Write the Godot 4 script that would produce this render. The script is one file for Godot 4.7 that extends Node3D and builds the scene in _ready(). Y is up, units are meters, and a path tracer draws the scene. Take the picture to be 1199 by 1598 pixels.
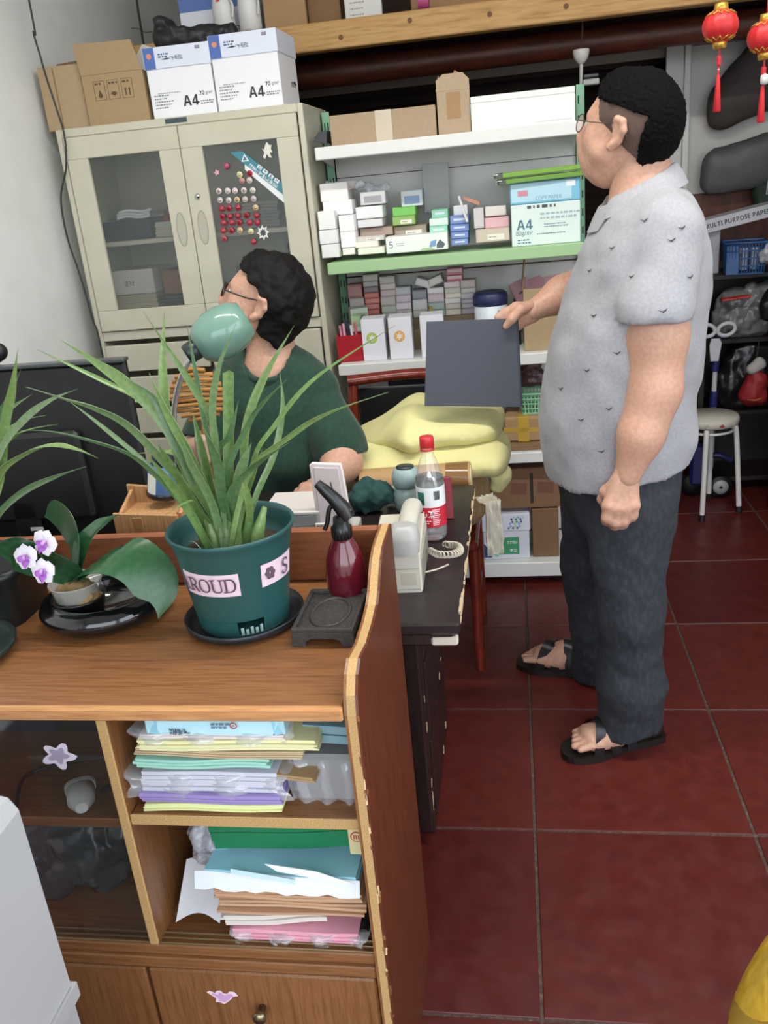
extends Node3D
# A small stationery shop: counter with plants in front, desk behind it, steel cabinet and goods rack at the back.
var mats := {}
var meshes := {}
var taken := {}
var rng := RandomNumberGenerator.new()
const ORD := ["", "first", "second", "third", "fourth", "fifth", "sixth", "seventh", "eighth", "ninth", "tenth", "eleventh", "twelfth"]

func _ready():
	rng.seed = 7
	view_and_light()
	room()
	loft_structure()
	counter()
	desk()
	steel_cabinet()
	goods_rack()
	counter_papers()
	counter_top_things()
	desk_things()
	loft_things()
	cabinet_things()
	rack_things()
	right_side_things()
	standing_person()
	seated_person()
	hanging_things()

func view_and_light():
	var cam := Camera3D.new()
	cam.name = "camera"
	cam.fov = 61.55
	cam.near = 0.05
	cam.far = 200.0
	cam.position = Vector3(0, 1.5, 0)
	cam.rotation = Vector3(-0.363083, 0.169312, -0.095629)
	add_child(cam)
	cam.current = true
	var we := WorldEnvironment.new()
	we.name = "world"
	var e := Environment.new()
	var sky := Sky.new()
	var sm := ProceduralSkyMaterial.new()   # a bright overcast day over the street in front of the shop
	sm.sky_top_color = Color(0.86, 0.9, 0.95)
	sm.sky_horizon_color = Color(0.95, 0.96, 0.97)
	sm.ground_bottom_color = Color(0.45, 0.44, 0.42)
	sm.ground_horizon_color = Color(0.6, 0.6, 0.58)
	sky.sky_material = sm
	e.background_mode = Environment.BG_SKY
	e.sky = sky
	e.background_energy_multiplier = 4.9
	e.tonemap_mode = Environment.TONE_MAPPER_LINEAR
	e.tonemap_exposure = 1.06
	e.sdfgi_enabled = true
	e.ssao_enabled = true
	e.ssil_enabled = true
	we.environment = e
	add_child(we)
	# two fluorescent ceiling lamps over the front of the shop, above the frame
	for s in [[Vector3(-0.55, 2.98, -1.5), "above the desk"], [Vector3(0.75, 2.98, -1.5), "above the walkway"]]:
		tube_lamp(s[0], s[1])

func tube_lamp(at: Vector3, where: String):
	var t = thing("ceiling_lamp", "white fluorescent tube lamp on the ceiling " + where, "lamp", at, 0.0, "fluorescent ceiling lamps")
	part(t, "housing", box(1.24, 0.06, 0.11, 0.006), paint("e8e8e4", 0.5), Vector3(0, 0, 0))
	var glow := mat("tube_glow", "ffffff", 0.4, {"emission_enabled": true, "emission": Color(1, 0.98, 0.95), "emission_energy_multiplier": 6.0})
	for k in [-1, 1]:
		part(t, "tube", tube([Vector3(-0.59, -0.022, 0.028 * k), Vector3(0.59, -0.022, 0.028 * k)], 0.014, 10), glow)
	var l := AreaLight3D.new()
	l.name = "ceiling_lamp_light"
	l.area_size = Vector2(1.18, 0.085)
	l.light_energy = 2.4
	l.light_color = Color(1, 0.985, 0.96)
	l.shadow_enabled = true
	l.area_range = 12.0
	l.area_attenuation = 2.0
	t.add_child(l)
	l.position = Vector3(0, -0.045, 0)
	l.rotation = Vector3(-PI / 2, 0, 0)

# ---------------------------------------------------------------- helpers
func mat(key: String, hex := "ffffff", rough := 0.6, o := {}) -> StandardMaterial3D:
	if mats.has(key):
		return mats[key]
	var m := StandardMaterial3D.new()
	m.resource_name = key
	m.albedo_color = Color.html(hex)
	m.roughness = rough
	for k in o:
		m.set(k, o[k])
	mats[key] = m
	return m

func paint(hex: String, rough := 0.6) -> StandardMaterial3D:
	return mat("paint_%s_%.2f" % [hex, rough], hex, rough)

func glassy(key: String, hex: String, alpha: float, rough := 0.05) -> StandardMaterial3D:
	var m := mat(key, hex, rough)
	m.albedo_color.a = alpha
	m.transparency = BaseMaterial3D.TRANSPARENCY_ALPHA
	m.cull_mode = BaseMaterial3D.CULL_DISABLED
	return m

func ramp_tex(key: String, freq: float, stops: Array, octaves := 4, kind := FastNoiseLite.TYPE_SIMPLEX_SMOOTH, size := 512) -> NoiseTexture2D:
	if meshes.has(key):
		return meshes[key]
	var n := FastNoiseLite.new()
	n.seed = key.hash() & 0xffff
	n.noise_type = kind
	n.frequency = freq
	n.fractal_octaves = octaves
	var g := Gradient.new()
	var off := PackedFloat32Array()
	var cs := PackedColorArray()
	for s in stops:
		off.append(s[0])
		cs.append(Color.html(s[1]))
	g.offsets = off
	g.colors = cs
	var t := NoiseTexture2D.new()
	t.width = size
	t.height = size
	t.seamless = true
	t.noise = n
	t.color_ramp = g
	meshes[key] = t
	return t

func textured(key: String, tex: Texture2D, rough: float, scale: Vector3, o := {}) -> StandardMaterial3D:
	if mats.has(key):
		return mats[key]
	var m := mat(key, "ffffff", rough, o)
	m.albedo_texture = tex
	m.uv1_triplanar = true
	m.uv1_triplanar_sharpness = 6.0
	m.uv1_scale = scale
	return m

func numbered(called: String) -> String:
	taken[called] = taken.get(called, -1) + 1
	return called if taken[called] == 0 else "%s_%03d" % [called, taken[called]]

func thing(called: String, label: String, category: String, at := Vector3.ZERO, turn := 0.0, group := "") -> Node3D:
	var o := Node3D.new()
	o.name = numbered(called)
	add_child(o)
	o.position = at
	o.rotation.y = turn
	return tag(o, label, category, group)

func tag(o: Node3D, label: String, category: String, group := "") -> Node3D:
	o.set_meta("label", label)
	o.set_meta("category", category)
	if group:
		o.set_meta("group", group)
	return o

func part(parent: Node3D, called: String, mesh: Mesh, m: Material, at := Vector3.ZERO, deg := Vector3.ZERO, label := "") -> MeshInstance3D:
	var o := MeshInstance3D.new()
	o.name = called
	o.mesh = mesh
	o.material_override = m
	o.position = at
	o.rotation_degrees = deg
	if label:
		o.set_meta("label", label)
	parent.add_child(o, true)
	return o

func solo(called: String, label: String, category: String, mesh: Mesh, m: Material, at := Vector3.ZERO, deg := Vector3.ZERO, group := "") -> MeshInstance3D:
	var o := part(self, numbered(called), mesh, m, at, deg)
	tag(o, label, category, group)
	return o

func structure(called: String, mesh: Mesh, m: Material, at := Vector3.ZERO, deg := Vector3.ZERO) -> MeshInstance3D:
	var o := part(self, called, mesh, m, at, deg)
	o.set_meta("kind", "structure")
	return o

func letters(parent: Node3D, text: String, height: float, m: Material, at: Vector3, deg := Vector3.ZERO, bold := true, serif := false, called := "lettering") -> MeshInstance3D:
	var key := "txt_%s_%s_%s" % [text, bold, serif]
	if not meshes.has(key):
		var f := SystemFont.new()
		f.font_names = PackedStringArray(["Droid Serif" if serif else "Droid Sans"])
		f.font_weight = 700 if bold else 400
		var t := TextMesh.new()
		t.text = text
		t.font = f
		t.font_size = 16
		t.pixel_size = 0.0625
		t.depth = 0.02
		meshes[key] = t
	var o := part(parent, called, meshes[key], m, at, deg)
	o.scale = Vector3(height * 1.35, height * 1.35, 0.02)
	return o

# lines of small print as thin strips
func print_lines(parent: Node3D, w: float, n: int, gap: float, thick: float, m: Material, at: Vector3, deg := Vector3.ZERO, seed := 1):
	var r := RandomNumberGenerator.new()
	r.seed = seed
	var st := begin()
	for k in n:
		var x := 0.0
		var limit := w * r.randf_range(0.6, 1.0)
		while x < limit:
			var l := r.randf_range(0.25, 1.2) * thick * 2.0
			addbox(st, Vector3(x + l * 0.5 - w * 0.5, -gap * k, 0), Vector3(l, thick, 0.0006))
			x += l + thick * 0.7
	part(parent, "small_print", st.commit(), m, at, deg)

func begin() -> SurfaceTool:
	var st := SurfaceTool.new()
	st.begin(Mesh.PRIMITIVE_TRIANGLES)
	st.set_smooth_group(-1)
	return st

func done(st: SurfaceTool) -> ArrayMesh:
	st.generate_normals()
	return st.commit()

func face(st: SurfaceTool, p: Array, out: Vector3):
	var n: Vector3 = (p[1] - p[0]).cross(p[2] - p[0])
	if n.dot(out) < 0.0:
		p.reverse()
	for k in range(1, p.size() - 1):
		st.add_vertex(p[0])
		st.add_vertex(p[k + 1])
		st.add_vertex(p[k])

func addbox(st: SurfaceTool, c: Vector3, s: Vector3, turn := Basis.IDENTITY):
	var h := s * 0.5
	for ax in 3:
		for sg in [-1.0, 1.0]:
			var u := (ax + 1) % 3
			var v := (ax + 2) % 3
			var pts := []
			for q in [[-1, -1], [1, -1], [1, 1], [-1, 1]]:
				var p := Vector3.ZERO
				p[ax] = sg * h[ax]
				p[u] = q[0] * h[u]
				p[v] = q[1] * h[v]
				pts.append(c + turn * p)
			var o := Vector3.ZERO
			o[ax] = sg
			st.set_normal(turn * o)
			face(st, pts, turn * o)

# chamfered box, origin in the middle of its base
func box(sx: float, sy: float, sz: float, c := 0.0015) -> ArrayMesh:
	var key := "box_%.4f_%.4f_%.4f_%.4f" % [sx, sy, sz, c]
	if meshes.has(key):
		return meshes[key]
	c = minf(c, minf(sx, minf(sy, sz)) * 0.3)
	var st := begin()
	var h := Vector3(sx, sy, sz) * 0.5
	var up := Vector3(0, h.y, 0)
	for ax in 3:
		var u := (ax + 1) % 3
		var v := (ax + 2) % 3
		for sg in [-1.0, 1.0]:
			var pts := []
			for q in [[-1, -1], [1, -1], [1, 1], [-1, 1]]:
				var p := Vector3.ZERO
				p[ax] = sg * h[ax]
				p[u] = q[0] * (h[u] - c)
				p[v] = q[1] * (h[v] - c)
				pts.append(p + up)
			var o := Vector3.ZERO
			o[ax] = sg
			face(st, pts, o)
		for a in [-1.0, 1.0]:      # edges that run along ax
			for b in [-1.0, 1.0]:
				var pts := []
				for q in [[1, 0, -1], [1, 0, 1], [0, 1, 1], [0, 1, -1]]:
					var p := Vector3.ZERO
					p[u] = a * (h[u] - (0.0 if q[0] else c))
					p[v] = b * (h[v] - (0.0 if q[1] else c))
					p[ax] = q[2] * (h[ax] - c)
					pts.append(p + up)
				var o := Vector3.ZERO
				o[u] = a
				o[v] = b
				face(st, pts, o)
	for a in [-1.0, 1.0]:
		for b in [-1.0, 1.0]:
			for d in [-1.0, 1.0]:
				face(st, [Vector3(a * h.x, b * (h.y - c), d * (h.z - c)) + up, Vector3(a * (h.x - c), b * h.y, d * (h.z - c)) + up, Vector3(a * (h.x - c), b * (h.y - c), d * h.z) + up], Vector3(a, b, d))
	meshes[key] = done(st)
	return meshes[key]

# profile of (radius, height), spun round the y axis
func lathe(profile: Array, seg := 28, sharp := false) -> ArrayMesh:
	var st := SurfaceTool.new()
	st.begin(Mesh.PRIMITIVE_TRIANGLES)
	st.set_smooth_group(-1 if sharp else 0)
	for k in profile.size() - 1:
		var a: Vector2 = profile[k]
		var b: Vector2 = profile[k + 1]
		for s in seg:
			var t0 := TAU * s / seg
			var t1 := TAU * (s + 1) / seg
			var d0 := Vector3(cos(t0), 0, -sin(t0))
			var d1 := Vector3(cos(t1), 0, -sin(t1))
			var p := [d0 * a.x + Vector3(0, a.y, 0), d1 * a.x + Vector3(0, a.y, 0), d1 * b.x + Vector3(0, b.y, 0), d0 * b.x + Vector3(0, b.y, 0)]
			if a.x > 1e-6:
				for i in [0, 2, 1]:
					st.add_vertex(p[i])
			if b.x > 1e-6:
				for i in [0, 3, 2]:
					st.add_vertex(p[i])
	st.generate_normals()
	return st.commit()

func tube(pts: Array, r, seg := 8, flat := 1.0) -> ArrayMesh:
	var st := SurfaceTool.new()
	st.begin(Mesh.PRIMITIVE_TRIANGLES)
	addtube(st, pts, r, seg, flat)
	st.generate_normals()
	return st.commit()

func addtube(st: SurfaceTool, pts: Array, r, seg := 8, flat := 1.0):
	var rings := []
	var n := pts.size()
	var t0: Vector3 = (pts[1] - pts[0]).normalized()
	var u := t0.cross(Vector3.UP)
	if u.length() < 0.05:
		u = t0.cross(Vector3.RIGHT)
	u = u.normalized()
	for k in n:
		var t: Vector3 = (pts[mini(k + 1, n - 1)] - pts[maxi(k - 1, 0)]).normalized()
		u = (u - t * u.dot(t)).normalized()
		var v := t.cross(u)
		var rr: float = r[k] if r is Array else r
		var ring := []
		for s in seg:
			var a := TAU * s / seg
			ring.append(pts[k] + u * cos(a) * rr + v * sin(a) * rr * flat)
		rings.append(ring)
	addloft(st, rings, true)

func addloft(st: SurfaceTool, rings: Array, caps := true):
	st.set_smooth_group(0)
	var seg: int = rings[0].size()
	for k in rings.size() - 1:
		for s in seg:
			var e := (s + 1) % seg
			for p in [rings[k][s], rings[k + 1][e], rings[k][e], rings[k][s], rings[k + 1][s], rings[k + 1][e]]:
				st.add_vertex(p)
	if caps:
		st.set_smooth_group(-1)
		for k in range(1, seg - 1):
			for p in [rings[0][0], rings[0][k], rings[0][k + 1], rings[-1][0], rings[-1][k + 1], rings[-1][k]]:
				st.add_vertex(p)

func loft(rings: Array, caps := true) -> ArrayMesh:
	var st := SurfaceTool.new()
	st.begin(Mesh.PRIMITIVE_TRIANGLES)
	addloft(st, rings, caps)
	st.generate_normals()
	return st.commit()

# outline in x-y, thickness along z from 0 to depth
func plate(poly: Array, depth: float, c := 0.0) -> ArrayMesh:
	var st := begin()
	var pv := PackedVector2Array(poly)
	if Geometry2D.is_polygon_clockwise(pv):
		pv.reverse()
	var inner := pv
	if c > 0.0:
		var off := Geometry2D.offset_polygon(pv, -c, Geometry2D.JOIN_MITER)
		if off.size() == 1 and off[0].size() == pv.size():
			inner = off[0]
			if Geometry2D.is_polygon_clockwise(inner):
				inner.reverse()
			var best := 0
			for k in inner.size():
				if inner[k].distance_to(pv[0]) < inner[best].distance_to(pv[0]):
					best = k
			inner = inner.slice(best) + inner.slice(0, best)
		else:
			c = 0.0
	var tri := Geometry2D.triangulate_polygon(inner)
	for k in range(0, tri.size(), 3):
		var q := [inner[tri[k]], inner[tri[k + 1]], inner[tri[k + 2]]]
		face(st, [Vector3(q[0].x, q[0].y, depth), Vector3(q[1].x, q[1].y, depth), Vector3(q[2].x, q[2].y, depth)], Vector3(0, 0, 1))
		face(st, [Vector3(q[0].x, q[0].y, 0), Vector3(q[1].x, q[1].y, 0), Vector3(q[2].x, q[2].y, 0)], Vector3(0, 0, -1))
	var n := pv.size()
	for k in n:
		var j := (k + 1) % n
		var e := pv[j] - pv[k]
		var o := Vector3(e.y, -e.x, 0)
		face(st, [Vector3(pv[k].x, pv[k].y, c), Vector3(pv[j].x, pv[j].y, c), Vector3(pv[j].x, pv[j].y, depth - c), Vector3(pv[k].x, pv[k].y, depth - c)], o)
		if c > 0.0:
			face(st, [Vector3(pv[k].x, pv[k].y, depth - c), Vector3(pv[j].x, pv[j].y, depth - c), Vector3(inner[j].x, inner[j].y, depth), Vector3(inner[k].x, inner[k].y, depth)], o + Vector3(0, 0, 0.1 * e.length()))
			face(st, [Vector3(pv[k].x, pv[k].y, c), Vector3(pv[j].x, pv[j].y, c), Vector3(inner[j].x, inner[j].y, 0), Vector3(inner[k].x, inner[k].y, 0)], o - Vector3(0, 0, 0.1 * e.length()))
	return done(st)

# a sheet of points rows[i][j] with a real thickness below it
func sheet(rows: Array, thick: float) -> ArrayMesh:
	var st := SurfaceTool.new()
	st.begin(Mesh.PRIMITIVE_TRIANGLES)
	var a := rows.size()
	var b: int = rows[0].size()
	var low := []
	for i in a:
		var r := []
		for j in b:
			var du: Vector3 = rows[mini(i + 1, a - 1)][j] - rows[maxi(i - 1, 0)][j]
			var dv: Vector3 = rows[i][mini(j + 1, b - 1)] - rows[i][maxi(j - 1, 0)]
			r.append(rows[i][j] - du.cross(dv).normalized() * thick)
		low.append(r)
	st.set_smooth_group(1)
	for i in a - 1:
		for j in b - 1:
			for p in [rows[i][j], rows[i + 1][j + 1], rows[i + 1][j], rows[i][j], rows[i][j + 1], rows[i + 1][j + 1]]:
				st.add_vertex(p)
	st.set_smooth_group(2)
	for i in a - 1:
		for j in b - 1:
			for p in [low[i][j], low[i + 1][j], low[i + 1][j + 1], low[i][j], low[i + 1][j + 1], low[i][j + 1]]:
				st.add_vertex(p)
	st.set_smooth_group(-1)
	for i in a - 1:
		for j in [0, b - 1]:
			var q := [rows[i][j], rows[i + 1][j], low[i + 1][j], low[i][j]]
			face(st, q, rows[i][j] - rows[i][1 if j == 0 else b - 2])
	for j in b - 1:
		for i in [0, a - 1]:
			var q := [rows[i][j], rows[i][j + 1], low[i][j + 1], low[i][j]]
			face(st, q, rows[i][j] - rows[1 if i == 0 else a - 2][j])
	st.generate_normals()
	return st.commit()

func curve(ctrl: Array, n: int) -> Array:      # smooth line through the given points
	var out := []
	var m := ctrl.size() - 1
	for k in n + 1:
		var f := float(k) / n * m
		var i := mini(int(f), m - 1)
		out.append((ctrl[i] as Vector3).cubic_interpolate(ctrl[i + 1], ctrl[maxi(i - 1, 0)], ctrl[mini(i + 2, m)], f - i))
	return out

# long folded leaf along a line
func blade(pts: Array, w: float, side: Vector3, fold := 0.35, tip := 0.75, base := 0.7) -> ArrayMesh:
	var rows := []
	var n := pts.size()
	for k in n:
		var f := float(k) / (n - 1)
		var ww := w * lerpf(base, 1.0, smoothstep(0.0, 0.35, f)) * (1.0 - smoothstep(tip, 1.0, f) * 0.97)
		var t: Vector3 = (pts[mini(k + 1, n - 1)] - pts[maxi(k - 1, 0)]).normalized()
		var s := (side - t * side.dot(t)).normalized()
		var up := s.cross(t)
		rows.append([pts[k] - s * ww * 0.5 + up * ww * fold * 0.5, pts[k], pts[k] + s * ww * 0.5 + up * ww * fold * 0.5])
	return sheet(rows, 0.0007)

# ---- rounded bodies: capsules joined smoothly on a grid, meshed as surface nets
# groups: [{p: [[a, b, ra, rb, scale]], k, cut: [[normal, distance]], neg: [[a, b, r]]}]
func nets(into: Dictionary, groups: Array, cell: float, xf := Transform3D.IDENTITY, amp := 0.0, freq := 8.0, seed := 1):
	var lo := Vector3.ONE * 1e9
	var hi := -lo
	for g in groups:
		for p in g.p:
			var s: Vector3 = p[4] if p.size() > 4 else Vector3.ONE
			var r := Vector3.ONE * maxf(p[2], p[3]) / s
			lo = lo.min((p[0] as Vector3).min(p[1]) - r)
			hi = hi.max((p[0] as Vector3).max(p[1]) + r)
	lo -= Vector3.ONE * (cell * 4.0 + amp)
	hi += Vector3.ONE * (cell * 4.0 + amp)
	var nx := int((hi.x - lo.x) / cell) + 2
	var ny := int((hi.y - lo.y) / cell) + 2
	var nz := int((hi.z - lo.z) / cell) + 2
	var total := PackedFloat32Array()
	total.resize(nx * ny * nz)
	total.fill(1.0)
	for g in groups:
		var k: float = g.get("k", 60.0)
		var m := 4.5 / k
		var acc := PackedFloat32Array()
		acc.resize(total.size())
		for p in g.p:
			var s: Vector3 = p[4] if p.size() > 4 else Vector3.ONE
			var a: Vector3 = p[0]
			var ab: Vector3 = (p[1] - a) * s
			var ra: float = p[2]
			var dr: float = p[3] - ra
			var l2 := maxf(ab.length_squared(), 1e-9)
			var r := (Vector3.ONE * (maxf(p[2], p[3]) + m)) / s
			var i0 := ((((p[0] as Vector3).min(p[1]) - r) - lo) / cell).floor()
			var i1 := ((((p[0] as Vector3).max(p[1]) + r) - lo) / cell).ceil()
			var x0 := maxi(0, int(i0.x))
			var x1 := mini(nx - 1, int(i1.x))
			for z in range(maxi(0, int(i0.z)), mini(nz - 1, int(i1.z)) + 1):
				for y in range(maxi(0, int(i0.y)), mini(ny - 1, int(i1.y)) + 1):
					var row := (z * ny + y) * nx
					var q0 := (Vector3(lo.x, lo.y + y * cell, lo.z + z * cell) - a) * s
					for x in range(x0, x1 + 1):
						var q := Vector3(q0.x + x * cell * s.x, q0.y, q0.z)
						var t := clampf(q.dot(ab) / l2, 0.0, 1.0)
						acc[row + x] += exp(-k * ((q - ab * t).length() - ra - dr * t))
		var cuts: Array = g.get("cut", [])
		var negs: Array = g.get("neg", [])
		for i in acc.size():
			var v := acc[i]
			if v > 0.004:
				var d := -log(v) / k
				if d < total[i]:
					if cuts or negs:
						var pos := lo + Vector3(i % nx, (i / nx) % ny, i / (nx * ny)) * cell
						for c in cuts:
							d = maxf(d, (c[0] as Vector3).dot(pos) - c[1])
						for c in negs:
							var t := clampf((pos - c[0]).dot(c[1] - c[0]) / maxf((c[1] - c[0]).length_squared(), 1e-9), 0.0, 1.0)
							d = maxf(d, c[2] - (pos - c[0] - (c[1] - c[0]) * t).length())
					total[i] = minf(total[i], d)
	if amp > 0.0:
		var noise := FastNoiseLite.new()
		noise.seed = seed
		noise.frequency = freq
		noise.fractal_octaves = 2
		for i in total.size():
			if absf(total[i]) < amp * 2.0 + cell * 2.0:
				total[i] += amp * noise.get_noise_3dv(lo + Vector3(i % nx, (i / nx) % ny, i / (nx * ny)) * cell)
	var ids := PackedInt32Array()
	ids.resize(total.size())
	ids.fill(-1)
	var V: PackedVector3Array = into.get("v", PackedVector3Array())
	var N: PackedVector3Array = into.get("n", PackedVector3Array())
	var I: PackedInt32Array = into.get("i", PackedInt32Array())
	var o := [0, 1, nx, nx + 1, nx * ny, nx * ny + 1, nx * ny + nx, nx * ny + nx + 1]
	var edges := [[0, 1], [2, 3], [4, 5], [6, 7], [0, 2], [1, 3], [4, 6], [5, 7], [0, 4], [1, 5], [2, 6], [3, 7]]
	var rot := xf.basis
	for z in nz - 1:
		for y in ny - 1:
			var row := (z * ny + y) * nx
			for x in nx - 1:
				var i := row + x
				var a0 := total[i]
				if a0 >= 0.9:
					continue
				var c := [a0, total[i + 1], total[i + o[2]], total[i + o[3]], total[i + o[4]], total[i + o[5]], total[i + o[6]], total[i + o[7]]]
				var neg := 0
				for q in c:
					if q < 0.0:
						neg += 1
				if neg == 0 or neg == 8:
					continue
				var sum := Vector3.ZERO
				var cnt := 0
				for e in edges:
					var da: float = c[e[0]]
					var db: float = c[e[1]]
					if (da < 0.0) != (db < 0.0):
						var t := da / (da - db)
						var pa := Vector3(e[0] & 1, (e[0] >> 1) & 1, e[0] >> 2)
						var pb := Vector3(e[1] & 1, (e[1] >> 1) & 1, e[1] >> 2)
						sum += pa.lerp(pb, t)
						cnt += 1
				ids[i] = V.size()
				V.append(xf * (lo + (Vector3(x, y, z) + sum / cnt) * cell))
				N.append((rot * Vector3(c[1] + c[3] + c[5] + c[7] - c[0] - c[2] - c[4] - c[6], c[2] + c[3] + c[6] + c[7] - c[0] - c[1] - c[4] - c[5], c[4] + c[5] + c[6] + c[7] - c[0] - c[1] - c[2] - c[3])).normalized())
	var steps := [[1, nx, nx * ny], [nx, nx * ny, 1], [nx * ny, 1, nx]]
	for z in range(1, nz - 1):
		for y in range(1, ny - 1):
			var row := (z * ny + y) * nx
			for x in range(1, nx - 1):
				var i := row + x
				if ids[i] < 0:
					continue
				var inside := total[i] < 0.0
				for s in steps:
					if (total[i + s[0]] < 0.0) != inside:
						var q := [ids[i], ids[i - s[1]], ids[i - s[1] - s[2]], ids[i - s[2]]]
						if q.min() < 0:
							continue
						if inside:
							I.append_array([q[0], q[2], q[1], q[0], q[3], q[2]])
						else:
							I.append_array([q[0], q[1], q[2], q[0], q[2], q[3]])
	into["v"] = V
	into["n"] = N
	into["i"] = I

func netmesh(into: Dictionary) -> ArrayMesh:
	var arr := []
	arr.resize(Mesh.ARRAY_MAX)
	arr[Mesh.ARRAY_VERTEX] = into.v
	arr[Mesh.ARRAY_NORMAL] = into.n
	arr[Mesh.ARRAY_INDEX] = into.i
	var m := ArrayMesh.new()
	m.add_surface_from_arrays(Mesh.PRIMITIVE_TRIANGLES, arr)
	return m

func blob(prims: Array, cell: float, k := 60.0, amp := 0.0, freq := 8.0, seed := 1, cut := []) -> ArrayMesh:
	var d := {}
	nets(d, [{"p": prims, "k": k, "cut": cut}], cell, Transform3D.IDENTITY, amp, freq, seed)
	return netmesh(d)

const SECOND_SHELF := [   # x, base, width, height, front, colour, label
	[-0.61, 1.46, 0.098, 0.06, -3.16, "f2efec", "white carton with a crumpled plastic bag on it, highest at the rack's left end"],
	[-0.6005, 1.412, 0.105, 0.049, -3.16, "f3f2f0", "wide plain white carton just below the topmost one at the rack's left end"],
	[-0.634, 1.369, 0.06, 0.062, -3.1, "efeeec", "plain white carton in the leftmost column, third above the green shelf"],
	[-0.567, 1.356, 0.054, 0.055, -3.12, "f4f3f4", "plain white carton second column from the left, under the wide white one"],
	[-0.6335, 1.321, 0.065, 0.047, -3.1, "e9e8e7", "plain white carton in the leftmost column, middle one"],
	[-0.5675, 1.302, 0.053, 0.054, -3.12, "f5f4f6", "plain bright white carton in the second column, above the cream one"],
	[-0.6315, 1.274, 0.063, 0.046, -3.1, "e6e5e4", "plain white carton in the leftmost column, standing on the green shelf"],
	[-0.57, 1.277, 0.044, 0.024, -3.12, "f2efe2", "small cream carton at the bottom of the second column"],
	[-0.4775, 1.436, 0.089, 0.044, -3.18, "cfcfd1", "grey printed carton in clear wrap, top of the third column"],
	[-0.4905, 1.391, 0.095, 0.041, -3.16, "ececee", "white wrapped carton below the grey printed one"],
	[-0.4915, 1.362, 0.089, 0.027, -3.16, "dddcde", "flat whitish carton resting on the brown open box"],
	[-0.475, 1.33, 0.118, 0.029, -3.18, "a18c7a", "brown open carton under the white wrapped cartons"],
	[-0.492, 1.316, 0.1, 0.018, -3.14, "c9c5bd", "flat grey carton with a white label under the brown one"],
	[-0.5045, 1.297, 0.081, 0.021, -3.12, "efeadb", "cream flat carton, upper one beside the long numbered box"],
	[-0.487, 1.275, 0.094, 0.022, -3.1, "edf0dc", "pale yellow-green flat carton standing on the green shelf"],
	[-0.3475, 1.417, 0.077, 0.054, -3.24, "d8dde6", "white and pale blue carton behind the green cartons"],
	[-0.373, 1.388, 0.082, 0.031, -3.2, "72c152", "bright green carton, upper one of the green pair"],
	[-0.3745, 1.358, 0.081, 0.031, -3.18, "86ab55", "olive green carton with a small white label"],
	[-0.3535, 1.316, 0.117, 0.039, -3.2, "9a8977", "brown carton with a cream front label under the olive carton"],
	[-0.3255, 1.271, 0.215, 0.056, -3.1, "eef2ec", "long white box marked 5 with blue and grey shapes"],
	[-0.2445, 1.372, 0.057, 0.029, -3.16, "83c4a4", "mint green carton on top of the mint and white stack"],
	[-0.2485, 1.348, 0.065, 0.025, -3.14, "d5e8de", "pale carton in the middle of the mint stack"],
	[-0.2495, 1.321, 0.063, 0.027, -3.14, "8ccdae", "mint green carton at the bottom of its stack"],
	[-0.1725, 1.374, 0.049, 0.033, -3.18, "dfe1e6", "white carton on top of the four blue cartons"],
	[-0.175, 1.348, 0.064, 0.028, -3.14, "6d86c0", "blue carton, topmost of the blue stack"],
	[-0.177, 1.323, 0.064, 0.025, -3.14, "6580bd", "blue carton, second from the top of the blue stack"],
	[-0.177, 1.3, 0.06, 0.023, -3.13, "6a84c2", "blue carton, third from the top of the blue stack"],
	[-0.178, 1.278, 0.058, 0.022, -3.13, "6c87c0", "blue carton standing on the green shelf"],
	[-0.1085, 1.327, 0.035, 0.067, -3.15, "c8c4c4", "grey-white upright carton beside the pink box"],
	[-0.052, 1.363, 0.072, 0.033, -3.15, "d9d2cc", "pale grey carton lying on the pink box"],
	[-0.0475, 1.324, 0.083, 0.036, -3.15, "d9aab0", "pink carton with a brown end between grey and kraft boxes"],
	[-0.065, 1.281, 0.114, 0.044, -3.12, "c9b8a6", "kraft carton with a white and pink label beside the copy paper"],
]
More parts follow.
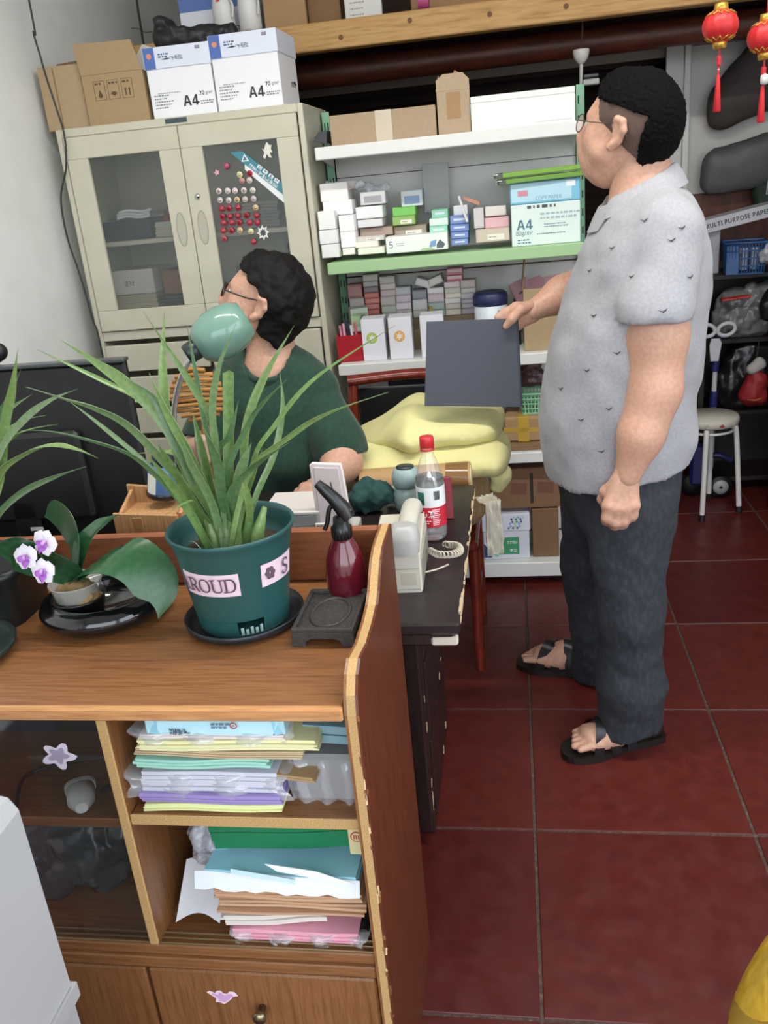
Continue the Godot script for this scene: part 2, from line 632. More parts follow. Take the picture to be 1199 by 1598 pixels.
const SMALL_CARTONS := [   # columns from the left: centre, width, then base, height, colour of each carton from the top
	[-0.5886, 0.0562, [[1.1091, 0.0493, "a3706c"], [1.0759, 0.0326, "b3aca8"], [1.0472, 0.0281, "c2bcb6"], [1.02, 0.0266, "b9afaa"]]],
	[-0.528, 0.056, [[1.1666, 0.0238, "c9c6c2"], [1.1466, 0.0194, "a8a4a2"], [1.1244, 0.0216, "6f6668"], [1.1044, 0.0194, "c2685e"], [1.0833, 0.0205, "c56b60"], [1.0622, 0.0205, "bc6c60"], [1.0411, 0.0205, "c0675b"], [1.02, 0.0205, "d3b7ae"]]],
	[-0.4651, 0.0575, [[1.1533, 0.0251, "bdb8b4"], [1.1311, 0.0216, "c7bcb6"], [1.1065, 0.024, "bda6a8"], [1.0726, 0.0333, "b8ada6"], [1.0446, 0.0275, "aab3a4"], [1.02, 0.024, "b5b7b2"]]],
	[-0.408, 0.056, [[1.107, 0.0284, "b5b5bb"], [1.0793, 0.0271, "c5b4bf"], [1.054, 0.0246, "ddd0d9"], [1.02, 0.0334, "bdb5b2"]]],
	[-0.3475, 0.055, [[1.0867, 0.0347, "7c7c86"], [1.0475, 0.0386, "c6c4c2"], [1.02, 0.0269, "bfb9b0"]]],
	[-0.2859, 0.0602, [[1.1044, 0.02, "e2e0e2"], [1.072, 0.0319, "c8b3ba"], [1.0427, 0.0286, "93a69f"], [1.02, 0.0221, "8fa397"]]],
	[-0.222, 0.058, [[1.1204, 0.021, "d6c6c6"], [1.0998, 0.02, "c3c0b2"], [1.0829, 0.0163, "e6dcc9"], [1.0632, 0.0191, "dcd8d2"], [1.0425, 0.02, "c8bcae"], [1.02, 0.0219, "c9bfae"]]],
	[-0.1657, 0.0548, [[1.1144, 0.029, "bcaea8"], [1.0973, 0.0166, "bfbebb"], [1.0753, 0.0213, "b9b4bd"], [1.0591, 0.0156, "b1adb8"], [1.0419, 0.0166, "aba7b2"], [1.02, 0.0213, "a79ba3"]]],
]

const POT_LEAVES := [   # width, then points from the root to the tip
	[0.007, [Vector3(-0.471, 1.008, -1.200), Vector3(-0.449, 1.137, -1.192), Vector3(-0.446, 1.195, -1.184), Vector3(-0.460, 1.245, -1.176), Vector3(-0.484, 1.304, -1.168), Vector3(-0.510, 1.364, -1.160)]],
	[0.011, [Vector3(-0.496, 1.009, -1.200), Vector3(-0.531, 1.154, -1.233), Vector3(-0.544, 1.246, -1.267), Vector3(-0.536, 1.350, -1.300)]],
	[0.007, [Vector3(-0.468, 1.008, -1.200), Vector3(-0.464, 1.115, -1.215), Vector3(-0.474, 1.191, -1.230), Vector3(-0.481, 1.264, -1.245), Vector3(-0.489, 1.330, -1.260)]],
	[0.007, [Vector3(-0.463, 1.008, -1.200), Vector3(-0.448, 1.153, -1.188), Vector3(-0.439, 1.217, -1.175), Vector3(-0.416, 1.278, -1.162), Vector3(-0.376, 1.340, -1.150)]],
	[0.012, [Vector3(-0.455, 1.008, -1.200), Vector3(-0.443, 1.158, -1.240), Vector3(-0.441, 1.252, -1.280)]],
	[0.010, [Vector3(-0.435, 1.007, -1.200), Vector3(-0.413, 1.126, -1.205), Vector3(-0.397, 1.192, -1.210), Vector3(-0.361, 1.257, -1.215), Vector3(-0.313, 1.322, -1.220)]],
	[0.006, [Vector3(-0.459, 1.005, -1.200), Vector3(-0.438, 1.108, -1.185), Vector3(-0.385, 1.196, -1.170), Vector3(-0.356, 1.227, -1.155), Vector3(-0.313, 1.261, -1.140)]],
	[0.007, [Vector3(-0.429, 1.007, -1.200), Vector3(-0.410, 1.061, -1.225), Vector3(-0.378, 1.122, -1.250), Vector3(-0.362, 1.187, -1.275), Vector3(-0.366, 1.243, -1.300)]],
	[0.006, [Vector3(-0.438, 1.007, -1.200), Vector3(-0.404, 1.119, -1.220), Vector3(-0.369, 1.168, -1.240), Vector3(-0.302, 1.234, -1.260), Vector3(-0.175, 1.303, -1.280)]],
	[0.007, [Vector3(-0.451, 1.008, -1.200), Vector3(-0.403, 1.114, -1.190), Vector3(-0.330, 1.170, -1.180), Vector3(-0.271, 1.203, -1.170), Vector3(-0.176, 1.231, -1.160)]],
	[0.007, [Vector3(-0.463, 1.005, -1.200), Vector3(-0.435, 1.081, -1.175), Vector3(-0.389, 1.130, -1.150), Vector3(-0.358, 1.154, -1.125), Vector3(-0.309, 1.183, -1.100)]],
	[0.013, [Vector3(-0.484, 1.005, -1.200), Vector3(-0.497, 1.084, -1.187), Vector3(-0.531, 1.152, -1.173), Vector3(-0.565, 1.207, -1.160), Vector3(-0.602, 1.237, -1.147), Vector3(-0.641, 1.256, -1.133), Vector3(-0.688, 1.278, -1.120)]],
	[0.006, [Vector3(-0.494, 1.009, -1.200), Vector3(-0.523, 1.183, -1.220), Vector3(-0.576, 1.221, -1.240), Vector3(-0.628, 1.243, -1.260), Vector3(-0.706, 1.278, -1.280), Vector3(-0.763, 1.301, -1.300)]],
	[0.013, [Vector3(-0.484, 1.009, -1.200), Vector3(-0.507, 1.129, -1.208), Vector3(-0.539, 1.200, -1.216), Vector3(-0.584, 1.251, -1.224), Vector3(-0.632, 1.286, -1.232), Vector3(-0.689, 1.325, -1.240)]],
	[0.009, [Vector3(-0.490, 1.006, -1.200), Vector3(-0.509, 1.066, -1.180), Vector3(-0.540, 1.131, -1.160), Vector3(-0.564, 1.169, -1.140), Vector3(-0.609, 1.197, -1.120), Vector3(-0.653, 1.217, -1.100), Vector3(-0.687, 1.225, -1.080)]],
	[0.005, [Vector3(-0.493, 1.006, -1.200), Vector3(-0.526, 1.070, -1.200), Vector3(-0.567, 1.130, -1.200), Vector3(-0.601, 1.167, -1.200), Vector3(-0.644, 1.210, -1.200), Vector3(-0.677, 1.240, -1.200)]],
	[0.010, [Vector3(-0.497, 1.006, -1.200), Vector3(-0.502, 1.120, -1.160), Vector3(-0.508, 1.187, -1.120)]],
	[0.012, [Vector3(-0.474, 1.005, -1.200), Vector3(-0.472, 1.062, -1.200), Vector3(-0.494, 1.144, -1.200), Vector3(-0.520, 1.215, -1.200), Vector3(-0.536, 1.271, -1.200)]],
	[0.007, [Vector3(-0.466, 1.005, -1.200), Vector3(-0.450, 1.137, -1.193), Vector3(-0.423, 1.175, -1.187), Vector3(-0.399, 1.227, -1.180)]],
	[0.006, [Vector3(-0.469, 1.005, -1.200), Vector3(-0.456, 1.156, -1.213), Vector3(-0.458, 1.198, -1.227), Vector3(-0.445, 1.246, -1.240)]],
	[0.005, [Vector3(-0.488, 1.006, -1.200), Vector3(-0.481, 1.066, -1.165), Vector3(-0.475, 1.094, -1.130), Vector3(-0.476, 1.102, -1.095), Vector3(-0.489, 1.099, -1.060)]],
	[0.010, [Vector3(-0.489, 1.009, -1.200), Vector3(-0.507, 1.110, -1.220), Vector3(-0.540, 1.133, -1.240), Vector3(-0.613, 1.130, -1.260)]],
	[0.010, [Vector3(-0.479, 1.005, -1.200), Vector3(-0.489, 1.079, -1.205), Vector3(-0.521, 1.171, -1.210), Vector3(-0.541, 1.227, -1.215), Vector3(-0.580, 1.259, -1.220)]],
	[0.011, [Vector3(-0.469, 1.005, -1.200), Vector3(-0.464, 1.070, -1.180), Vector3(-0.478, 1.142, -1.160), Vector3(-0.481, 1.191, -1.140)]],
	[0.009, [Vector3(-0.499, 1.006, -1.200), Vector3(-0.499, 1.090, -1.150), Vector3(-0.518, 1.176, -1.100)]],
	[0.008, [Vector3(-0.430, 1.004, -1.200), Vector3(-0.407, 1.062, -1.180), Vector3(-0.408, 1.132, -1.160)]],
	[0.012, [Vector3(-0.459, 1.005, -1.200), Vector3(-0.447, 1.073, -1.183), Vector3(-0.440, 1.145, -1.167), Vector3(-0.449, 1.198, -1.150)]],
	[0.011, [Vector3(-0.451, 1.004, -1.200), Vector3(-0.426, 1.097, -1.200), Vector3(-0.396, 1.157, -1.200)]],
	[0.010, [Vector3(-0.474, 1.005, -1.200), Vector3(-0.482, 1.102, -1.225), Vector3(-0.500, 1.199, -1.250)]],
	[0.009, [Vector3(-0.442, 1.004, -1.200), Vector3(-0.416, 1.076, -1.200), Vector3(-0.380, 1.146, -1.200)]],
]
const EDGE_LEAVES := [   # width, then points from the root to the tip
	[0.010, [Vector3(-0.854, 1.090, -1.240), Vector3(-0.803, 1.201, -1.227), Vector3(-0.765, 1.264, -1.213), Vector3(-0.735, 1.319, -1.200)]],
	[0.008, [Vector3(-0.862, 1.102, -1.240), Vector3(-0.818, 1.200, -1.233), Vector3(-0.784, 1.241, -1.227), Vector3(-0.749, 1.286, -1.220)]],
	[0.009, [Vector3(-0.863, 1.091, -1.240), Vector3(-0.813, 1.161, -1.220), Vector3(-0.750, 1.211, -1.200), Vector3(-0.689, 1.243, -1.180), Vector3(-0.631, 1.262, -1.160)]],
	[0.006, [Vector3(-0.863, 1.091, -1.240), Vector3(-0.833, 1.150, -1.240), Vector3(-0.804, 1.176, -1.240), Vector3(-0.767, 1.187, -1.240), Vector3(-0.722, 1.191, -1.240)]],
	[0.008, [Vector3(-0.866, 1.080, -1.240), Vector3(-0.819, 1.130, -1.216), Vector3(-0.758, 1.162, -1.192), Vector3(-0.698, 1.180, -1.168), Vector3(-0.645, 1.176, -1.144), Vector3(-0.602, 1.167, -1.120)]],
	[0.007, [Vector3(-0.885, 1.011, -1.240), Vector3(-0.837, 1.058, -1.205), Vector3(-0.760, 1.106, -1.170), Vector3(-0.680, 1.139, -1.135), Vector3(-0.612, 1.162, -1.100)]],
	[0.006, [Vector3(-0.859, 1.113, -1.240), Vector3(-0.828, 1.200, -1.253), Vector3(-0.808, 1.217, -1.267), Vector3(-0.778, 1.233, -1.280)]],
	[0.005, [Vector3(-0.863, 1.091, -1.240), Vector3(-0.842, 1.161, -1.260), Vector3(-0.813, 1.187, -1.280), Vector3(-0.774, 1.192, -1.300)]],
]
const ORCHID_LEAVES := [   # width, then points from the root to the tip
	[0.041, [Vector3(-0.735, 0.945, -1.200), Vector3(-0.687, 0.970, -1.188), Vector3(-0.631, 0.992, -1.176), Vector3(-0.590, 0.973, -1.164), Vector3(-0.564, 0.928, -1.152), Vector3(-0.570, 0.894, -1.140)]],
	[0.027, [Vector3(-0.735, 0.945, -1.200), Vector3(-0.687, 0.969, -1.200), Vector3(-0.662, 0.982, -1.200), Vector3(-0.628, 0.997, -1.200)]],
	[0.024, [Vector3(-0.731, 0.947, -1.200), Vector3(-0.717, 0.988, -1.227), Vector3(-0.693, 1.011, -1.253), Vector3(-0.672, 1.019, -1.280)]],
	[0.035, [Vector3(-0.735, 0.947, -1.200), Vector3(-0.730, 0.996, -1.233), Vector3(-0.765, 1.022, -1.267), Vector3(-0.821, 1.013, -1.300)]],
	[0.046, [Vector3(-0.736, 0.945, -1.200), Vector3(-0.746, 0.966, -1.188), Vector3(-0.772, 0.991, -1.175), Vector3(-0.799, 1.011, -1.162), Vector3(-0.832, 1.014, -1.150)]],
]

# ---------------------------------------------------------------- the room
func room():
	var plaster := textured("plaster", ramp_tex("plaster", 0.012, [[0.0, "dfe3e0"], [0.45, "e5e8e5"], [1.0, "e9ebe9"]], 5), 0.85, Vector3(0.7, 0.7, 0.7))
	var oldwood := textured("old_boards", ramp_tex("old_boards", 0.03, [[0.0, "24170f"], [0.5, "3a2417"], [1.0, "4d3020"]], 5), 0.7, Vector3(0.35, 3.0, 3.0))
	var grout := textured("grout", ramp_tex("grout", 0.05, [[0.0, "3b2c26"], [0.6, "54433a"], [1.0, "7b6e64"]], 4), 0.9, Vector3(3, 3, 3))
	var fl = structure("floor", box(3.8, 0.12, 7.4, 0.0), grout, Vector3(0.06, -0.1225, -1.9))
	var tm := []
	for k in 4:
		var a: String = ["511a17", "4d1916", "561d18", "4b1815"][k]
		var b: String = ["5f231d", "59201b", "64261f", "561e1a"][k]
		var rt := ramp_tex("tile_rough", 0.02, [[0.0, "4a4a4a"], [0.5, "636363"], [1.0, "808080"]], 5)
		var m := textured("tile_%d" % k, ramp_tex("tile_tone_%d" % k, 0.014, [[0.0, a], [0.55, b], [1.0, a]], 5), 1.0, Vector3(1.3, 1.3, 1.3))
		m.roughness_texture = rt
		m.roughness_texture_channel = BaseMaterial3D.TEXTURE_CHANNEL_RED
		tm.append(m)
	var pitch := 0.51
	var tile := box(pitch - 0.007, 0.012, pitch - 0.007, 0.0018)
	for i in range(-4, 4):
		for j in range(-4, 12):
			var at := Vector3(0.006 + (i + 0.5) * pitch, -0.012 + rng.randf_range(-0.0006, 0.0006), -0.17 - (j + 0.5) * pitch)
			if at.z > 1.7 or at.z < -5.4 or at.x > 1.9 or at.x < -1.75:
				continue
			var t := part(fl, "tile", tile, tm[rng.randi() % 4], at - fl.position, Vector3(rng.randf_range(-0.12, 0.12), [0, 90, 180, 270][rng.randi() % 4], rng.randf_range(-0.12, 0.12)))
	# side walls, back wall, front wall with the open shop front, ceiling
	var wl := structure("wall_left", box(0.12, 3.2, 7.4, 0.0), plaster, Vector3(-1.7, 0, -1.9))
	part(wl, "plaster_crack", tube(curve([Vector3(0.0605, 2.245, -2.26), Vector3(0.0605, 2.255, -2.34), Vector3(0.0605, 2.25, -2.42), Vector3(0.0605, 2.262, -2.5), Vector3(0.0605, 2.262, -2.62)], 16), 0.0016, 4), paint("6f6a62", 0.9))
	# right wall with a wide side opening near the street
	var wr := structure("wall_right", box(0.12, 3.2, 4.5, 0.0), plaster, Vector3(1.86, 0, -3.35))
	part(wr, "corner_pier", box(0.12, 3.2, 0.3, 0.0), plaster, Vector3(0, 0, 5.0))
	part(wr, "lintel", box(0.12, 0.4, 2.6, 0.0), plaster, Vector3(0, 2.8, 3.55))
	part(wr, "sill_wall", box(0.12, 0.8, 2.6, 0.0), plaster, Vector3(0, 0.0, 3.55))
	structure("wall_back", box(3.8, 3.2, 0.12, 0.0), oldwood, Vector3(0.06, 0, -5.5))
	var wf := structure("wall_front", box(0.35, 3.2, 0.12, 0.0), plaster, Vector3(-1.5, 0, 1.74))
	part(wf, "pier", box(0.3, 3.2, 0.12, 0.0), plaster, Vector3(3.15, 0, 0))
	part(wf, "lintel", box(2.8, 0.45, 0.12, 0.0), plaster, Vector3(1.58, 2.75, 0))
	structure("ceiling", box(3.8, 0.12, 7.4, 0.0), plaster, Vector3(0.06, 3.15, -1.9))
	structure("ground", box(60, 0.1, 60, 0.0), paint("8e8a84", 0.9), Vector3(0, -0.33, 0))
	# partition of boards to the right of the goods rack
	var ply := textured("plywood", ramp_tex("plywood", 0.02, [[0.0, "4a2415"], [0.5, "5c2f1c"], [1.0, "6e3b24"]], 5), 0.55, Vector3(2.5, 0.5, 2.5))
	var pw := structure("wall_partition", box(1.12, 1.33, 0.03, 0.002), ply, Vector3(1.24, 0.0, -4.3))
	part(pw, "white_board", box(1.04, 0.6, 0.02, 0.002), paint("bdbcb9", 0.55), Vector3(0.04, 1.331, 0.0))
	part(pw, "white_board", box(0.075, 0.75, 0.02, 0.002), paint("c4c4c2", 0.5), Vector3(-0.522, 1.19, 0.03))
	part(pw, "white_post", box(0.026, 0.75, 0.03, 0.002), paint("cfcecb", 0.5), Vector3(-0.471, 1.19, 0.035))

func loft_structure():
	var pine := textured("pine_beam", ramp_tex("pine_beam", 0.02, [[0.0, "97703f"], [0.35, "b58a52"], [0.7, "c29a62"], [1.0, "a67a45"]], 4), 0.6, Vector3(0.45, 5.0, 5.0))
	var logm := textured("dark_log", ramp_tex("dark_log", 0.025, [[0.0, "3a1d12"], [0.5, "54291a"], [1.0, "6b3822"]], 5), 0.45, Vector3(0.4, 3.0, 3.0))
	var dark := textured("dark_boards", ramp_tex("dark_boards", 0.03, [[0.0, "1d1613"], [0.5, "2b211c"], [1.0, "3a2c24"]], 5), 0.7, Vector3(0.35, 3.0, 3.0))
	var b := structure("trim_1", box(3.36, 0.094, 0.07, 0.004), pine, Vector3(0.1, 1.985, -3.595))
	for q in [[-0.60, 0.035], [-0.34, 0.062], [-0.05, 0.05], [0.22, 0.045], [0.49, 0.06], [0.62, 0.03]]:
		part(b, "knot", lathe([Vector2(0, 0), Vector2(0.006, 0.0005), Vector2(0.011, -0.0005)], 14), paint("6b4323", 0.6), Vector3(q[0] - 0.1, q[1], 0.0352), Vector3(90, 0, 0))
	# loft floor of boards on a round log and two joists
	var lf := structure("loft_floor", box(3.36, 0.004, 1.82, 0.0), dark, Vector3(0.1, 2.079, -4.505))
	for k in 9:
		part(lf, "plank", box(3.36, 0.022, 0.2, 0.002), dark if k else pine, Vector3(0, -0.024, 0.81 - k * 0.203))
	structure("trim_2", tube([Vector3(-1.58, 1.95, -3.95), Vector3(1.78, 1.955, -3.95)], [0.056, 0.05], 20), logm)
	structure("trim_3", box(3.36, 0.09, 0.09, 0.004), dark, Vector3(0.1, 1.9, -4.6))
	structure("trim_4", box(3.36, 0.1, 0.1, 0.004), dark, Vector3(0.1, 1.87, -4.9))
	structure("trim_5", box(3.36, 0.09, 0.02, 0.002), paint("8b8276", 0.7), Vector3(0.1, 1.9, -4.31))

# ---------------------------------------------------------------- wooden counter
func wood(key := "counter_wood", along := "x") -> StandardMaterial3D:
	var s := {"x": Vector3(0.4, 8.0, 8.0), "y": Vector3(8.0, 0.45, 8.0), "z": Vector3(9.0, 9.0, 0.9)}
	return textured(key + along, ramp_tex("counter_grain", 0.02, [[0.0, "64401f"], [0.3, "7d522f"], [0.55, "8d603a"], [0.8, "784d2b"], [1.0, "97693f"]], 5), 0.38, s[along])

func counter():
	var t = thing("wooden_counter", "brown wooden counter with open shelves, sliding glass and a raised curved end", "counter", Vector3(0, 0, 0))
	var wx := wood("counter_wood", "x")
	var wy := wood("counter_wood", "y")
	var red := textured("end_panel_wood", ramp_tex("end_panel", 0.02, [[0.0, "4d2213"], [0.5, "61301b"], [1.0, "703b22"]], 5), 0.4, Vector3(9.0, 0.8, 9.0))
	var raw := textured("chipboard_edge", ramp_tex("chipboard", 0.12, [[0.0, "a27c4d"], [0.5, "bd9862"], [1.0, "cfae7c"]], 3), 0.7, Vector3(6, 6, 6))
	var rail := textured("rail_wood", ramp_tex("rail_wood", 0.02, [[0.0, "7c462a"], [0.5, "925736"], [1.0, "a0643f"]], 5), 0.4, Vector3(1.0, 8.0, 8.0))
	# end panel with the S-shaped top: outline in z-y, turned so that its thickness runs along x
	var out := [Vector2(-0.95, 0.0), Vector2(-0.95, 0.845), Vector2(-0.957, 0.872), Vector2(-0.975, 0.893), Vector2(-1.0, 0.903), Vector2(-1.03, 0.898), Vector2(-1.06, 0.892), Vector2(-1.12, 0.893), Vector2(-1.165, 0.899), Vector2(-1.19, 0.909), Vector2(-1.21, 0.925), Vector2(-1.235, 0.942), Vector2(-1.265, 0.951), Vector2(-1.3, 0.953), Vector2(-1.362, 0.953), Vector2(-1.362, 0.0)]
	var ov := []
	for p in out:
		ov.append(Vector2(-p.x, p.y))
	part(t, "end_panel", plate(ov, 0.004), red, Vector3(-0.2262, 0, 0), Vector3(0, 90, 0))
	part(t, "end_panel_core", plate(ov, 0.012), raw, Vector3(-0.2382, 0, 0), Vector3(0, 90, 0), "bare chipped light edge of the end panel")
	part(t, "end_panel_lining", plate(ov, 0.004), wy, Vector3(-0.2422, 0, 0), Vector3(0, 90, 0))
	# chips on the bare edge
	for k in 26:
		var y := rng.randf_range(0.1, 0.84)
		part(t, "edge_chip", box(rng.randf_range(0.002, 0.004), rng.randf_range(0.005, 0.02), 0.0015, 0.0005), paint(["8a5a33", "d9bd8f", "7a4527"][k % 3], 0.8), Vector3(-0.2235 - 0.0025 * (k % 2), y, -0.9502), Vector3(0, 20, rng.randf_range(-7, 7)))
	part(t, "top_board", box(1.36, 0.02, 0.40, 0.003), wx, Vector3(-0.924, 0.836, -1.152))
	part(t, "top_edge", box(1.36, 0.021, 0.012, 0.003), textured("edge_wood", ramp_tex("edge_wood", 0.02, [[0.0, "a8744a"], [0.5, "c08a58"], [1.0, "cf9d6b"]], 4), 0.4, Vector3(0.9, 12, 12)), Vector3(-0.924, 0.8355, -0.953))
	part(t, "back_rail", box(1.36, 0.097, 0.018, 0.003), rail, Vector3(-0.924, 0.856, -1.352))
	part(t, "back_panel", box(1.36, 0.82, 0.01, 0.001), red, Vector3(-0.924, 0.015, -1.353))
	part(t, "divider", box(0.016, 0.43, 0.375, 0.002), raw, Vector3(-0.600, 0.405, -1.148))
	part(t, "divider_lining", box(0.001, 0.43, 0.37, 0.0), wy, Vector3(-0.5910, 0.405, -1.147))
	part(t, "shelf", box(0.349, 0.018, 0.37, 0.002), wx, Vector3(-0.4155, 0.643, -1.150))
	part(t, "shelf_edge", box(0.349, 0.0185, 0.003, 0.001), raw, Vector3(-0.4155, 0.6428, -0.9635))
	part(t, "shelf", box(0.98, 0.018, 0.35, 0.002), wx, Vector3(-1.10, 0.61, -1.165))
	part(t, "bottom_board", box(1.36, 0.02, 0.39, 0.002), wx, Vector3(-0.924, 0.386, -1.155))
	# aluminium tracks for sliding glass
	for k in 3:
		part(t, "sliding_track", box(1.36, 0.005, 0.003, 0.0008), mat("bronze_track", "8a7350", 0.35, {"metallic": 0.5}), Vector3(-0.924, 0.4055, -0.963 - 0.01 * k))
	part(t, "front_rail", box(1.36, 0.022, 0.02, 0.002), wx, Vector3(-0.924, 0.364, -0.964))
	# plinth and drawers
	part(t, "side_lining", box(0.01, 0.35, 0.37, 0.001), red, Vector3(-0.246, 0.015, -1.15))
	var fronts := [[-0.4322, 0.372, "x"], [-0.8095, 0.372, "x"], [-1.187, 0.372, "x"]]
	for k in 3:
		var d := part(t, "drawer", box(fronts[k][1], 0.245, 0.018, 0.003), wy if k else wy, Vector3(fronts[k][0], 0.115, -0.964))
		var kn := part(d, "knob", lathe([Vector2(0, 0), Vector2(0.006, 0), Vector2(0.0055, 0.012), Vector2(0.0105, 0.016), Vector2(0.012, 0.021), Vector2(0.0095, 0.025), Vector2(0, 0.026)], 18), mat("knob_metal", "8f8468", 0.25, {"metallic": 0.9}), Vector3(-0.004, 0.175, 0.009), Vector3(90, 0, 0))
		if k == 0:
			sticker(d, Vector3(-0.068, 0.193, 0.0095))
	part(t, "plinth", box(1.36, 0.11, 0.02, 0.002), red, Vector3(-0.924, 0.0, -0.985))
	# sliding glass before the left compartment, with a flower sticker
	var g := part(t, "glass_door", box(0.72, 0.415, 0.004, 0.001), glassy("counter_glass", "202826", 0.1), Vector3(-0.97, 0.41, -0.968))
	var fl := []
	for k in 30:
		var a := TAU * k / 30.0
		var r := 0.0195 + 0.0055 * cos(5.0 * a + 0.6)
		fl.append(Vector2(cos(a) * r * 1.15 + (0.004 if k < 15 else 0.0), sin(a) * r))
	part(g, "flower_sticker", plate(fl, 0.0006), paint("d9cfe0", 0.5), Vector3(0.287, 0.353, 0.0022), Vector3.ZERO, "pale lilac flower sticker on the glass")
	var fl2 := []
	for p in fl:
		fl2.append(p * 0.62)
	part(g, "flower_sticker_print", plate(fl2, 0.0004), paint("a397b0", 0.5), Vector3(0.288, 0.354, 0.0028))

# small two-tailed pink sticker on a drawer front
func sticker(d: Node3D, at: Vector3):
	var s := [Vector2(-0.026, 0.008), Vector2(-0.021, 0.011), Vector2(-0.012, 0.007), Vector2(-0.008, 0.012), Vector2(-0.002, 0.013), Vector2(0.002, 0.007), Vector2(0.007, 0.006), Vector2(0.013, 0.012), Vector2(0.021, 0.011), Vector2(0.026, 0.003), Vector2(0.017, 0.001), Vector2(0.012, -0.006), Vector2(0.006, -0.012), Vector2(0.0, -0.016), Vector2(-0.007, -0.013), Vector2(-0.014, -0.013), Vector2(-0.012, -0.004), Vector2(-0.018, 0.001)]
	part(d, "sticker", plate(s, 0.0005), paint("f0d6e4", 0.5), at, Vector3.ZERO, "small pink cut-out sticker")
	var i := []
	for p in s:
		i.append(Vector2(p.x * 0.72 + 0.001, p.y * 0.72 - 0.001))
	part(d, "sticker_print", plate(i, 0.0003), paint("d3a5d2", 0.5), at + Vector3(0, 0, 0.0005))

# ---------------------------------------------------------------- desk behind the counter
func desk():
	var t = thing("office_desk", "dark worn wooden desk standing behind the counter", "desk", Vector3(-0.117, 0, -1.372))
	var top := textured("desk_top", ramp_tex("desk_top", 0.02, [[0.0, "1d1718"], [0.5, "241c1d"], [1.0, "2c2323"]], 5), 0.36, Vector3(1.2, 6, 6))
	var dk := textured("desk_dark", ramp_tex("desk_dark", 0.02, [[0.0, "1c1413"], [0.5, "271a18"], [1.0, "33211d"]], 5), 0.4, Vector3(5, 1, 5))
	var bare := textured("bare_wood", ramp_tex("bare_wood", 0.1, [[0.0, "8d7a5d"], [0.5, "b7a27e"], [1.0, "cfc0a2"]], 3), 0.8, Vector3(8, 8, 8))
	part(t, "desk_top", box(1.44, 0.024, 0.75, 0.004), top, Vector3(-0.72, 0.726, -0.375))
	part(t, "moulding", box(1.42, 0.03, 0.73, 0.006), dk, Vector3(-0.72, 0.697, -0.375))
	part(t, "pedestal", box(0.40, 0.69, 0.44, 0.004), dk, Vector3(-0.318, 0.0, -0.527))
	part(t, "pedestal", box(0.40, 0.69, 0.44, 0.004), dk, Vector3(-1.2, 0.0, -0.527))
	part(t, "leg", box(0.035, 0.66, 0.04, 0.004), dk, Vector3(-0.135, 0.04, -0.285))
	for k in 3:
		part(t, "drawer_panel", box(0.006, 0.2, 0.38, 0.003), dk, Vector3(-0.1165, 0.05 + 0.215 * k, -0.527))
	# lacquer worn off along the edges
	for k in 34:
		var l := rng.randf_range(0.012, 0.034)
		part(t, "worn_edge", box(rng.randf_range(0.003, 0.007), rng.randf_range(0.004, 0.011), l, 0.001), bare, Vector3(-0.0012, 0.7415 + rng.randf_range(-0.004, 0.002), -0.03 - k * 0.021), Vector3.ZERO, "bare wood where the lacquer has worn off")
	part(t, "worn_corner", box(0.05, 0.018, 0.02, 0.004), mat("bare_pale", "cfc6b6", 0.8), Vector3(-0.03, 0.7, -0.0165), Vector3(0, 0, 0))
	part(t, "worn_corner", box(0.02, 0.016, 0.03, 0.004), bare, Vector3(-0.012, 0.728, -0.016))
	for k in 14:
		part(t, "worn_edge", box(0.0025, rng.randf_range(0.006, 0.03), rng.randf_range(0.003, 0.02), 0.0008), bare, Vector3(-0.1135 if k % 2 else -0.1175, [0.045, 0.262, 0.475][k % 3] + rng.randf_range(-0.01, 0.015), -0.34 - rng.randf() * 0.36), Vector3(rng.randf_range(-40, 40), 0, 0))
	for k in 7:
		part(t, "worn_edge", box(0.003, rng.randf_range(0.006, 0.07), 0.002, 0.0006), bare, Vector3(-0.1183, 0.06 + rng.randf() * 0.55, -0.3062), Vector3(0, 0, rng.randf_range(-6, 6)))

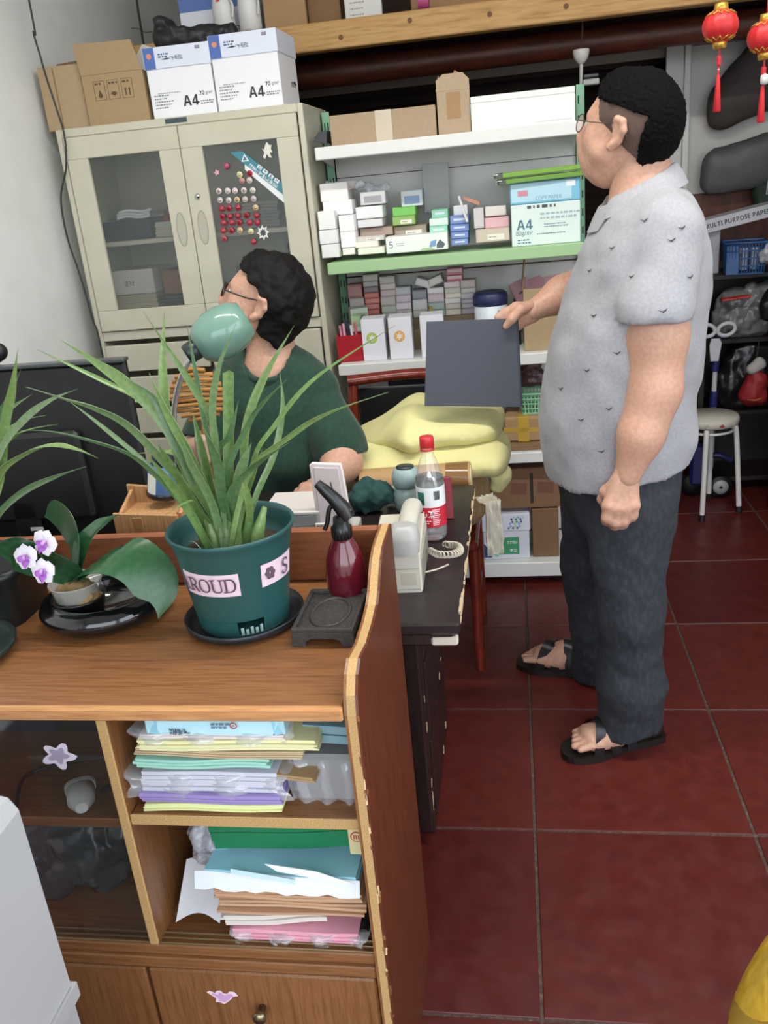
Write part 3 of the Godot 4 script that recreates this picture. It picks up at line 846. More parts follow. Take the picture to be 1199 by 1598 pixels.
# ---------------------------------------------------------------- steel cabinet with glass doors
func steel_cabinet():
	var t = thing("filing_cabinet", "cream steel cabinet with two glass doors above drawers, against the left wall", "cabinet", Vector3(-1.1185, 0, -3.1))
	var steel := textured("cream_steel", ramp_tex("cream_steel", 0.01, [[0.0, "bdb9a6"], [0.5, "c3bfac"], [1.0, "c8c4b2"]], 3), 0.42, Vector3(1, 1, 1))
	var w := 0.889
	var hh := 1.777
	for s in [-1, 1]:
		part(t, "side_panel", box(0.02, hh, 0.4, 0.003), steel, Vector3(s * (w * 0.5 - 0.01), 0, -0.2))
	part(t, "top_panel", box(w - 0.04, 0.028, 0.4, 0.003), steel, Vector3(0, hh - 0.028, -0.2))
	part(t, "back_panel", box(w - 0.04, hh - 0.06, 0.006, 0.001), steel, Vector3(0, 0.03, -0.395))
	part(t, "middle_deck", box(w - 0.04, 0.034, 0.39, 0.002), steel, Vector3(0, 1.036, -0.2))
	part(t, "base_panel", box(w - 0.04, 0.06, 0.39, 0.002), steel, Vector3(0, 0.0, -0.2))
	for y in [1.372, 1.12]:
		part(t, "shelf", box(w - 0.05, 0.016, 0.33, 0.002), steel, Vector3(0, y, -0.225))
	part(t, "name_plate", box(0.078, 0.015, 0.003, 0.001), paint("3c4a52", 0.4), Vector3(0, 1.758, 0.001))
	# upper doors: rails and stiles round a pane, oval pull, lock
	var glass := glassy("door_glass", "56605c", 0.2, 0.04)
	for s in [-1, 1]:
		var d := part(t, "glass_door", box(0.4185, 0.072, 0.018, 0.002), steel, Vector3(s * 0.2105, 1.676, -0.003))
		var ox: float = -s * 0.0
		part(d, "door_rail", box(0.4185, 0.076, 0.018, 0.002), steel, Vector3(0, -0.602, 0))
		var wl := 0.077
		var wr := 0.077
		part(d, "door_stile", box(wl, 0.526, 0.018, 0.002), steel, Vector3(-0.2092 + wl * 0.5, -0.526, 0))
		part(d, "door_stile", box(wr, 0.526, 0.018, 0.002), steel, Vector3(0.2092 - wr * 0.5, -0.526, 0))
		part(d, "pane", box(0.266, 0.528, 0.004, 0.0005), glass, Vector3(0, -0.527, -0.004))
		var ring := []
		for k in 33:
			var a := TAU * k / 32.0
			ring.append(Vector3(cos(a) * 0.0165, sin(a) * 0.056, 0))
		var pull := part(d, "pull", tube(ring, 0.0022, 6), paint("a9a596", 0.35), Vector3(-s * 0.1705, -0.262, 0.0098))
		var ov := []
		for k in 28:
			var a := TAU * k / 28.0
			ov.append(Vector2(cos(a) * 0.0155, sin(a) * 0.055))
		part(d, "painted_pull_recess", plate(ov, 0.0015, 0.0005), paint("b4b0a0", 0.5), Vector3(-s * 0.1705, -0.262, 0.0088))  # no hollow behind the pull: its shade is put into this plate's darker tone
		if s == 1:
			part(d, "lock", lathe([Vector2(0, 0), Vector2(0.0095, 0), Vector2(0.0095, 0.004), Vector2(0.007, 0.009), Vector2(0, 0.01)], 16), mat("chrome", "d5d5d2", 0.15, {"metallic": 1.0}), Vector3(-0.173, -0.158, 0.009), Vector3(90, 0, 0))
	# lower part: drawers on the left with dark gaps, a door on the right
	for k in 4:
		var y := 0.918 - 0.1235 * k
		var d := part(t, "drawer", box(0.405, 0.1, 0.02, 0.003), steel, Vector3(-0.222, y, -0.008))
		part(d, "label_holder", plate([Vector2(-0.03, -0.016), Vector2(0.03, -0.016), Vector2(0.03, 0.016), Vector2(-0.03, 0.016)], 0.0015, 0.0006), paint("c9c5b4", 0.4), Vector3(-0.145, 0.062, 0.0102))
	part(t, "drawer", box(0.405, 0.42, 0.02, 0.003), steel, Vector3(-0.222, 0.07, -0.008))
	var ld := part(t, "lower_door", box(0.42, 0.965, 0.02, 0.003), steel, Vector3(0.208, 0.066, -0.004))
	part(ld, "lock", lathe([Vector2(0, 0), Vector2(0.0095, 0), Vector2(0.009, 0.005), Vector2(0, 0.007)], 14), paint("a7a089", 0.4), Vector3(0.13, 0.867, 0.01), Vector3(90, 0, 0))

# ---------------------------------------------------------------- goods rack
func goods_rack():
	var t = thing("goods_rack", "green and white metal goods rack standing beside the cream cabinet", "rack", Vector3(-0.2, 0, -3.05))
	var grn := paint("7bb090", 0.45)
	var wht := paint("dededb", 0.4)
	var lite := paint("a2c694", 0.4)
	for s in [-1, 1]:
		var x: float = s * 0.452
		part(t, "upright", slotted(), grn, Vector3(x, 0, -0.32), Vector3.ZERO, "green slotted upright")
		part(t, "upright", box(0.003, 1.76, 0.04, 0.001), grn, Vector3(x + s * 0.0125, 0, -0.338), Vector3.ZERO)
		part(t, "foot", box(0.03, 0.06, 0.36, 0.002), grn, Vector3(x, 0.0, -0.17))
	part(t, "back_panel", box(0.876, 0.36, 0.006, 0.001), wht, Vector3(0, 0.09, -0.35))
	for y in [0.452, 0.814, 1.176]:
		part(t, "back_panel", box(0.876, 0.357, 0.006, 0.001), wht, Vector3(0, y, -0.35))
	part(t, "back_panel", box(0.876, 0.2, 0.006, 0.001), wht, Vector3(0, 1.535, -0.35))
	var sh := [[1.63, 0.0, wht], [1.258, 0.0, lite], [0.9, 0.0, wht], [0.537, 0.0, wht], [0.095, 0.0, wht]]
	for q in sh:
		var d := 0.32
		var p := part(t, "shelf", box(0.87, 0.004, d, 0.001), q[2], Vector3(0, q[0] - 0.004, -d * 0.5))
		part(p, "shelf_lip", box(0.876, 0.04 if q[0] > 0.2 else 0.06, 0.012, 0.003), q[2], Vector3(0, -0.034 if q[0] > 0.2 else -0.054, d * 0.5 - 0.002))
		part(p, "shelf_rib", box(0.86, 0.022, 0.006, 0.001), paint("b4b6b5", 0.5), Vector3(0, -0.022, -0.02))
		for s in [-1, 1]:
			part(p, "bracket", plate([Vector2(0, 0), Vector2(0.31, 0), Vector2(0.31, -0.015), Vector2(0.02, -0.055), Vector2(0, -0.055)], 0.003), wht if q[2] != lite else grn, Vector3(s * 0.436, -0.001, -0.158), Vector3(0, -90, 0))
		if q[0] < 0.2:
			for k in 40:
				part(p, "painted_slot", box(0.006, 0.0012, 0.003, 0.0003), paint("55585a", 0.7), Vector3(-0.41 + k * 0.021, 0.0035, 0.09))  # no holes cut: dark colour of small boxes stands for shade in the perforations

# upright face pierced by two rows of slots
func slotted() -> ArrayMesh:
	var st := begin()
	for q in [[-0.01113, 0.00575], [0.0, 0.0075], [0.01113, 0.00575]]:
		addbox(st, Vector3(q[0], 0.88, 0), Vector3(q[1], 1.76, 0.003))
	for e in [-1, 1]:
		addbox(st, Vector3(e * 0.006, 0.065, 0), Vector3(0.0045, 0.13, 0.003))
		for k in 26:
			var top := 1.762 if k == 0 else 1.762 - 0.062 * k
			addbox(st, Vector3(e * 0.006, top - 0.019, 0), Vector3(0.0045, 0.036, 0.003))
	return st.commit()

# ---------------------------------------------------------------- papers in the counter
func sheets(w: float, h: float, d: float, n: int, seed: int, wave := 0.002, jit := 0.003) -> ArrayMesh:
	var r := RandomNumberGenerator.new()
	r.seed = seed
	var st := SurfaceTool.new()
	st.begin(Mesh.PRIMITIVE_TRIANGLES)
	var th := h / n
	for k in n:
		var rows := []
		var ox := r.randf_range(-jit, jit)
		var oz := r.randf_range(-jit, jit)
		for i in 3:
			var row := []
			for j in 9:
				var u := j / 8.0 - 0.5
				row.append(Vector3(u * w + ox, th * (k + 0.96) + wave * (0.5 + 0.5 * sin(u * 7.0 + seed)) * (1.0 if i == 2 else 0.4), (i / 2.0 - 0.5) * d + oz))
			rows.append(row)
		st.append_from(sheet(rows, th * 0.9), 0, Transform3D.IDENTITY)
	return st.commit()

func crumple(w: float, h: float, d: float, seed: int, amp: float, nx := 22, ny := 14) -> ArrayMesh:   # a loose bag hanging over something: front flap and top
	var n := FastNoiseLite.new()
	n.seed = seed
	n.frequency = 14.0
	n.noise_type = FastNoiseLite.TYPE_CELLULAR
	n.cellular_return_type = FastNoiseLite.RETURN_DISTANCE2_SUB
	var rows := []
	for i in ny + 1:
		var row := []
		var f := float(i) / ny
		for j in nx + 1:
			var u := float(j) / nx - 0.5
			var y := h - maxf(0.0, f - 0.45) / 0.55 * h
			var z := minf(f, 0.45) / 0.45 * d - d * 0.5
			var a := amp * n.get_noise_2d(u * w * 3.0 + 5.0, f * (h + d) * 3.0)
			row.append(Vector3(u * w * (1.0 + 0.06 * sin(f * 9.0 + seed)), y + a, z + a * 1.2 + 0.006 * sin(u * 20.0 + seed)))
		rows.append(row)
	return sheet(rows, 0.0004)

func plastic() -> StandardMaterial3D:
	return glassy("clear_plastic", "e6e9ec", 0.17, 0.12)

func counter_papers():
	var B := 0.661
	solo("paper_pack", "thin pack of pale yellow paper at the bottom of the upper shelf", "paper", sheets(0.212, 0.012, 0.29, 4, 3, 0.003), paint("e3e8a8", 0.7), Vector3(-0.467, B, -1.118), Vector3(0, 1, 0))
	solo("paper_pack", "pack of lilac purple paper on the upper shelf", "paper", sheets(0.216, 0.018, 0.29, 6, 4, 0.002), paint("9d8cc4", 0.7), Vector3(-0.464, B + 0.0145, -1.116), Vector3(0, -0.5, 0))
	var ps := thing("paper_packet", "pale grey-white paper packet in crinkled clear plastic above the purple paper", "packet", Vector3(-0.464, B + 0.0345, -1.115))
	part(ps, "paper", sheets(0.205, 0.034, 0.28, 5, 8, 0.002), paint("c9cbd6", 0.7))
	part(ps, "plastic_bag", crumple(0.245, 0.04, 0.29, 5, 0.012), plastic(), Vector3(-0.002, 0.0, 0.006))
	solo("file_folder", "mint green document folder under the tan sheets", "folder", sheets(0.20, 0.014, 0.29, 3, 12, 0.004), paint("9fd3c2", 0.5), Vector3(-0.472, B + 0.075, -1.118), Vector3(0, 1.5, -0.6))
	solo("envelope", "flat brown envelope sticking out to the right of the mint folder", "envelope", sheets(0.16, 0.008, 0.28, 2, 14, 0.002), paint("a58860", 0.7), Vector3(-0.375, B + 0.058, -1.118), Vector3(0, -4, -2))
	solo("paper_pack", "pack of tan brown paper in the middle of the upper stack", "paper", sheets(0.252, 0.012, 0.29, 5, 17, 0.003), paint("c3ae8c", 0.7), Vector3(-0.439, B + 0.0925, -1.12), Vector3(0, -1, -0.5))
	solo("paper_pack", "pack of cream yellow cards above the tan paper", "paper", sheets(0.262, 0.018, 0.28, 6, 19, 0.002), paint("e4e2ae", 0.7), Vector3(-0.428, B + 0.1055, -1.115), Vector3(0, 1, 0))
	var wb := thing("plastic_wallet", "crumpled clear plastic wallet with pink and white sheets under the blue ream", "wallet", Vector3(-0.449, B + 0.1245, -1.112))
	part(wb, "sheet", sheets(0.215, 0.008, 0.27, 3, 21, 0.002), paint("e3d6d4", 0.6))
	part(wb, "plastic_cover", crumple(0.238, 0.02, 0.28, 9, 0.01), plastic(), Vector3(0, 0.002, 0.006))
	# blue ream of paper with folded wrapper ends and a red round mark
	var br := thing("paper_ream", "light blue wrapped paper ream with a red round mark, topmost in the counter", "paper", Vector3(-0.438, B + 0.134, -1.115))
	var bl := paint("a9d6e0", 0.45)
	part(br, "wrapper", sheets(0.205, 0.034, 0.28, 1, 23, 0.0, 0.0), bl)
	part(br, "wrapper_flap", plate([Vector2(-0.1, 0.033), Vector2(0.1, 0.033), Vector2(0.084, 0.0), Vector2(-0.082, 0.002)], 0.0012, 0.0003), paint("b6e0ea", 0.45), Vector3(0, 0, 0.141), Vector3(-6, 0, 0))
	for s in [-1, 1]:
		part(br, "folded_corner", plate([Vector2(0, 0.034), Vector2(s * 0.022, 0.034), Vector2(s * 0.016, 0.003), Vector2(s * 0.004, 0.0)], 0.001, 0.0002), paint("8fc9d8", 0.45), Vector3(s * 0.083, 0, 0.1415), Vector3(-4, s * 8, 0))
	var ring := []
	for k in 17:
		ring.append(Vector3(cos(TAU * k / 16) * 0.0048, sin(TAU * k / 16) * 0.0048, 0))
	part(br, "red_mark", tube(ring, 0.0008, 5), paint("c0494c", 0.5), Vector3(0.03, 0.0185, 0.1445))
	part(br, "red_mark", box(0.006, 0.001, 0.0006, 0.0), paint("c0494c", 0.5), Vector3(0.03, 0.018, 0.1448), Vector3(0, 0, 45))
	print_lines(br, 0.026, 2, 0.0055, 0.0028, paint("5f7f8c", 0.6), Vector3(0.01, 0.0205, 0.1445), Vector3.ZERO, 5)
	glyphs(br, [[[0, 6, 6, 6], [6, 6, 6, 1], [6, 1, 8, 0], [4, 4, 8, 3], [5, 5, 8, 6]], [[1, 7, 7, 8], [1, 5, 8, 5], [0, 3, 8, 3], [4, 8, 4, 1], [4, 1, 8, 1]], [[0, 8, 0, 0], [0, 8, 3, 8], [3, 8, 3, 0], [0, 5, 3, 5], [0, 3, 3, 3], [4, 7, 8, 7], [5, 5, 8, 5], [5, 3, 8, 0], [4, 1, 8, 1]]], 0.009, paint("3b4a55", 0.6), Vector3(-0.036, 0.0125, 0.1445), 180.0)
	solo("file_folder", "bright green plastic folder leaning behind the blue ream", "folder", sheets(0.075, 0.075, 0.006, 1, 31, 0.0, 0.0), paint("43a04c", 0.4), Vector3(-0.292, B + 0.098, -1.16), Vector3(-14, 0, -3))
	solo("file_folder", "grey-blue plastic folder on the right of the green one", "folder", sheets(0.07, 0.03, 0.24, 2, 33, 0.0, 0.001), paint("7fa3ad", 0.35), Vector3(-0.288, B + 0.095, -1.13), Vector3(0, 0, -4))
	var gp := thing("wrapped_parcel", "grey parcel in crinkled clear film at the right end of the upper shelf", "parcel", Vector3(-0.296, B, -1.135))
	part(gp, "pack", box(0.098, 0.08, 0.27, 0.006), paint("8f8f90", 0.5))
	part(gp, "film", crumple(0.108, 0.084, 0.285, 14, 0.012), plastic(), Vector3(0, 0, 0.004))
	# lower shelf
	var L := 0.406
	var pk := thing("paper_pack", "pink paper pack in clear film at the front of the lower shelf", "paper", Vector3(-0.372, L + 0.002, -1.115))
	part(pk, "paper", sheets(0.2, 0.024, 0.28, 6, 41, 0.002), paint("e6a3b4", 0.65))
	part(pk, "film", crumple(0.215, 0.028, 0.292, 17, 0.014), plastic(), Vector3(0.006, 0, 0.006))
	solo("paper_pack", "pack of white labels under the brown envelopes", "paper", sheets(0.16, 0.022, 0.27, 5, 43, 0.004, 0.006), paint("d8d2c8", 0.7), Vector3(-0.42, L + 0.029, -1.12), Vector3(0, 6, 0))
	var en := thing("envelope_bundle", "bundle of brown envelopes stacked on the lower shelf", "envelopes", Vector3(-0.376, L + 0.055, -1.115), 0.02)
	for k in 9:
		part(en, "envelope", sheets(0.232, 0.0052, 0.27, 1, 50 + k, 0.003, 0.004), paint(["c39a78", "b88d6a", "caa382"][k % 3], 0.7), Vector3(rng.randf_range(-0.004, 0.004), k * 0.0054, rng.randf_range(-0.003, 0.003)), Vector3(0, rng.randf_range(-1.5, 1.5), -1.4))
	var tb := thing("paper_ream", "torn open blue paper ream with ragged white edges on the brown envelopes", "paper", Vector3(-0.378, L + 0.108, -1.118), -0.03)
	part(tb, "paper", sheets(0.24, 0.022, 0.27, 3, 61, 0.004), paint("9ad4e4", 0.5))
	var rag := []
	for i in 3:
		var row := []
		for j in 17:
			var u := j / 16.0 - 0.5
			row.append(Vector3(u * 0.262, 0.026 - i * (0.013 + 0.0015 * sin(j * 2.3)) + 0.0015 * sin(j * 1.1), 0.137 + i * 0.005))
		rag.append(row)
	part(tb, "torn_wrapper", sheet(rag, 0.0006), paint("e8eef2", 0.6), Vector3(-0.006, -0.004, 0), Vector3.ZERO, "ragged white torn wrapper edge")
	part(tb, "wrapper_flap", plate([Vector2(-0.02, 0.0), Vector2(0.06, -0.008), Vector2(0.12, -0.026), Vector2(0.06, -0.02), Vector2(0.0, -0.012)], 0.0008), paint("eef2f4", 0.6), Vector3(0, 0.046, 0.139), Vector3(-10, 0, 0))
	part(tb, "tape", plate([Vector2(-0.07, 0.0), Vector2(0.03, -0.012), Vector2(0.03, -0.004), Vector2(-0.07, 0.008)], 0.0007), paint("c8e3ea", 0.3), Vector3(-0.005, 0.026, 0.142), Vector3(-12, 0, 0))
	solo("file_folder", "dark green plastic folder lying on the torn blue ream", "folder", sheets(0.235, 0.05, 0.25, 3, 67, 0.004, 0.002), paint("1f7a4d", 0.35), Vector3(-0.384, L + 0.139, -1.15), Vector3(0, 2, 1.5))
	var bag := solo("plastic_bag", "crumpled clear plastic bag left of the green folder", "bag", blob([[Vector3(0, 0.05, 0), Vector3(0.01, 0.11, -0.05), 0.026, 0.03], [Vector3(-0.01, 0.02, 0.01), Vector3(0, 0.05, 0), 0.012, 0.024]], 0.006, 60.0, 0.016, 30.0, 4), glassy("bag_plastic", "d5d8e0", 0.55, 0.15), Vector3(-0.512, L + 0.085, -1.06))
	var wr := []
	for i in 9:
		var row := []
		var a := i / 8.0
		for j in 10:
			var v := j / 9.0
			row.append(Vector3(a * 0.075 + 0.01 * v, 0.006 + 0.075 * v + 0.012 * sin(a * 3.0) * (1.0 - v), -0.06 * v - 0.01 * sin(a * PI)))
		wr.append(row)
	solo("paper_sheet", "loose white paper curled against the left of the envelopes", "paper", sheet(wr, 0.0006), paint("dcdce0", 0.7), Vector3(-0.578, L, -1.0))
	var yb := thing("yellow_box", "small yellow box end with a red round logo at the right of the lower shelf", "box", Vector3(-0.262, L + 0.148, -1.06))
	part(yb, "carton", box(0.026, 0.06, 0.1, 0.001), paint("d9cf9c", 0.6))
	var lg := part(yb, "logo", lathe([Vector2(0, 0), Vector2(0.0095, 0), Vector2(0.0095, 0.0006), Vector2(0, 0.0007)], 24, true), paint("b3232a", 0.5), Vector3(0, 0.034, 0.05), Vector3(90, 0, 0))
	part(yb, "logo_face", lathe([Vector2(0, 0), Vector2(0.0077, 0), Vector2(0.0077, 0.0006), Vector2(0, 0.0007)], 24, true), paint("d9cf9c", 0.5), Vector3(0, 0.034, 0.0506), Vector3(90, 0, 0))
	for k in 3:
		part(yb, "logo_bar", box(0.0016, 0.008, 0.0006, 0.0), paint("b3232a", 0.5), Vector3(-0.0035 + k * 0.0035, 0.03, 0.0516))
	solo("pen_tube", "black round tube end beside the pink pack", "tube", tube([Vector3(-0.262, L + 0.016, -0.985), Vector3(-0.262, L + 0.016, -1.2)], 0.009, 14), paint("20201f", 0.4))
	# left compartment behind the glass
	solo("grey_bag", "large grey plastic bag stuffed behind the sliding glass", "bag", blob([[Vector3(-0.1, 0.07, 0), Vector3(0.06, 0.1, -0.02), 0.085, 0.075], [Vector3(-0.2, 0.08, 0), Vector3(-0.05, 0.095, -0.04), 0.08, 0.08], [Vector3(0.02, 0.035, 0.02), Vector3(-0.12, 0.02, 0.04), 0.04, 0.04]], 0.009, 40.0, 0.022, 16.0, 9, [[Vector3(0, -1, 0), 0.0]]), mat("grey_bag", "454d52", 0.25), Vector3(-0.775, L + 0.001, -1.12))
	var pl := thing("power_socket", "white power plug socket lying on the shelf behind the glass", "socket", Vector3(-0.7, 0.6285, -1.02), 0.5)
	part(pl, "socket_body", loft([oval(0.012, 0.014, -0.024, 0.016, 0.0), oval(0.022, 0.016, -0.02, 0.016, 0.0), oval(0.021, 0.015, 0.01, 0.016, 0.0), oval(0.009, 0.009, 0.03, 0.016, 0.0)]), paint("d6d9d8", 0.35))
	part(pl, "socket_face", loft([oval(0.024, 0.016, -0.03, 0.016, 0.0), oval(0.024, 0.016, -0.022, 0.016, 0.0)]), paint("c7cac9", 0.35))
	part(pl, "cable", tube(curve([Vector3(0.03, 0.016, 0), Vector3(0.07, 0.012, -0.03), Vector3(0.05, 0.006, -0.1), Vector3(-0.08, 0.006, -0.12), Vector3(-0.1, 0.005, -0.02)], 24), 0.0035, 7), paint("161616", 0.5))
	for k in 5:
		var c: Array = [["dark_box", "dark blue box at the back of the glazed compartment", "1f2540"], ["dark_box", "black box standing behind the glass beside the socket", "191a1b"], ["dark_box", "dark green carton behind the glass near the divider", "26332a"], ["dark_box", "dark grey carton behind the glass at the left", "26272a"], ["dark_box", "dark brown box behind the glass in the far left", "2a221d"]][k]
		solo(c[0], c[1], "box", box([0.12, 0.1, 0.07, 0.12, 0.1][k], [0.09, 0.12, 0.1, 0.1, 0.13][k], 0.1, 0.003), paint(c[2], 0.5), Vector3([-0.9, -0.79, -0.69, -1.03, -1.16][k], 0.6285, -1.26))

func oval(rx: float, ry: float, z: float, cy := 0.0, cx := 0.0, seg := 20, power := 2.6) -> Array:   # ring in the x-y plane at depth z
	var out := []
	for k in seg:
		var a := TAU * k / seg
		out.append(Vector3(cx + rx * signf(cos(a)) * pow(absf(cos(a)), 2.0 / power), cy + ry * signf(sin(a)) * pow(absf(sin(a)), 2.0 / power), z))
	return out

func disc(rx: float, rz: float, y: float, cx := 0.0, cz := 0.0, seg := 24, power := 2.0) -> Array:   # ring in the x-z plane at height y
	var out := []
	for k in seg:
		var a := -TAU * k / seg
		out.append(Vector3(cx + rx * signf(cos(a)) * pow(absf(cos(a)), 2.0 / power), y, cz + rz * signf(sin(a)) * pow(absf(sin(a)), 2.0 / power)))
	return out

# written characters from straight strokes on an 8 by 8 grid
func glyphs(parent: Node3D, chars: Array, size: float, m: Material, at: Vector3, roll := 0.0, weight := 0.1, step := 1.15):
	var st := begin()
	for c in chars.size():
		for s in chars[c]:
			var a := Vector3(s[0], s[1], 0) / 8.0
			var b := Vector3(s[2], s[3], 0) / 8.0
			var dir := (b - a)
			var ang := atan2(dir.y, dir.x)
			addbox(st, ((a + b) * 0.5 + Vector3(c * step, 0, 0)) * size, Vector3((dir.length() + weight) * size, weight * size, 0.0006), Basis(Vector3(0, 0, 1), ang))
	part(parent, "lettering", st.commit(), m, at, Vector3(0, 0, roll))

# ---------------------------------------------------------------- on the counter
func counter_top_things():
	var T := 0.856
	var leafm := []
	for k in 4:
		leafm.append(textured("leaf_%d" % k, ramp_tex("leaf_tone_%d" % k, 0.03, [[0.0, ["54733c", "67854a", "476840", "617f50"][k]], [1.0, ["789558", "88a163", "618255", "819a6c"][k]]], 3), 0.32, Vector3(6, 6, 6), {"backlight_enabled": true, "backlight": Color(0.12, 0.2, 0.05)}))
	# big cymbidium in the green pot
	var pc := Vector3(-0.452, T, -1.205)
	var sa = solo("plant_saucer", "round black saucer under the dark green plastic pot", "saucer", lathe([Vector2(0, 0), Vector2(0.082, 0), Vector2(0.094, 0.006), Vector2(0.0975, 0.017), Vector2(0.095, 0.0185), Vector2(0.09, 0.008), Vector2(0.08, 0.0045), Vector2(0, 0.0045)], 40), paint("20262a", 0.35), pc)
	var pt := thing("potted_orchid", "long-leaved orchid in a dark green plastic pot with pink lettered tape", "plant", pc + Vector3(0, 0.0048, 0))
	var potm := paint("25504f", 0.34)
	part(pt, "pot", lathe([Vector2(0.0738, 0.0287), Vector2(0.0763, 0.0287), Vector2(0.07645, 0.0292), Vector2(0.0767, 0.031), Vector2(0.0915, 0.135), Vector2(0.0935, 0.14), Vector2(0.0945, 0.152), Vector2(0.1, 0.157), Vector2(0.1015, 0.163), Vector2(0.1, 0.1655), Vector2(0.0965, 0.164), Vector2(0.0945, 0.157), Vector2(0.0895, 0.14), Vector2(0.085, 0.118), Vector2(0, 0.118)], 56), potm)
	part(pt, "soil", lathe([Vector2(0.0862, 0.121), Vector2(0.06, 0.126), Vector2(0.03, 0.128), Vector2(0, 0.13)], 28), textured("bark_soil", ramp_tex("bark_soil", 0.08, [[0.0, "1d1510"], [0.5, "33241a"], [1.0, "5a4632"]], 3), 0.95, Vector3(20, 20, 20)))
	# cut-out with teeth at the foot of the pot
	part(pt, "pot_foot", lathe([Vector2(0, 0.006), Vector2(0.0715, 0.006), Vector2(0.0732, 0.0045), Vector2(0.0725, 0.0), Vector2(0, 0.0)], 56), potm)
	for k in 12:      # foot of the wall, open between two angles
		part(pt, "pot_foot", lathe_arc(0.0731, 0.0765, 0.0045, 0.0288, -48.0 + k * 27.34, -48.0 + (k + 1) * 27.34), potm)
	for k in 5:
		part(pt, "drain_tooth", lathe_arc(0.0736, 0.0752, 0.0045, 0.018 - 0.003 * (k % 2), -77 + k * 5.8, -73.5 + k * 5.8), paint("9fb7b2", 0.4))
	var tape := paint("e3c9d6", 0.55)
	part(pt, "lettered_tape", lathe_arc(0.0844, 0.0893, 0.078, 0.116, -136, -70), tape, Vector3.ZERO, Vector3.ZERO, "pink tape with dark serif letters")
	part(pt, "lettered_tape", lathe_arc(0.085, 0.09, 0.082, 0.12, -47, 0), tape, Vector3.ZERO, Vector3.ZERO, "pink tape with a dark ornament and a letter")
	var ink := paint("5a4654", 0.6)
	bend_text(pt, "AROUD", 0.0235, 0.097, 0.0882, -139.0, -72.5, ink)
	bend_text(pt, "S", 0.027, 0.101, 0.0889, -22.0, -9.0, ink)
	for k in 6:
		var a := deg_to_rad(-37.0) + 0.062 * cos(TAU * k / 6.0)
		var rr := 0.0888
		part(pt, "ornament", lathe([Vector2(0, 0), Vector2(0.0042, 0), Vector2(0.0042, 0.0006), Vector2(0, 0.0007)], 10, true), ink, Vector3(cos(a) * rr, 0.103 + 0.0065 * sin(TAU * k / 6.0), -sin(a) * rr), Vector3(90, 0, 0) + Vector3(0, rad_to_deg(a) + 90.0, 0))
	# wire loop in the pot
	part(pt, "wire", tube(curve([Vector3(-0.08, 0.128, -0.02), Vector3(-0.05, 0.146, 0.03), Vector3(-0.02, 0.14, 0.06), Vector3(0.03, 0.135, 0.07)], 16), 0.0008, 5), paint("c9cfc8", 0.3))
	for k in POT_LEAVES.size():
		var q: Array = POT_LEAVES[k]
		var pts := []
		for p in q[1]:
			pts.append(p - pt.position)
		pts[0] = Vector3(clampf(pts[0].x * 0.6, -0.045, 0.045), 0.126, 0.012 * ((k % 5) - 2))
		var cv := curve(pts, 22)
		part(pt, "leaf", blade(cv, q[0] * 1.5, Vector3(1, 0, 0.3 * ((k % 3) - 1)), 0.4, 0.62 if k != 4 else 0.96, 0.75), leafm[k % 4])
	# sheath bulbs at the foot of the leaves
	for k in 6:
		var x := -0.04 + 0.016 * k
		part(pt, "leaf_sheath", tube([Vector3(x, 0.115, 0.01 * (k % 2)), Vector3(x * 1.15, 0.15, 0.01 * (k % 2)), Vector3(x * 1.5, 0.19, 0.0)], [0.013, 0.011, 0.004], 10), leafm[1] if k % 2 else leafm[0])
	# second orchid cut by the left edge of the picture
	var ep := Vector3(-0.93, T, -1.245)
	var et := thing("potted_orchid", "long-leaved orchid in a square black pot at the left edge", "plant", ep)
	part(et, "pot", loft([disc(0.085, 0.07, 0.0, 0, 0, 28, 5.0), disc(0.092, 0.076, 0.085, 0, 0, 28, 5.0), disc(0.1, 0.082, 0.09, 0, 0, 28, 5.0), disc(0.1, 0.082, 0.104, 0, 0, 28, 5.0), disc(0.092, 0.074, 0.104, 0, 0, 28, 5.0), disc(0.088, 0.07, 0.09, 0, 0, 28, 5.0)]), paint("161a1b", 0.4))
	for k in EDGE_LEAVES.size():
		var q: Array = EDGE_LEAVES[k]
		var pts := [Vector3(0.01 * (k % 4) - 0.02, 0.09, 0.006 * (k % 3))]
		for p in q[1]:
			pts.append(p - ep)
		part(et, "leaf", blade(curve(pts, 22), q[0] * 1.5, Vector3(1, 0.2, 0.4 * ((k % 3) - 1)), 0.5, 0.6, 0.75), leafm[(k + 1) % 4])
	solo("plant_saucer", "dark green round saucer at the left edge of the counter", "saucer", lathe([Vector2(0, 0), Vector2(0.085, 0), Vector2(0.1, 0.012), Vector2(0.103, 0.02), Vector2(0.099, 0.021), Vector2(0.094, 0.013), Vector2(0.08, 0.006), Vector2(0, 0.006)], 40), textured("worn_saucer", ramp_tex("worn_saucer", 0.03, [[0.0, "1c2422"], [0.7, "28332f"], [1.0, "4a5752"]], 4), 0.4, Vector3(5, 5, 5)), Vector3(-0.905, T, -1.085))
	# moth orchid in a clear cup inside a black bowl
	var bc := Vector3(-0.704, T, -1.232)
	solo("glazed_bowl", "shiny black round bowl carrying the small flowering orchid", "bowl", lathe([Vector2(0, 0), Vector2(0.075, 0), Vector2(0.095, 0.006), Vector2(0.107, 0.018), Vector2(0.109, 0.028), Vector2(0.103, 0.04), Vector2(0.088, 0.046), Vector2(0.076, 0.043), Vector2(0.069, 0.033), Vector2(0.066, 0.02), Vector2(0.06, 0.012), Vector2(0, 0.012)], 48), mat("black_glaze", "0e0f11", 0.12, {"clearcoat_enabled": true, "clearcoat": 0.6, "clearcoat_roughness": 0.05}), bc)
	var ot := thing("moth_orchid", "small moth orchid with three white and purple flowers in a clear cup", "plant", bc + Vector3(-0.036, 0.0125, 0.02))
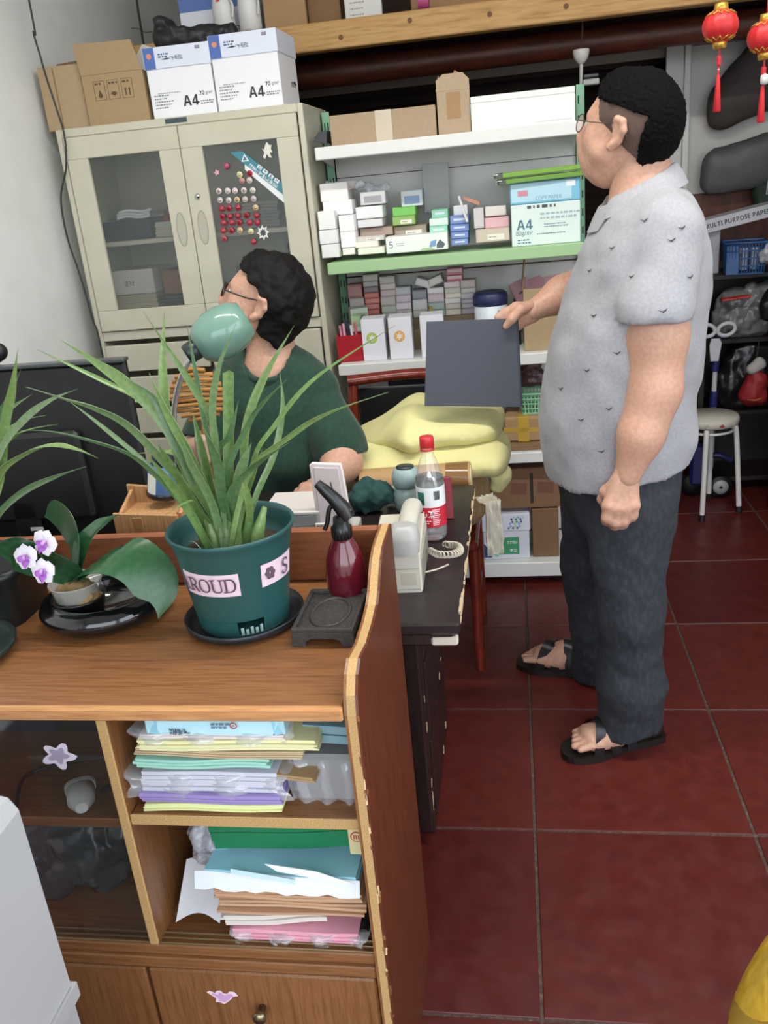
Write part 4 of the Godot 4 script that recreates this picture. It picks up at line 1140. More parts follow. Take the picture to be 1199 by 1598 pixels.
	part(ot, "liner_pot", lathe([Vector2(0, 0), Vector2(0.036, 0), Vector2(0.044, 0.03), Vector2(0.046, 0.034), Vector2(0.043, 0.034), Vector2(0.034, 0.003), Vector2(0, 0.003)], 30), paint("101112", 0.35))
	part(ot, "clear_cup", lathe([Vector2(0, 0.004), Vector2(0.03, 0.004), Vector2(0.042, 0.058), Vector2(0.0445, 0.061), Vector2(0.0425, 0.062), Vector2(0.029, 0.006), Vector2(0, 0.006)], 36), glassy("cup_plastic", "dfe0da", 0.35, 0.1))
	part(ot, "bark", blob([[Vector3(-0.012, 0.03, 0), Vector3(0.014, 0.03, 0.004), 0.026, 0.026], [Vector3(0.01, 0.05, 0.012), Vector3(0.018, 0.052, 0.006), 0.008, 0.008], [Vector3(-0.014, 0.05, -0.01), Vector3(-0.004, 0.05, 0.012), 0.01, 0.008]], 0.004, 120.0, 0.006, 60.0, 3), textured("bark_chips", ramp_tex("bark_chips", 0.08, [[0.0, "5c4630"], [0.4, "83663f"], [0.7, "a18b5c"], [1.0, "b29a6a"]], 3), 0.9, Vector3(25, 25, 25)))
	var od := [textured("orchid_leaf", ramp_tex("orchid_leaf", 0.03, [[0.0, "234c2a"], [1.0, "34623b"]], 3), 0.3, Vector3(5, 5, 5)), textured("orchid_leaf_dark", ramp_tex("orchid_leaf_dark", 0.03, [[0.0, "1f4529"], [1.0, "2f5c38"]], 3), 0.25, Vector3(5, 5, 5))]
	for k in ORCHID_LEAVES.size():
		var q: Array = ORCHID_LEAVES[k]
		var pts := []
		for p in q[1]:
			pts.append(p - ot.position)
		pts[0] = Vector3(0.004 * (k - 2), 0.058, 0.0)
		var sd: Vector3 = [Vector3(0.75, 0.35, -0.5), Vector3(0.2, 0.25, -0.9), Vector3(1, 0.2, 0.5), Vector3(0.6, 0.7, 0.4), Vector3(0.0, 0.9, 0.45)][k]
		part(ot, "leaf", blade(curve(pts, 20), q[0] * 1.9, sd, 0.22, 0.68, 0.35), od[0 if k in [0, 3] else 1])
	part(ot, "flower_stem", tube(curve([Vector3(-0.002, 0.055, 0.0), Vector3(-0.02, 0.1, 0.03), Vector3(-0.02, 0.135, 0.05), Vector3(-0.03, 0.13, 0.062)], 16), 0.0016, 6), paint("4f6d3c", 0.5))
	for q in [[Vector3(-0.032, 0.135, 0.066), 10.0], [Vector3(0.002, 0.156, 0.06), -25.0], [Vector3(-0.005, 0.112, 0.072), 5.0]]:
		orchid_flower(ot, q[0], q[1])
	# spray bottle
	var sp := thing("spray_bottle", "dark red glossy spray bottle with a black trigger head", "bottle", Vector3(-0.288, T, -1.262), 0.1)
	var wine := mat("wine_plastic", "5a1220", 0.12, {"clearcoat_enabled": true, "clearcoat": 0.5, "clearcoat_roughness": 0.05})
	part(sp, "bottle_body", lathe([Vector2(0, 0), Vector2(0.03, 0), Vector2(0.0335, 0.003), Vector2(0.0345, 0.02), Vector2(0.034, 0.055), Vector2(0.031, 0.08), Vector2(0.0245, 0.1), Vector2(0.0175, 0.112), Vector2(0.0155, 0.118), Vector2(0, 0.118)], 40), wine)
	var blk := paint("141415", 0.3)
	part(sp, "collar", lathe([Vector2(0, 0.116), Vector2(0.0165, 0.116), Vector2(0.0165, 0.136), Vector2(0.013, 0.139), Vector2(0.0115, 0.152), Vector2(0, 0.152)], 24), blk)
	for k in 18:
		part(sp, "collar_rib", box(0.0012, 0.017, 0.0012, 0.0002), blk, Vector3(cos(TAU * k / 18) * 0.0167, 0.118, sin(TAU * k / 18) * 0.0167), Vector3(0, -rad_to_deg(TAU * k / 18), 0))
	part(sp, "spray_head", tube([Vector3(0.012, 0.15, 0), Vector3(0.006, 0.166, 0), Vector3(-0.008, 0.186, 0), Vector3(-0.02, 0.2, 0), Vector3(-0.024, 0.2045, 0)], [0.0125, 0.0135, 0.011, 0.0095, 0.0085], 14), blk)
	part(sp, "head_back", blob([[Vector3(0.004, 0.15, 0), Vector3(0.014, 0.162, 0), 0.011, 0.009]], 0.003, 120.0), blk)
	part(sp, "nozzle", tube([Vector3(-0.022, 0.202, 0), Vector3(-0.03, 0.2115, 0)], [0.0085, 0.0075], 12), paint("1d1d1f", 0.35))
	part(sp, "trigger", tube(curve([Vector3(-0.006, 0.176, 0), Vector3(-0.015, 0.168, 0), Vector3(-0.019, 0.155, 0), Vector3(-0.022, 0.142, 0), Vector3(-0.027, 0.132, 0)], 14), 0.005, 10, 0.8), blk)
	# inkstone
	var im := textured("ink_slate", ramp_tex("ink_slate", 0.03, [[0.0, "2a2827"], [0.6, "393634"], [1.0, "4d4946"]], 4), 0.55, Vector3(6, 6, 6))
	var it := thing("ink_stone", "dark grey rectangular inkstone on four feet at the counter's right end", "inkstone", Vector3(-0.3005, T, -1.18), -0.02)
	part(it, "slab", box(0.097, 0.011, 0.136, 0.002), im, Vector3(0, 0.014, 0))
	for q in [[0, 0.0645, 0.097, 0.007], [0, -0.0645, 0.097, 0.007]]:
		part(it, "rim", box(q[2], 0.007, q[3], 0.0015), im, Vector3(q[0], 0.0245, q[1]))
	for s in [-1, 1]:
		part(it, "rim", box(0.006, 0.007, 0.122, 0.0015), im, Vector3(s * 0.0455, 0.0245, 0))
		part(it, "foot", plate([Vector2(-0.0485, 0.016), Vector2(-0.0485, 0), Vector2(-0.029, 0), Vector2(-0.026, 0.009), Vector2(-0.018, 0.013), Vector2(0.018, 0.013), Vector2(0.026, 0.009), Vector2(0.029, 0), Vector2(0.0485, 0), Vector2(0.0485, 0.016)], 0.012, 0.0008), im, Vector3(0, 0, s * 0.062 - 0.006))
	var el := []
	for k in 37:
		var a := TAU * k / 36.0
		el.append(Vector3(cos(a) * 0.03, 0.0, sin(a) * 0.047))
	part(it, "ink_well", tube(el, 0.003, 8), im, Vector3(0, 0.0252, 0.004))

func lathe_arc(r0: float, r1: float, y0: float, y1: float, a0: float, a1: float) -> ArrayMesh:   # patch on a conical pot wall
	var rows := []
	for i in 2:
		var row := []
		for k in 17:
			var a := deg_to_rad(lerpf(a0, a1, k / 16.0))
			var r := lerpf(r0, r1, float(i))
			row.append(Vector3(cos(a) * r, y0 if i == 0 else y1, -sin(a) * r))
		rows.append(row)
	rows.reverse()
	return sheet(rows, 0.0005)

func bend_text(parent: Node3D, text: String, size: float, y: float, r: float, a0: float, a1: float, m: Material):
	for k in text.length():
		var a := deg_to_rad(lerpf(a0, a1, (k + 0.5) / text.length()))
		letters(parent, text[k], size, m, Vector3(cos(a) * (r + 0.0012), y, -sin(a) * (r + 0.0012)), Vector3(8, rad_to_deg(a) + 90.0, 0), false, true)

func orchid_flower(parent: Node3D, at: Vector3, roll: float):
	var white := mat("orchid_petal", "e6dfe8", 0.6, {"backlight_enabled": true, "backlight": Color(0.3, 0.25, 0.3)})
	var purple := mat("orchid_lip", "a05ab8", 0.5)
	var f := part(parent, "flower", blob([[Vector3.ZERO, Vector3(0, 0, 0.003), 0.004, 0.004]], 0.0015, 200.0), paint("c79ad2", 0.5), at, Vector3(-12, -8, roll))
	f.scale = Vector3.ONE * 1.3
	for k in 5:
		var a := deg_to_rad([90, 162, 234, 306, 18][k])
		var d := Vector3(cos(a), sin(a), 0)
		var big: bool = k in [1, 4]
		part(f, "petal", blade(curve([Vector3(0, 0, 0), d * 0.008 + Vector3(0, 0, 0.003), d * (0.018 if big else 0.017) + Vector3(0, 0, 0.0005)], 8), 0.019 if big else 0.0135, Vector3(-d.y, d.x, 0), 0.15, 0.72, 0.4), white)
	part(f, "lip", blade(curve([Vector3(0, 0, 0.002), Vector3(0, -0.006, 0.007), Vector3(0, -0.014, 0.006)], 8), 0.012, Vector3(1, 0, 0), 0.5, 0.45, 0.6), purple)
	for s in [-1, 1]:
		part(f, "lip_side", blade(curve([Vector3(0, 0, 0.002), Vector3(s * 0.004, -0.001, 0.007), Vector3(s * 0.008, -0.002, 0.006)], 6), 0.008, Vector3(0, 1, 0), 0.3, 0.5, 0.6), purple)

# ---------------------------------------------------------------- on and behind the desk
func desk_things():
	var D := 0.7505
	# monitor seen from behind
	var mo := thing("computer_monitor", "large black computer monitor seen from behind on the desk", "monitor", Vector3(-1.085, D, -1.66), 0.04)
	var bk := paint("08090a", 0.5)
	part(mo, "stand_base", loft([disc(0.13, 0.1, 0.0, 0, 0, 32, 4.0), disc(0.13, 0.1, 0.01, 0, 0, 32, 4.0), disc(0.12, 0.09, 0.014, 0, 0, 32, 4.0)]), bk)
	part(mo, "stand_neck", box(0.06, 0.16, 0.03, 0.006), bk, Vector3(0, 0.012, 0.0))
	part(mo, "housing", plate([Vector2(-0.31, 0.075), Vector2(0.285, 0.065), Vector2(0.285, 0.455), Vector2(-0.31, 0.46)], 0.022, 0.006), bk, Vector3(0, 0, -0.03))
	part(mo, "housing_back", box(0.36, 0.2, 0.03, 0.012), paint("0a0b0c", 0.5), Vector3(-0.02, 0.12, 0.0))
	part(mo, "bezel_top", box(0.595, 0.008, 0.03, 0.002), paint("3a3d40", 0.3), Vector3(-0.012, 0.456, -0.02), Vector3(0, 0, -0.4))
	part(mo, "screen", box(0.56, 0.36, 0.002, 0.0), paint("101417", 0.15), Vector3(-0.012, 0.08, -0.031))
	part(mo, "rating_label", box(0.03, 0.008, 0.001, 0.0002), paint("c9cac8", 0.5), Vector3(0.02, 0.1, 0.0155))
	# bits under and beside the monitor
	var ks := thing("receipt_printer", "small black receipt printer beside the monitor at the left edge", "printer", Vector3(-1.0, D, -1.47))
	part(ks, "printer_body", box(0.14, 0.12, 0.13, 0.012), paint("0c0d0f", 0.45))
	part(ks, "ribbed_cover", box(0.12, 0.02, 0.1, 0.006), paint("1c1d20", 0.35), Vector3(0, 0.12, 0))
	for k in 6:
		part(ks, "rib", box(0.1, 0.006, 0.004, 0.001), paint("24262a", 0.4), Vector3(0, 0.02 + k * 0.014, 0.066))
	solo("web_camera", "black rounded webcam top above the monitor at the left edge", "camera", blob([[Vector3(-0.03, 0, 0), Vector3(0.02, 0, 0), 0.02, 0.018], [Vector3(-0.005, -0.03, 0), Vector3(-0.005, 0, 0), 0.01, 0.01]], 0.005, 90.0), bk, Vector3(-1.1, 1.242, -1.69))
	# bamboo pen box with a jar on it
	var pb := thing("pen_box", "open bamboo desk organiser behind the counter rail", "box", Vector3(-0.715, D, -1.5), 0.0)
	var bam := textured("bamboo", ramp_tex("bamboo", 0.02, [[0.0, "9c6f41"], [0.5, "b4875a"], [1.0, "c79c6c"]], 4), 0.5, Vector3(14, 1.0, 14))
	part(pb, "front_panel", plate([Vector2(-0.064, 0.0), Vector2(0.066, 0.0), Vector2(0.066, 0.196), Vector2(-0.064, 0.204)], 0.008, 0.001), bam, Vector3(0, 0, 0.036))
	part(pb, "back_panel", plate([Vector2(-0.064, 0.0), Vector2(0.066, 0.0), Vector2(0.066, 0.22), Vector2(-0.064, 0.235)], 0.008, 0.001), bam, Vector3(0, 0, -0.044))
	for s in [-1, 1]:
		part(pb, "side_panel", plate([Vector2(-0.036, 0.0), Vector2(0.036, 0.0), Vector2(0.036, 0.225), Vector2(-0.036, 0.198)], 0.007, 0.001), bam, Vector3(0.0035 + s * 0.062, 0, 0), Vector3(0, 90, 0))
	part(pb, "divider", box(0.12, 0.006, 0.07, 0.001), bam, Vector3(0, 0.19, -0.002))
	part(pb, "front_slat", box(0.02, 0.19, 0.003, 0.001), paint("9f7447", 0.5), Vector3(-0.015, 0.004, 0.044))
	part(pb, "front_slat", box(0.03, 0.006, 0.003, 0.001), paint("a97f52", 0.5), Vector3(-0.005, 0.05, 0.0445))
	var jr := thing("glue_jar", "blue-labelled glass jar lying tilted in the bamboo organiser", "jar", Vector3(-0.7, D + 0.215, -1.52))
	jr.rotation_degrees = Vector3(0, 0, -12)
	part(jr, "jar_body", lathe([Vector2(0, 0), Vector2(0.026, 0), Vector2(0.029, 0.004), Vector2(0.029, 0.055), Vector2(0.024, 0.066), Vector2(0, 0.066)], 28), paint("4d6f9a", 0.2))
	part(jr, "jar_lid", lathe([Vector2(0, 0.066), Vector2(0.022, 0.066), Vector2(0.022, 0.086), Vector2(0.019, 0.089), Vector2(0, 0.089)], 24), paint("1b2130", 0.4))
	part(jr, "paper_label", lathe_arc(0.0292, 0.0292, 0.01, 0.05, -140, -95), paint("d9dccb", 0.6))
	part(jr, "jar_foot", lathe([Vector2(0, -0.0), Vector2(0.03, 0.0), Vector2(0.0305, 0.01), Vector2(0.0285, 0.012)], 28), paint("1c1a1c", 0.3))
	solo("yellow_note", "crumpled yellow paper beside the bamboo organiser", "paper", blob([[Vector3(0, 0.07, 0), Vector3(0.014, 0.09, 0), 0.03, 0.022], [Vector3(0.02, 0.02, 0), Vector3(0, 0.07, 0), 0.03, 0.03]], 0.006, 90.0, 0.012, 40.0, 5, [[Vector3(0, -1, 0), 0.0]]), paint("c7b92f", 0.6), Vector3(-0.83, D, -1.49))
	solo("keyboard_box", "flat striped carton lying behind the flowering orchid", "box", box(0.12, 0.09, 0.08, 0.003), paint("9aa59c", 0.6), Vector3(-0.9, D, -1.43), Vector3(0, 12, 0))
	# desk lamp with a green glass shade on a flexible neck
	var lp := thing("desk_lamp", "desk lamp with a pale green dome shade on a silver gooseneck", "lamp", Vector3(-0.83, D, -1.86))
	part(lp, "lamp_base", lathe([Vector2(0, 0), Vector2(0.07, 0), Vector2(0.072, 0.008), Vector2(0.06, 0.018), Vector2(0.018, 0.024), Vector2(0, 0.024)], 32), paint("22272a", 0.35))
	var neck := curve([Vector3(0, 0.02, 0), Vector3(0.012, 0.14, 0), Vector3(0.035, 0.27, 0), Vector3(0.055, 0.34, 0.0), Vector3(0.09, 0.405, 0.0), Vector3(0.13, 0.44, -0.005)], 70)
	var rr := []
	for k in neck.size():
		rr.append(0.0072 if k % 2 else 0.0058)
	part(lp, "gooseneck", tube(neck, rr, 10), mat("lamp_neck", "c9cbc7", 0.25, {"metallic": 0.8}))
	var sh := part(lp, "lamp_shade", lathe([Vector2(0.02, 0.0), Vector2(0.034, 0.004), Vector2(0.048, 0.02), Vector2(0.057, 0.05), Vector2(0.058, 0.08), Vector2(0.051, 0.11), Vector2(0.04, 0.13), Vector2(0.037, 0.13), Vector2(0.048, 0.108), Vector2(0.0545, 0.08), Vector2(0.0535, 0.05), Vector2(0.045, 0.023), Vector2(0.032, 0.008), Vector2(0.02, 0.004)], 44), mat("shade_glass", "6c9182", 0.1, {"backlight_enabled": true, "backlight": Color(0.2, 0.3, 0.25), "clearcoat_enabled": true, "clearcoat": 0.5}), Vector3(0.122, 0.442, 0.0))
	sh.basis = Basis(Quaternion(Vector3.UP, Vector3(0.84, 0.42, -0.42).normalized()))
	part(sh, "lamp_socket", lathe([Vector2(0, -0.028), Vector2(0.021, -0.028), Vector2(0.0235, -0.022), Vector2(0.0235, 0.012), Vector2(0.0, 0.014)], 24), paint("23302c", 0.35))
	part(sh, "bulb", lathe([Vector2(0.0, 0.014), Vector2(0.012, 0.014), Vector2(0.014, 0.03), Vector2(0.028, 0.058), Vector2(0.027, 0.075), Vector2(0.015, 0.09), Vector2(0, 0.094)], 24), paint("dfe3df", 0.3))
	# woven bamboo fan behind the lamp
	var fn := thing("woven_fan", "woven bamboo hand fan standing behind the lamp", "fan", Vector3(-0.786, D, -2.018), 0.0)
	var weave := textured("woven", ramp_tex("woven", 0.06, [[0.0, "8a5a26"], [0.5, "b07a3a"], [1.0, "c99a58"]], 3), 0.7, Vector3(6, 30, 6))
	for k in 11:
		var yy := 0.238 + k * 0.0125
		var hw := 0.07 * sqrt(maxf(0.08, 1.0 - pow((yy - 0.3) / 0.07, 2.0)))
		part(fn, "strip", tube([Vector3(-hw, yy, 0.004 * (k % 2)), Vector3(0, yy + 0.004, 0.004), Vector3(hw, yy, 0.004 * ((k + 1) % 2))], 0.0056, 7), weave)
	part(fn, "fan_handle", tube([Vector3(0, 0.08, 0), Vector3(-0.002, 0.37, -0.004)], 0.007, 8), paint("8f6331", 0.5))
	# label printer: flat clear tray and an upright white lid
	var pr := thing("label_printer", "white label printer with clear tray and lid standing open", "printer", Vector3(-0.44, D, -1.70))
	var offw := paint("cfc8c4", 0.4)
	part(pr, "tray", box(0.15, 0.03, 0.12, 0.004), paint("aeb0ae", 0.3), Vector3(-0.025, 0.06, 0))
	part(pr, "tray_cover", box(0.15, 0.028, 0.125, 0.004), glassy("tray_clear", "c9ccca", 0.45, 0.1), Vector3(-0.025, 0.09, 0))
	part(pr, "printer_body", box(0.19, 0.06, 0.14, 0.004), paint("b9b6b0", 0.4), Vector3(-0.01, 0, 0))
	part(pr, "tray_lip", box(0.16, 0.008, 0.128, 0.002), offw, Vector3(-0.025, 0.118, 0))
	part(pr, "lid", plate([Vector2(0.016, 0.07), Vector2(0.084, 0.07), Vector2(0.09, 0.09), Vector2(0.083, 0.205), Vector2(0.08, 0.226), Vector2(0.02, 0.231), Vector2(0.014, 0.226)], 0.01, 0.002), paint("ddd2d0", 0.4), Vector3(0, 0, 0.052))
	part(pr, "lid_inner_panel", plate([Vector2(0.023, 0.085), Vector2(0.08, 0.085), Vector2(0.074, 0.218), Vector2(0.023, 0.222)], 0.002, 0.0006), paint("d0c3c2", 0.45), Vector3(0, 0, 0.0622))
	part(pr, "lid_slit", box(0.003, 0.07, 0.001, 0.0003), paint("5d5557", 0.5), Vector3(0.066, 0.12, 0.0648), Vector3(0, 0, 9))
	part(pr, "paper_roll_label", box(0.026, 0.018, 0.003, 0.001), paint("e8e8e6", 0.5), Vector3(0.027, 0.084, 0.071))
	for k in 7:
		part(pr, "barcode_bar", box(0.0012 + 0.0008 * (k % 2), 0.012, 0.0008, 0.0), paint("2c2c2c", 0.6), Vector3(0.018 + k * 0.003, 0.086, 0.0728))
	solo("paper_slip", "small white paper slip standing behind the flower pot", "paper", plate([Vector2(0, 0), Vector2(0.05, 0), Vector2(0.05, 0.022), Vector2(0.002, 0.019)], 0.001), paint("dfe3df", 0.6), Vector3(-0.585, D + 0.0, -1.78), Vector3(-70, 0, 0))
	# telephone with coiled cord
	var ph := thing("desk_telephone", "cream desk telephone with a grey-lidded handset end and coiled cord", "telephone", Vector3(-0.245, D, -1.60), 0.03)
	var cream := paint("c9c5b6", 0.42)
	part(ph, "phone_base", plate([Vector2(-0.1, 0.0), Vector2(0.1, 0.0), Vector2(0.1, 0.06), Vector2(0.07, 0.1), Vector2(-0.1, 0.082)], 0.094, 0.003), cream, Vector3(-0.047, 0, 0), Vector3(0, 90, 0))
	part(ph, "panel_seam", box(0.001, 0.05, 0.17, 0.0), paint("8f8c80", 0.5), Vector3(0.0475, 0.01, 0.0))
	part(ph, "front_label", box(0.03, 0.026, 0.001, 0.0003), paint("b9b4a0", 0.5), Vector3(0.022, 0.016, 0.1002))
	for y in [0.05, 0.006]:
		part(ph, "front_seam", box(0.085, 0.0015, 0.001, 0.0), paint("96927f", 0.5), Vector3(0, y, 0.1001))
	var hs := part(ph, "handset", tube(curve([Vector3(0.022, 0.085, 0.09), Vector3(0.022, 0.113, 0.075), Vector3(0.022, 0.122, 0.0), Vector3(0.022, 0.116, -0.075), Vector3(0.022, 0.1, -0.095)], 20), 0.02, 14, 0.8), paint("c2bfb2", 0.4))
	part(hs, "handset_end", loft([disc(0.03, 0.028, 0.082, 0.016, 0.082, 24, 3.0), disc(0.032, 0.03, 0.11, 0.016, 0.08, 24, 3.0), disc(0.027, 0.026, 0.13, 0.016, 0.078, 24, 3.0), disc(0.018, 0.016, 0.136, 0.016, 0.078, 24, 2.5)]), paint("a5a5a1", 0.4))
	part(ph, "side_knob", box(0.03, 0.03, 0.05, 0.004), paint("bdb9ab", 0.4), Vector3(-0.062, 0.07, 0.02))
	var coil := []
	var path := curve([Vector3(0.058, 0.03, -0.03), Vector3(0.075, 0.035, 0.0), Vector3(0.105, 0.03, -0.01), Vector3(0.117, 0.02, -0.05), Vector3(0.11, 0.014, -0.09), Vector3(0.085, 0.013, -0.1)], 180)
	for k in path.size():
		var a := k * 0.72
		coil.append(path[k] + Vector3(cos(a) * 0.007, sin(a) * 0.007, 0.003 * cos(a)))
	part(ph, "coiled_cord", tube(coil, 0.0019, 6), paint("bdb6a4", 0.5))
	part(ph, "cord_tail", tube(curve([Vector3(0.048, 0.01, 0.03), Vector3(0.07, 0.006, 0.01), Vector3(0.095, 0.012, 0.0)], 12), 0.0018, 6), paint("c5bfae", 0.5))
	# water bottle
	var wb := thing("water_bottle", "clear plastic water bottle with red cap and red and white label", "bottle", Vector3(-0.196, D, -1.775))
	var pet := glassy("bottle_plastic", "e4ecec", 0.12, 0.04)
	part(wb, "bottle_body", lathe([Vector2(0, 0.004), Vector2(0.018, 0.0), Vector2(0.027, 0.002), Vector2(0.031, 0.01), Vector2(0.0315, 0.03), Vector2(0.03, 0.034), Vector2(0.0315, 0.038), Vector2(0.0315, 0.128), Vector2(0.03, 0.14), Vector2(0.025, 0.165), Vector2(0.018, 0.185), Vector2(0.0135, 0.196), Vector2(0.0125, 0.205), Vector2(0.0125, 0.215)], 40), pet)
	part(wb, "water", lathe([Vector2(0, 0.006), Vector2(0.026, 0.004), Vector2(0.0295, 0.012), Vector2(0.0302, 0.03), Vector2(0.0302, 0.146), Vector2(0, 0.146)], 36), mat("water", "f4f8f8", 0.02, {"refraction_enabled": true, "refraction_scale": 0.033, "transparency": BaseMaterial3D.TRANSPARENCY_ALPHA}))
	mats["water"].albedo_color.a = 0.04
	part(wb, "bottle_cap", lathe([Vector2(0, 0.236), Vector2(0.0145, 0.236), Vector2(0.0155, 0.234), Vector2(0.0158, 0.214), Vector2(0.0135, 0.212)], 28), paint("c2292e", 0.4))
	part(wb, "neck_ring", lathe([Vector2(0.0125, 0.206), Vector2(0.0158, 0.206), Vector2(0.0158, 0.21), Vector2(0.0125, 0.21)], 28), paint("c2292e", 0.4))
	part(wb, "label_white", lathe_arc(0.0322, 0.0322, 0.083, 0.128, -180, 180), paint("dfe3e2", 0.45))
	part(wb, "label_red", lathe_arc(0.0323, 0.0323, 0.036, 0.083, -180, 180), paint("bf2335", 0.45))
	part(wb, "label_mark", lathe_arc(0.0326, 0.0326, 0.09, 0.118, -142, -110), paint("2b6e63", 0.5))
	part(wb, "label_mark", lathe_arc(0.0328, 0.0328, 0.088, 0.1, -138, -114), paint("173a36", 0.5))
	for k in 8:
		part(wb, "barcode_bar", lathe_arc(0.0326, 0.0326, 0.1, 0.12, -72 + k * 3.2, -70.6 + k * 3.2 + (k % 3) * 0.6), paint("2a2a2c", 0.6))
	for k in 9:
		part(wb, "small_print", lathe_arc(0.0327, 0.0327, 0.042 + k * 0.0043, 0.0438 + k * 0.0043, -82, -58 + 4 * (k % 3)), paint("e6c9cc", 0.6))
	glyphs(wb, [[[1, 5, 1, 1], [1, 1, 7, 1], [7, 5, 7, 1], [4, 8, 4, 1]], [[1, 8, 7, 8], [2, 7, 6, 7], [2, 7, 2, 5], [6, 7, 6, 5], [2, 5, 6, 5], [4, 5, 4, 0], [4, 3, 1, 1], [4, 3, 7, 1], [2, 6, 6, 6]]], 0.014, paint("e9dfe0", 0.6), Vector3(-0.021, 0.06, 0.0322), 0.0, 0.13)
	print_lines(wb, 0.022, 2, 0.005, 0.0024, paint("e6d3d5", 0.6), Vector3(-0.008, 0.052, 0.033), Vector3.ZERO, 9)
	# thermos cup of two rounded halves
	var th := thing("thermos_cup", "pale grey-green rounded thermos cup with dark button on its lid", "cup", Vector3(-0.273, D, -1.955))
	part(th, "cup_body", lathe([Vector2(0, 0), Vector2(0.026, 0), Vector2(0.031, 0.008), Vector2(0.033, 0.028), Vector2(0.0325, 0.045), Vector2(0.0285, 0.058), Vector2(0.0265, 0.061), Vector2(0, 0.061)], 36), paint("8b9f9d", 0.3))
	part(th, "cup_lid", lathe([Vector2(0, 0.061), Vector2(0.0275, 0.061), Vector2(0.0325, 0.069), Vector2(0.0345, 0.082), Vector2(0.033, 0.096), Vector2(0.028, 0.106), Vector2(0.024, 0.109), Vector2(0, 0.109)], 36), paint("93a9a8", 0.3))
	part(th, "lid_button", lathe([Vector2(0, 0.109), Vector2(0.022, 0.109), Vector2(0.0215, 0.1125), Vector2(0, 0.1135)], 28), paint("2b3436", 0.35))
	part(th, "cup_badge", lathe([Vector2(0, 0), Vector2(0.004, 0), Vector2(0.004, 0.0008), Vector2(0, 0.001)], 14), paint("b9c9c8", 0.4), Vector3(0.006, 0.02, 0.0328), Vector3(90, 0, 0))
	# green cloth, red notebook
	solo("green_cloth", "crumpled dark green cloth between the printer and thermos", "cloth", blob([[Vector3(-0.02, 0.03, 0), Vector3(0.025, 0.035, 0), 0.032, 0.028], [Vector3(-0.015, 0.05, 0), Vector3(-0.005, 0.075, 0), 0.022, 0.012], [Vector3(0.02, 0.05, 0.0), Vector3(0.035, 0.055, 0.0), 0.015, 0.008]], 0.006, 80.0, 0.013, 22.0, 2, [[Vector3(0, -1, 0), 0.0]]), mat("green_cloth", "163f3c", 0.8, {"rim_enabled": true, "rim": 0.3}), Vector3(-0.362, D, -1.955))
	solo("notebook", "dark red notebook standing behind the water bottle", "book", box(0.075, 0.1, 0.014, 0.0015), paint("7a1f2c", 0.5), Vector3(-0.195, D, -1.885), Vector3(-8, 6, 0))
	solo("paper_slip", "white tissue sheet beside the thermos cup", "paper", plate([Vector2(0, 0), Vector2(0.03, 0.0), Vector2(0.028, 0.05), Vector2(0.012, 0.045)], 0.001), paint("d8dad6", 0.7), Vector3(-0.332, D, -1.985), Vector3(-14, 0, 6))
	# red wooden chair behind the desk
	var ch := thing("wooden_chair", "red-brown lacquered wooden chair loaded with a yellow cushion behind the desk", "chair", Vector3(-0.345, 0, -2.62))
	var lac := textured("red_lacquer", ramp_tex("red_lacquer", 0.02, [[0.0, "5c1f14"], [0.5, "74291a"], [1.0, "853423"]], 4), 0.25, Vector3(6, 1, 6))
	part(ch, "seat", box(0.42, 0.035, 0.4, 0.008), lac, Vector3(0, 0.425, 0.0))
	for s in [-1, 1]:
		part(ch, "leg", tube([Vector3(s * 0.195, 0.425, 0.17), Vector3(s * 0.197, 0.0, 0.18)], [0.019, 0.015], 12), lac)
		part(ch, "leg", tube([Vector3(s * 0.19, 0.425, -0.17), Vector3(s * 0.195, 0.0, -0.2)], [0.019, 0.015], 12), lac)
		part(ch, "back_post", tube(curve([Vector3(s * 0.2, 0.43, -0.17), Vector3(s * 0.205, 0.68, -0.17), Vector3(s * 0.2, 0.885, -0.185)], 12), 0.017, 12), lac)
		part(ch, "stretcher", box(0.016, 0.022, 0.34, 0.003), lac, Vector3(s * 0.194, 0.17, -0.01))
	part(ch, "top_rail", tube(curve([Vector3(-0.215, 0.895, -0.18), Vector3(0, 0.9, -0.215), Vector3(0.215, 0.895, -0.18)], 16), 0.024, 12, 0.75), lac)
	part(ch, "back_panel", box(0.37, 0.3, 0.018, 0.004), paint("16171b", 0.35), Vector3(0, 0.565, -0.2), Vector3.ZERO, "black leather back panel")
	# bundle on the seat, kraft roll and the folded yellow blanket
	solo("paper_bundle", "bundle of kraft packing paper filling the chair seat", "bundle", blob([[Vector3(-0.14, 0.1, 0), Vector3(0.14, 0.1, 0), 0.1, 0.1, Vector3(1, 1, 0.62)], [Vector3(-0.15, 0.16, 0.03), Vector3(0.15, 0.16, 0.03), 0.07, 0.07, Vector3(1, 1, 0.6)]], 0.012, 40.0, 0.012, 14.0, 8, [[Vector3(0, -1, 0), 0.0]]), paint("b99c72", 0.7), Vector3(-0.34, 0.461, -2.56))
	var kr := thing("kraft_roll", "roll of brown wrapping paper along the desk's far edge", "roll", Vector3(-0.28, 0.0, -2.2))
	part(kr, "paper_roll", tube([Vector3(-0.15, 0.735, 0.0), Vector3(0.15, 0.745, 0.0)], 0.042, 20), paint("b08d5e", 0.6))
	part(kr, "plastic_tape", tube([Vector3(0.085, 0.743, 0), Vector3(0.145, 0.745, 0)], 0.0428, 20), glassy("brown_tape", "8a6238", 0.6, 0.15))
	part(kr, "roll_core", tube([Vector3(0.1495, 0.745, 0.0), Vector3(0.152, 0.745, 0.0)], 0.034, 20), paint("d6c79a", 0.7))
	var yel := mat("yellow_fleece", "d8d294", 0.9, {"rim_enabled": true, "rim": 0.4})
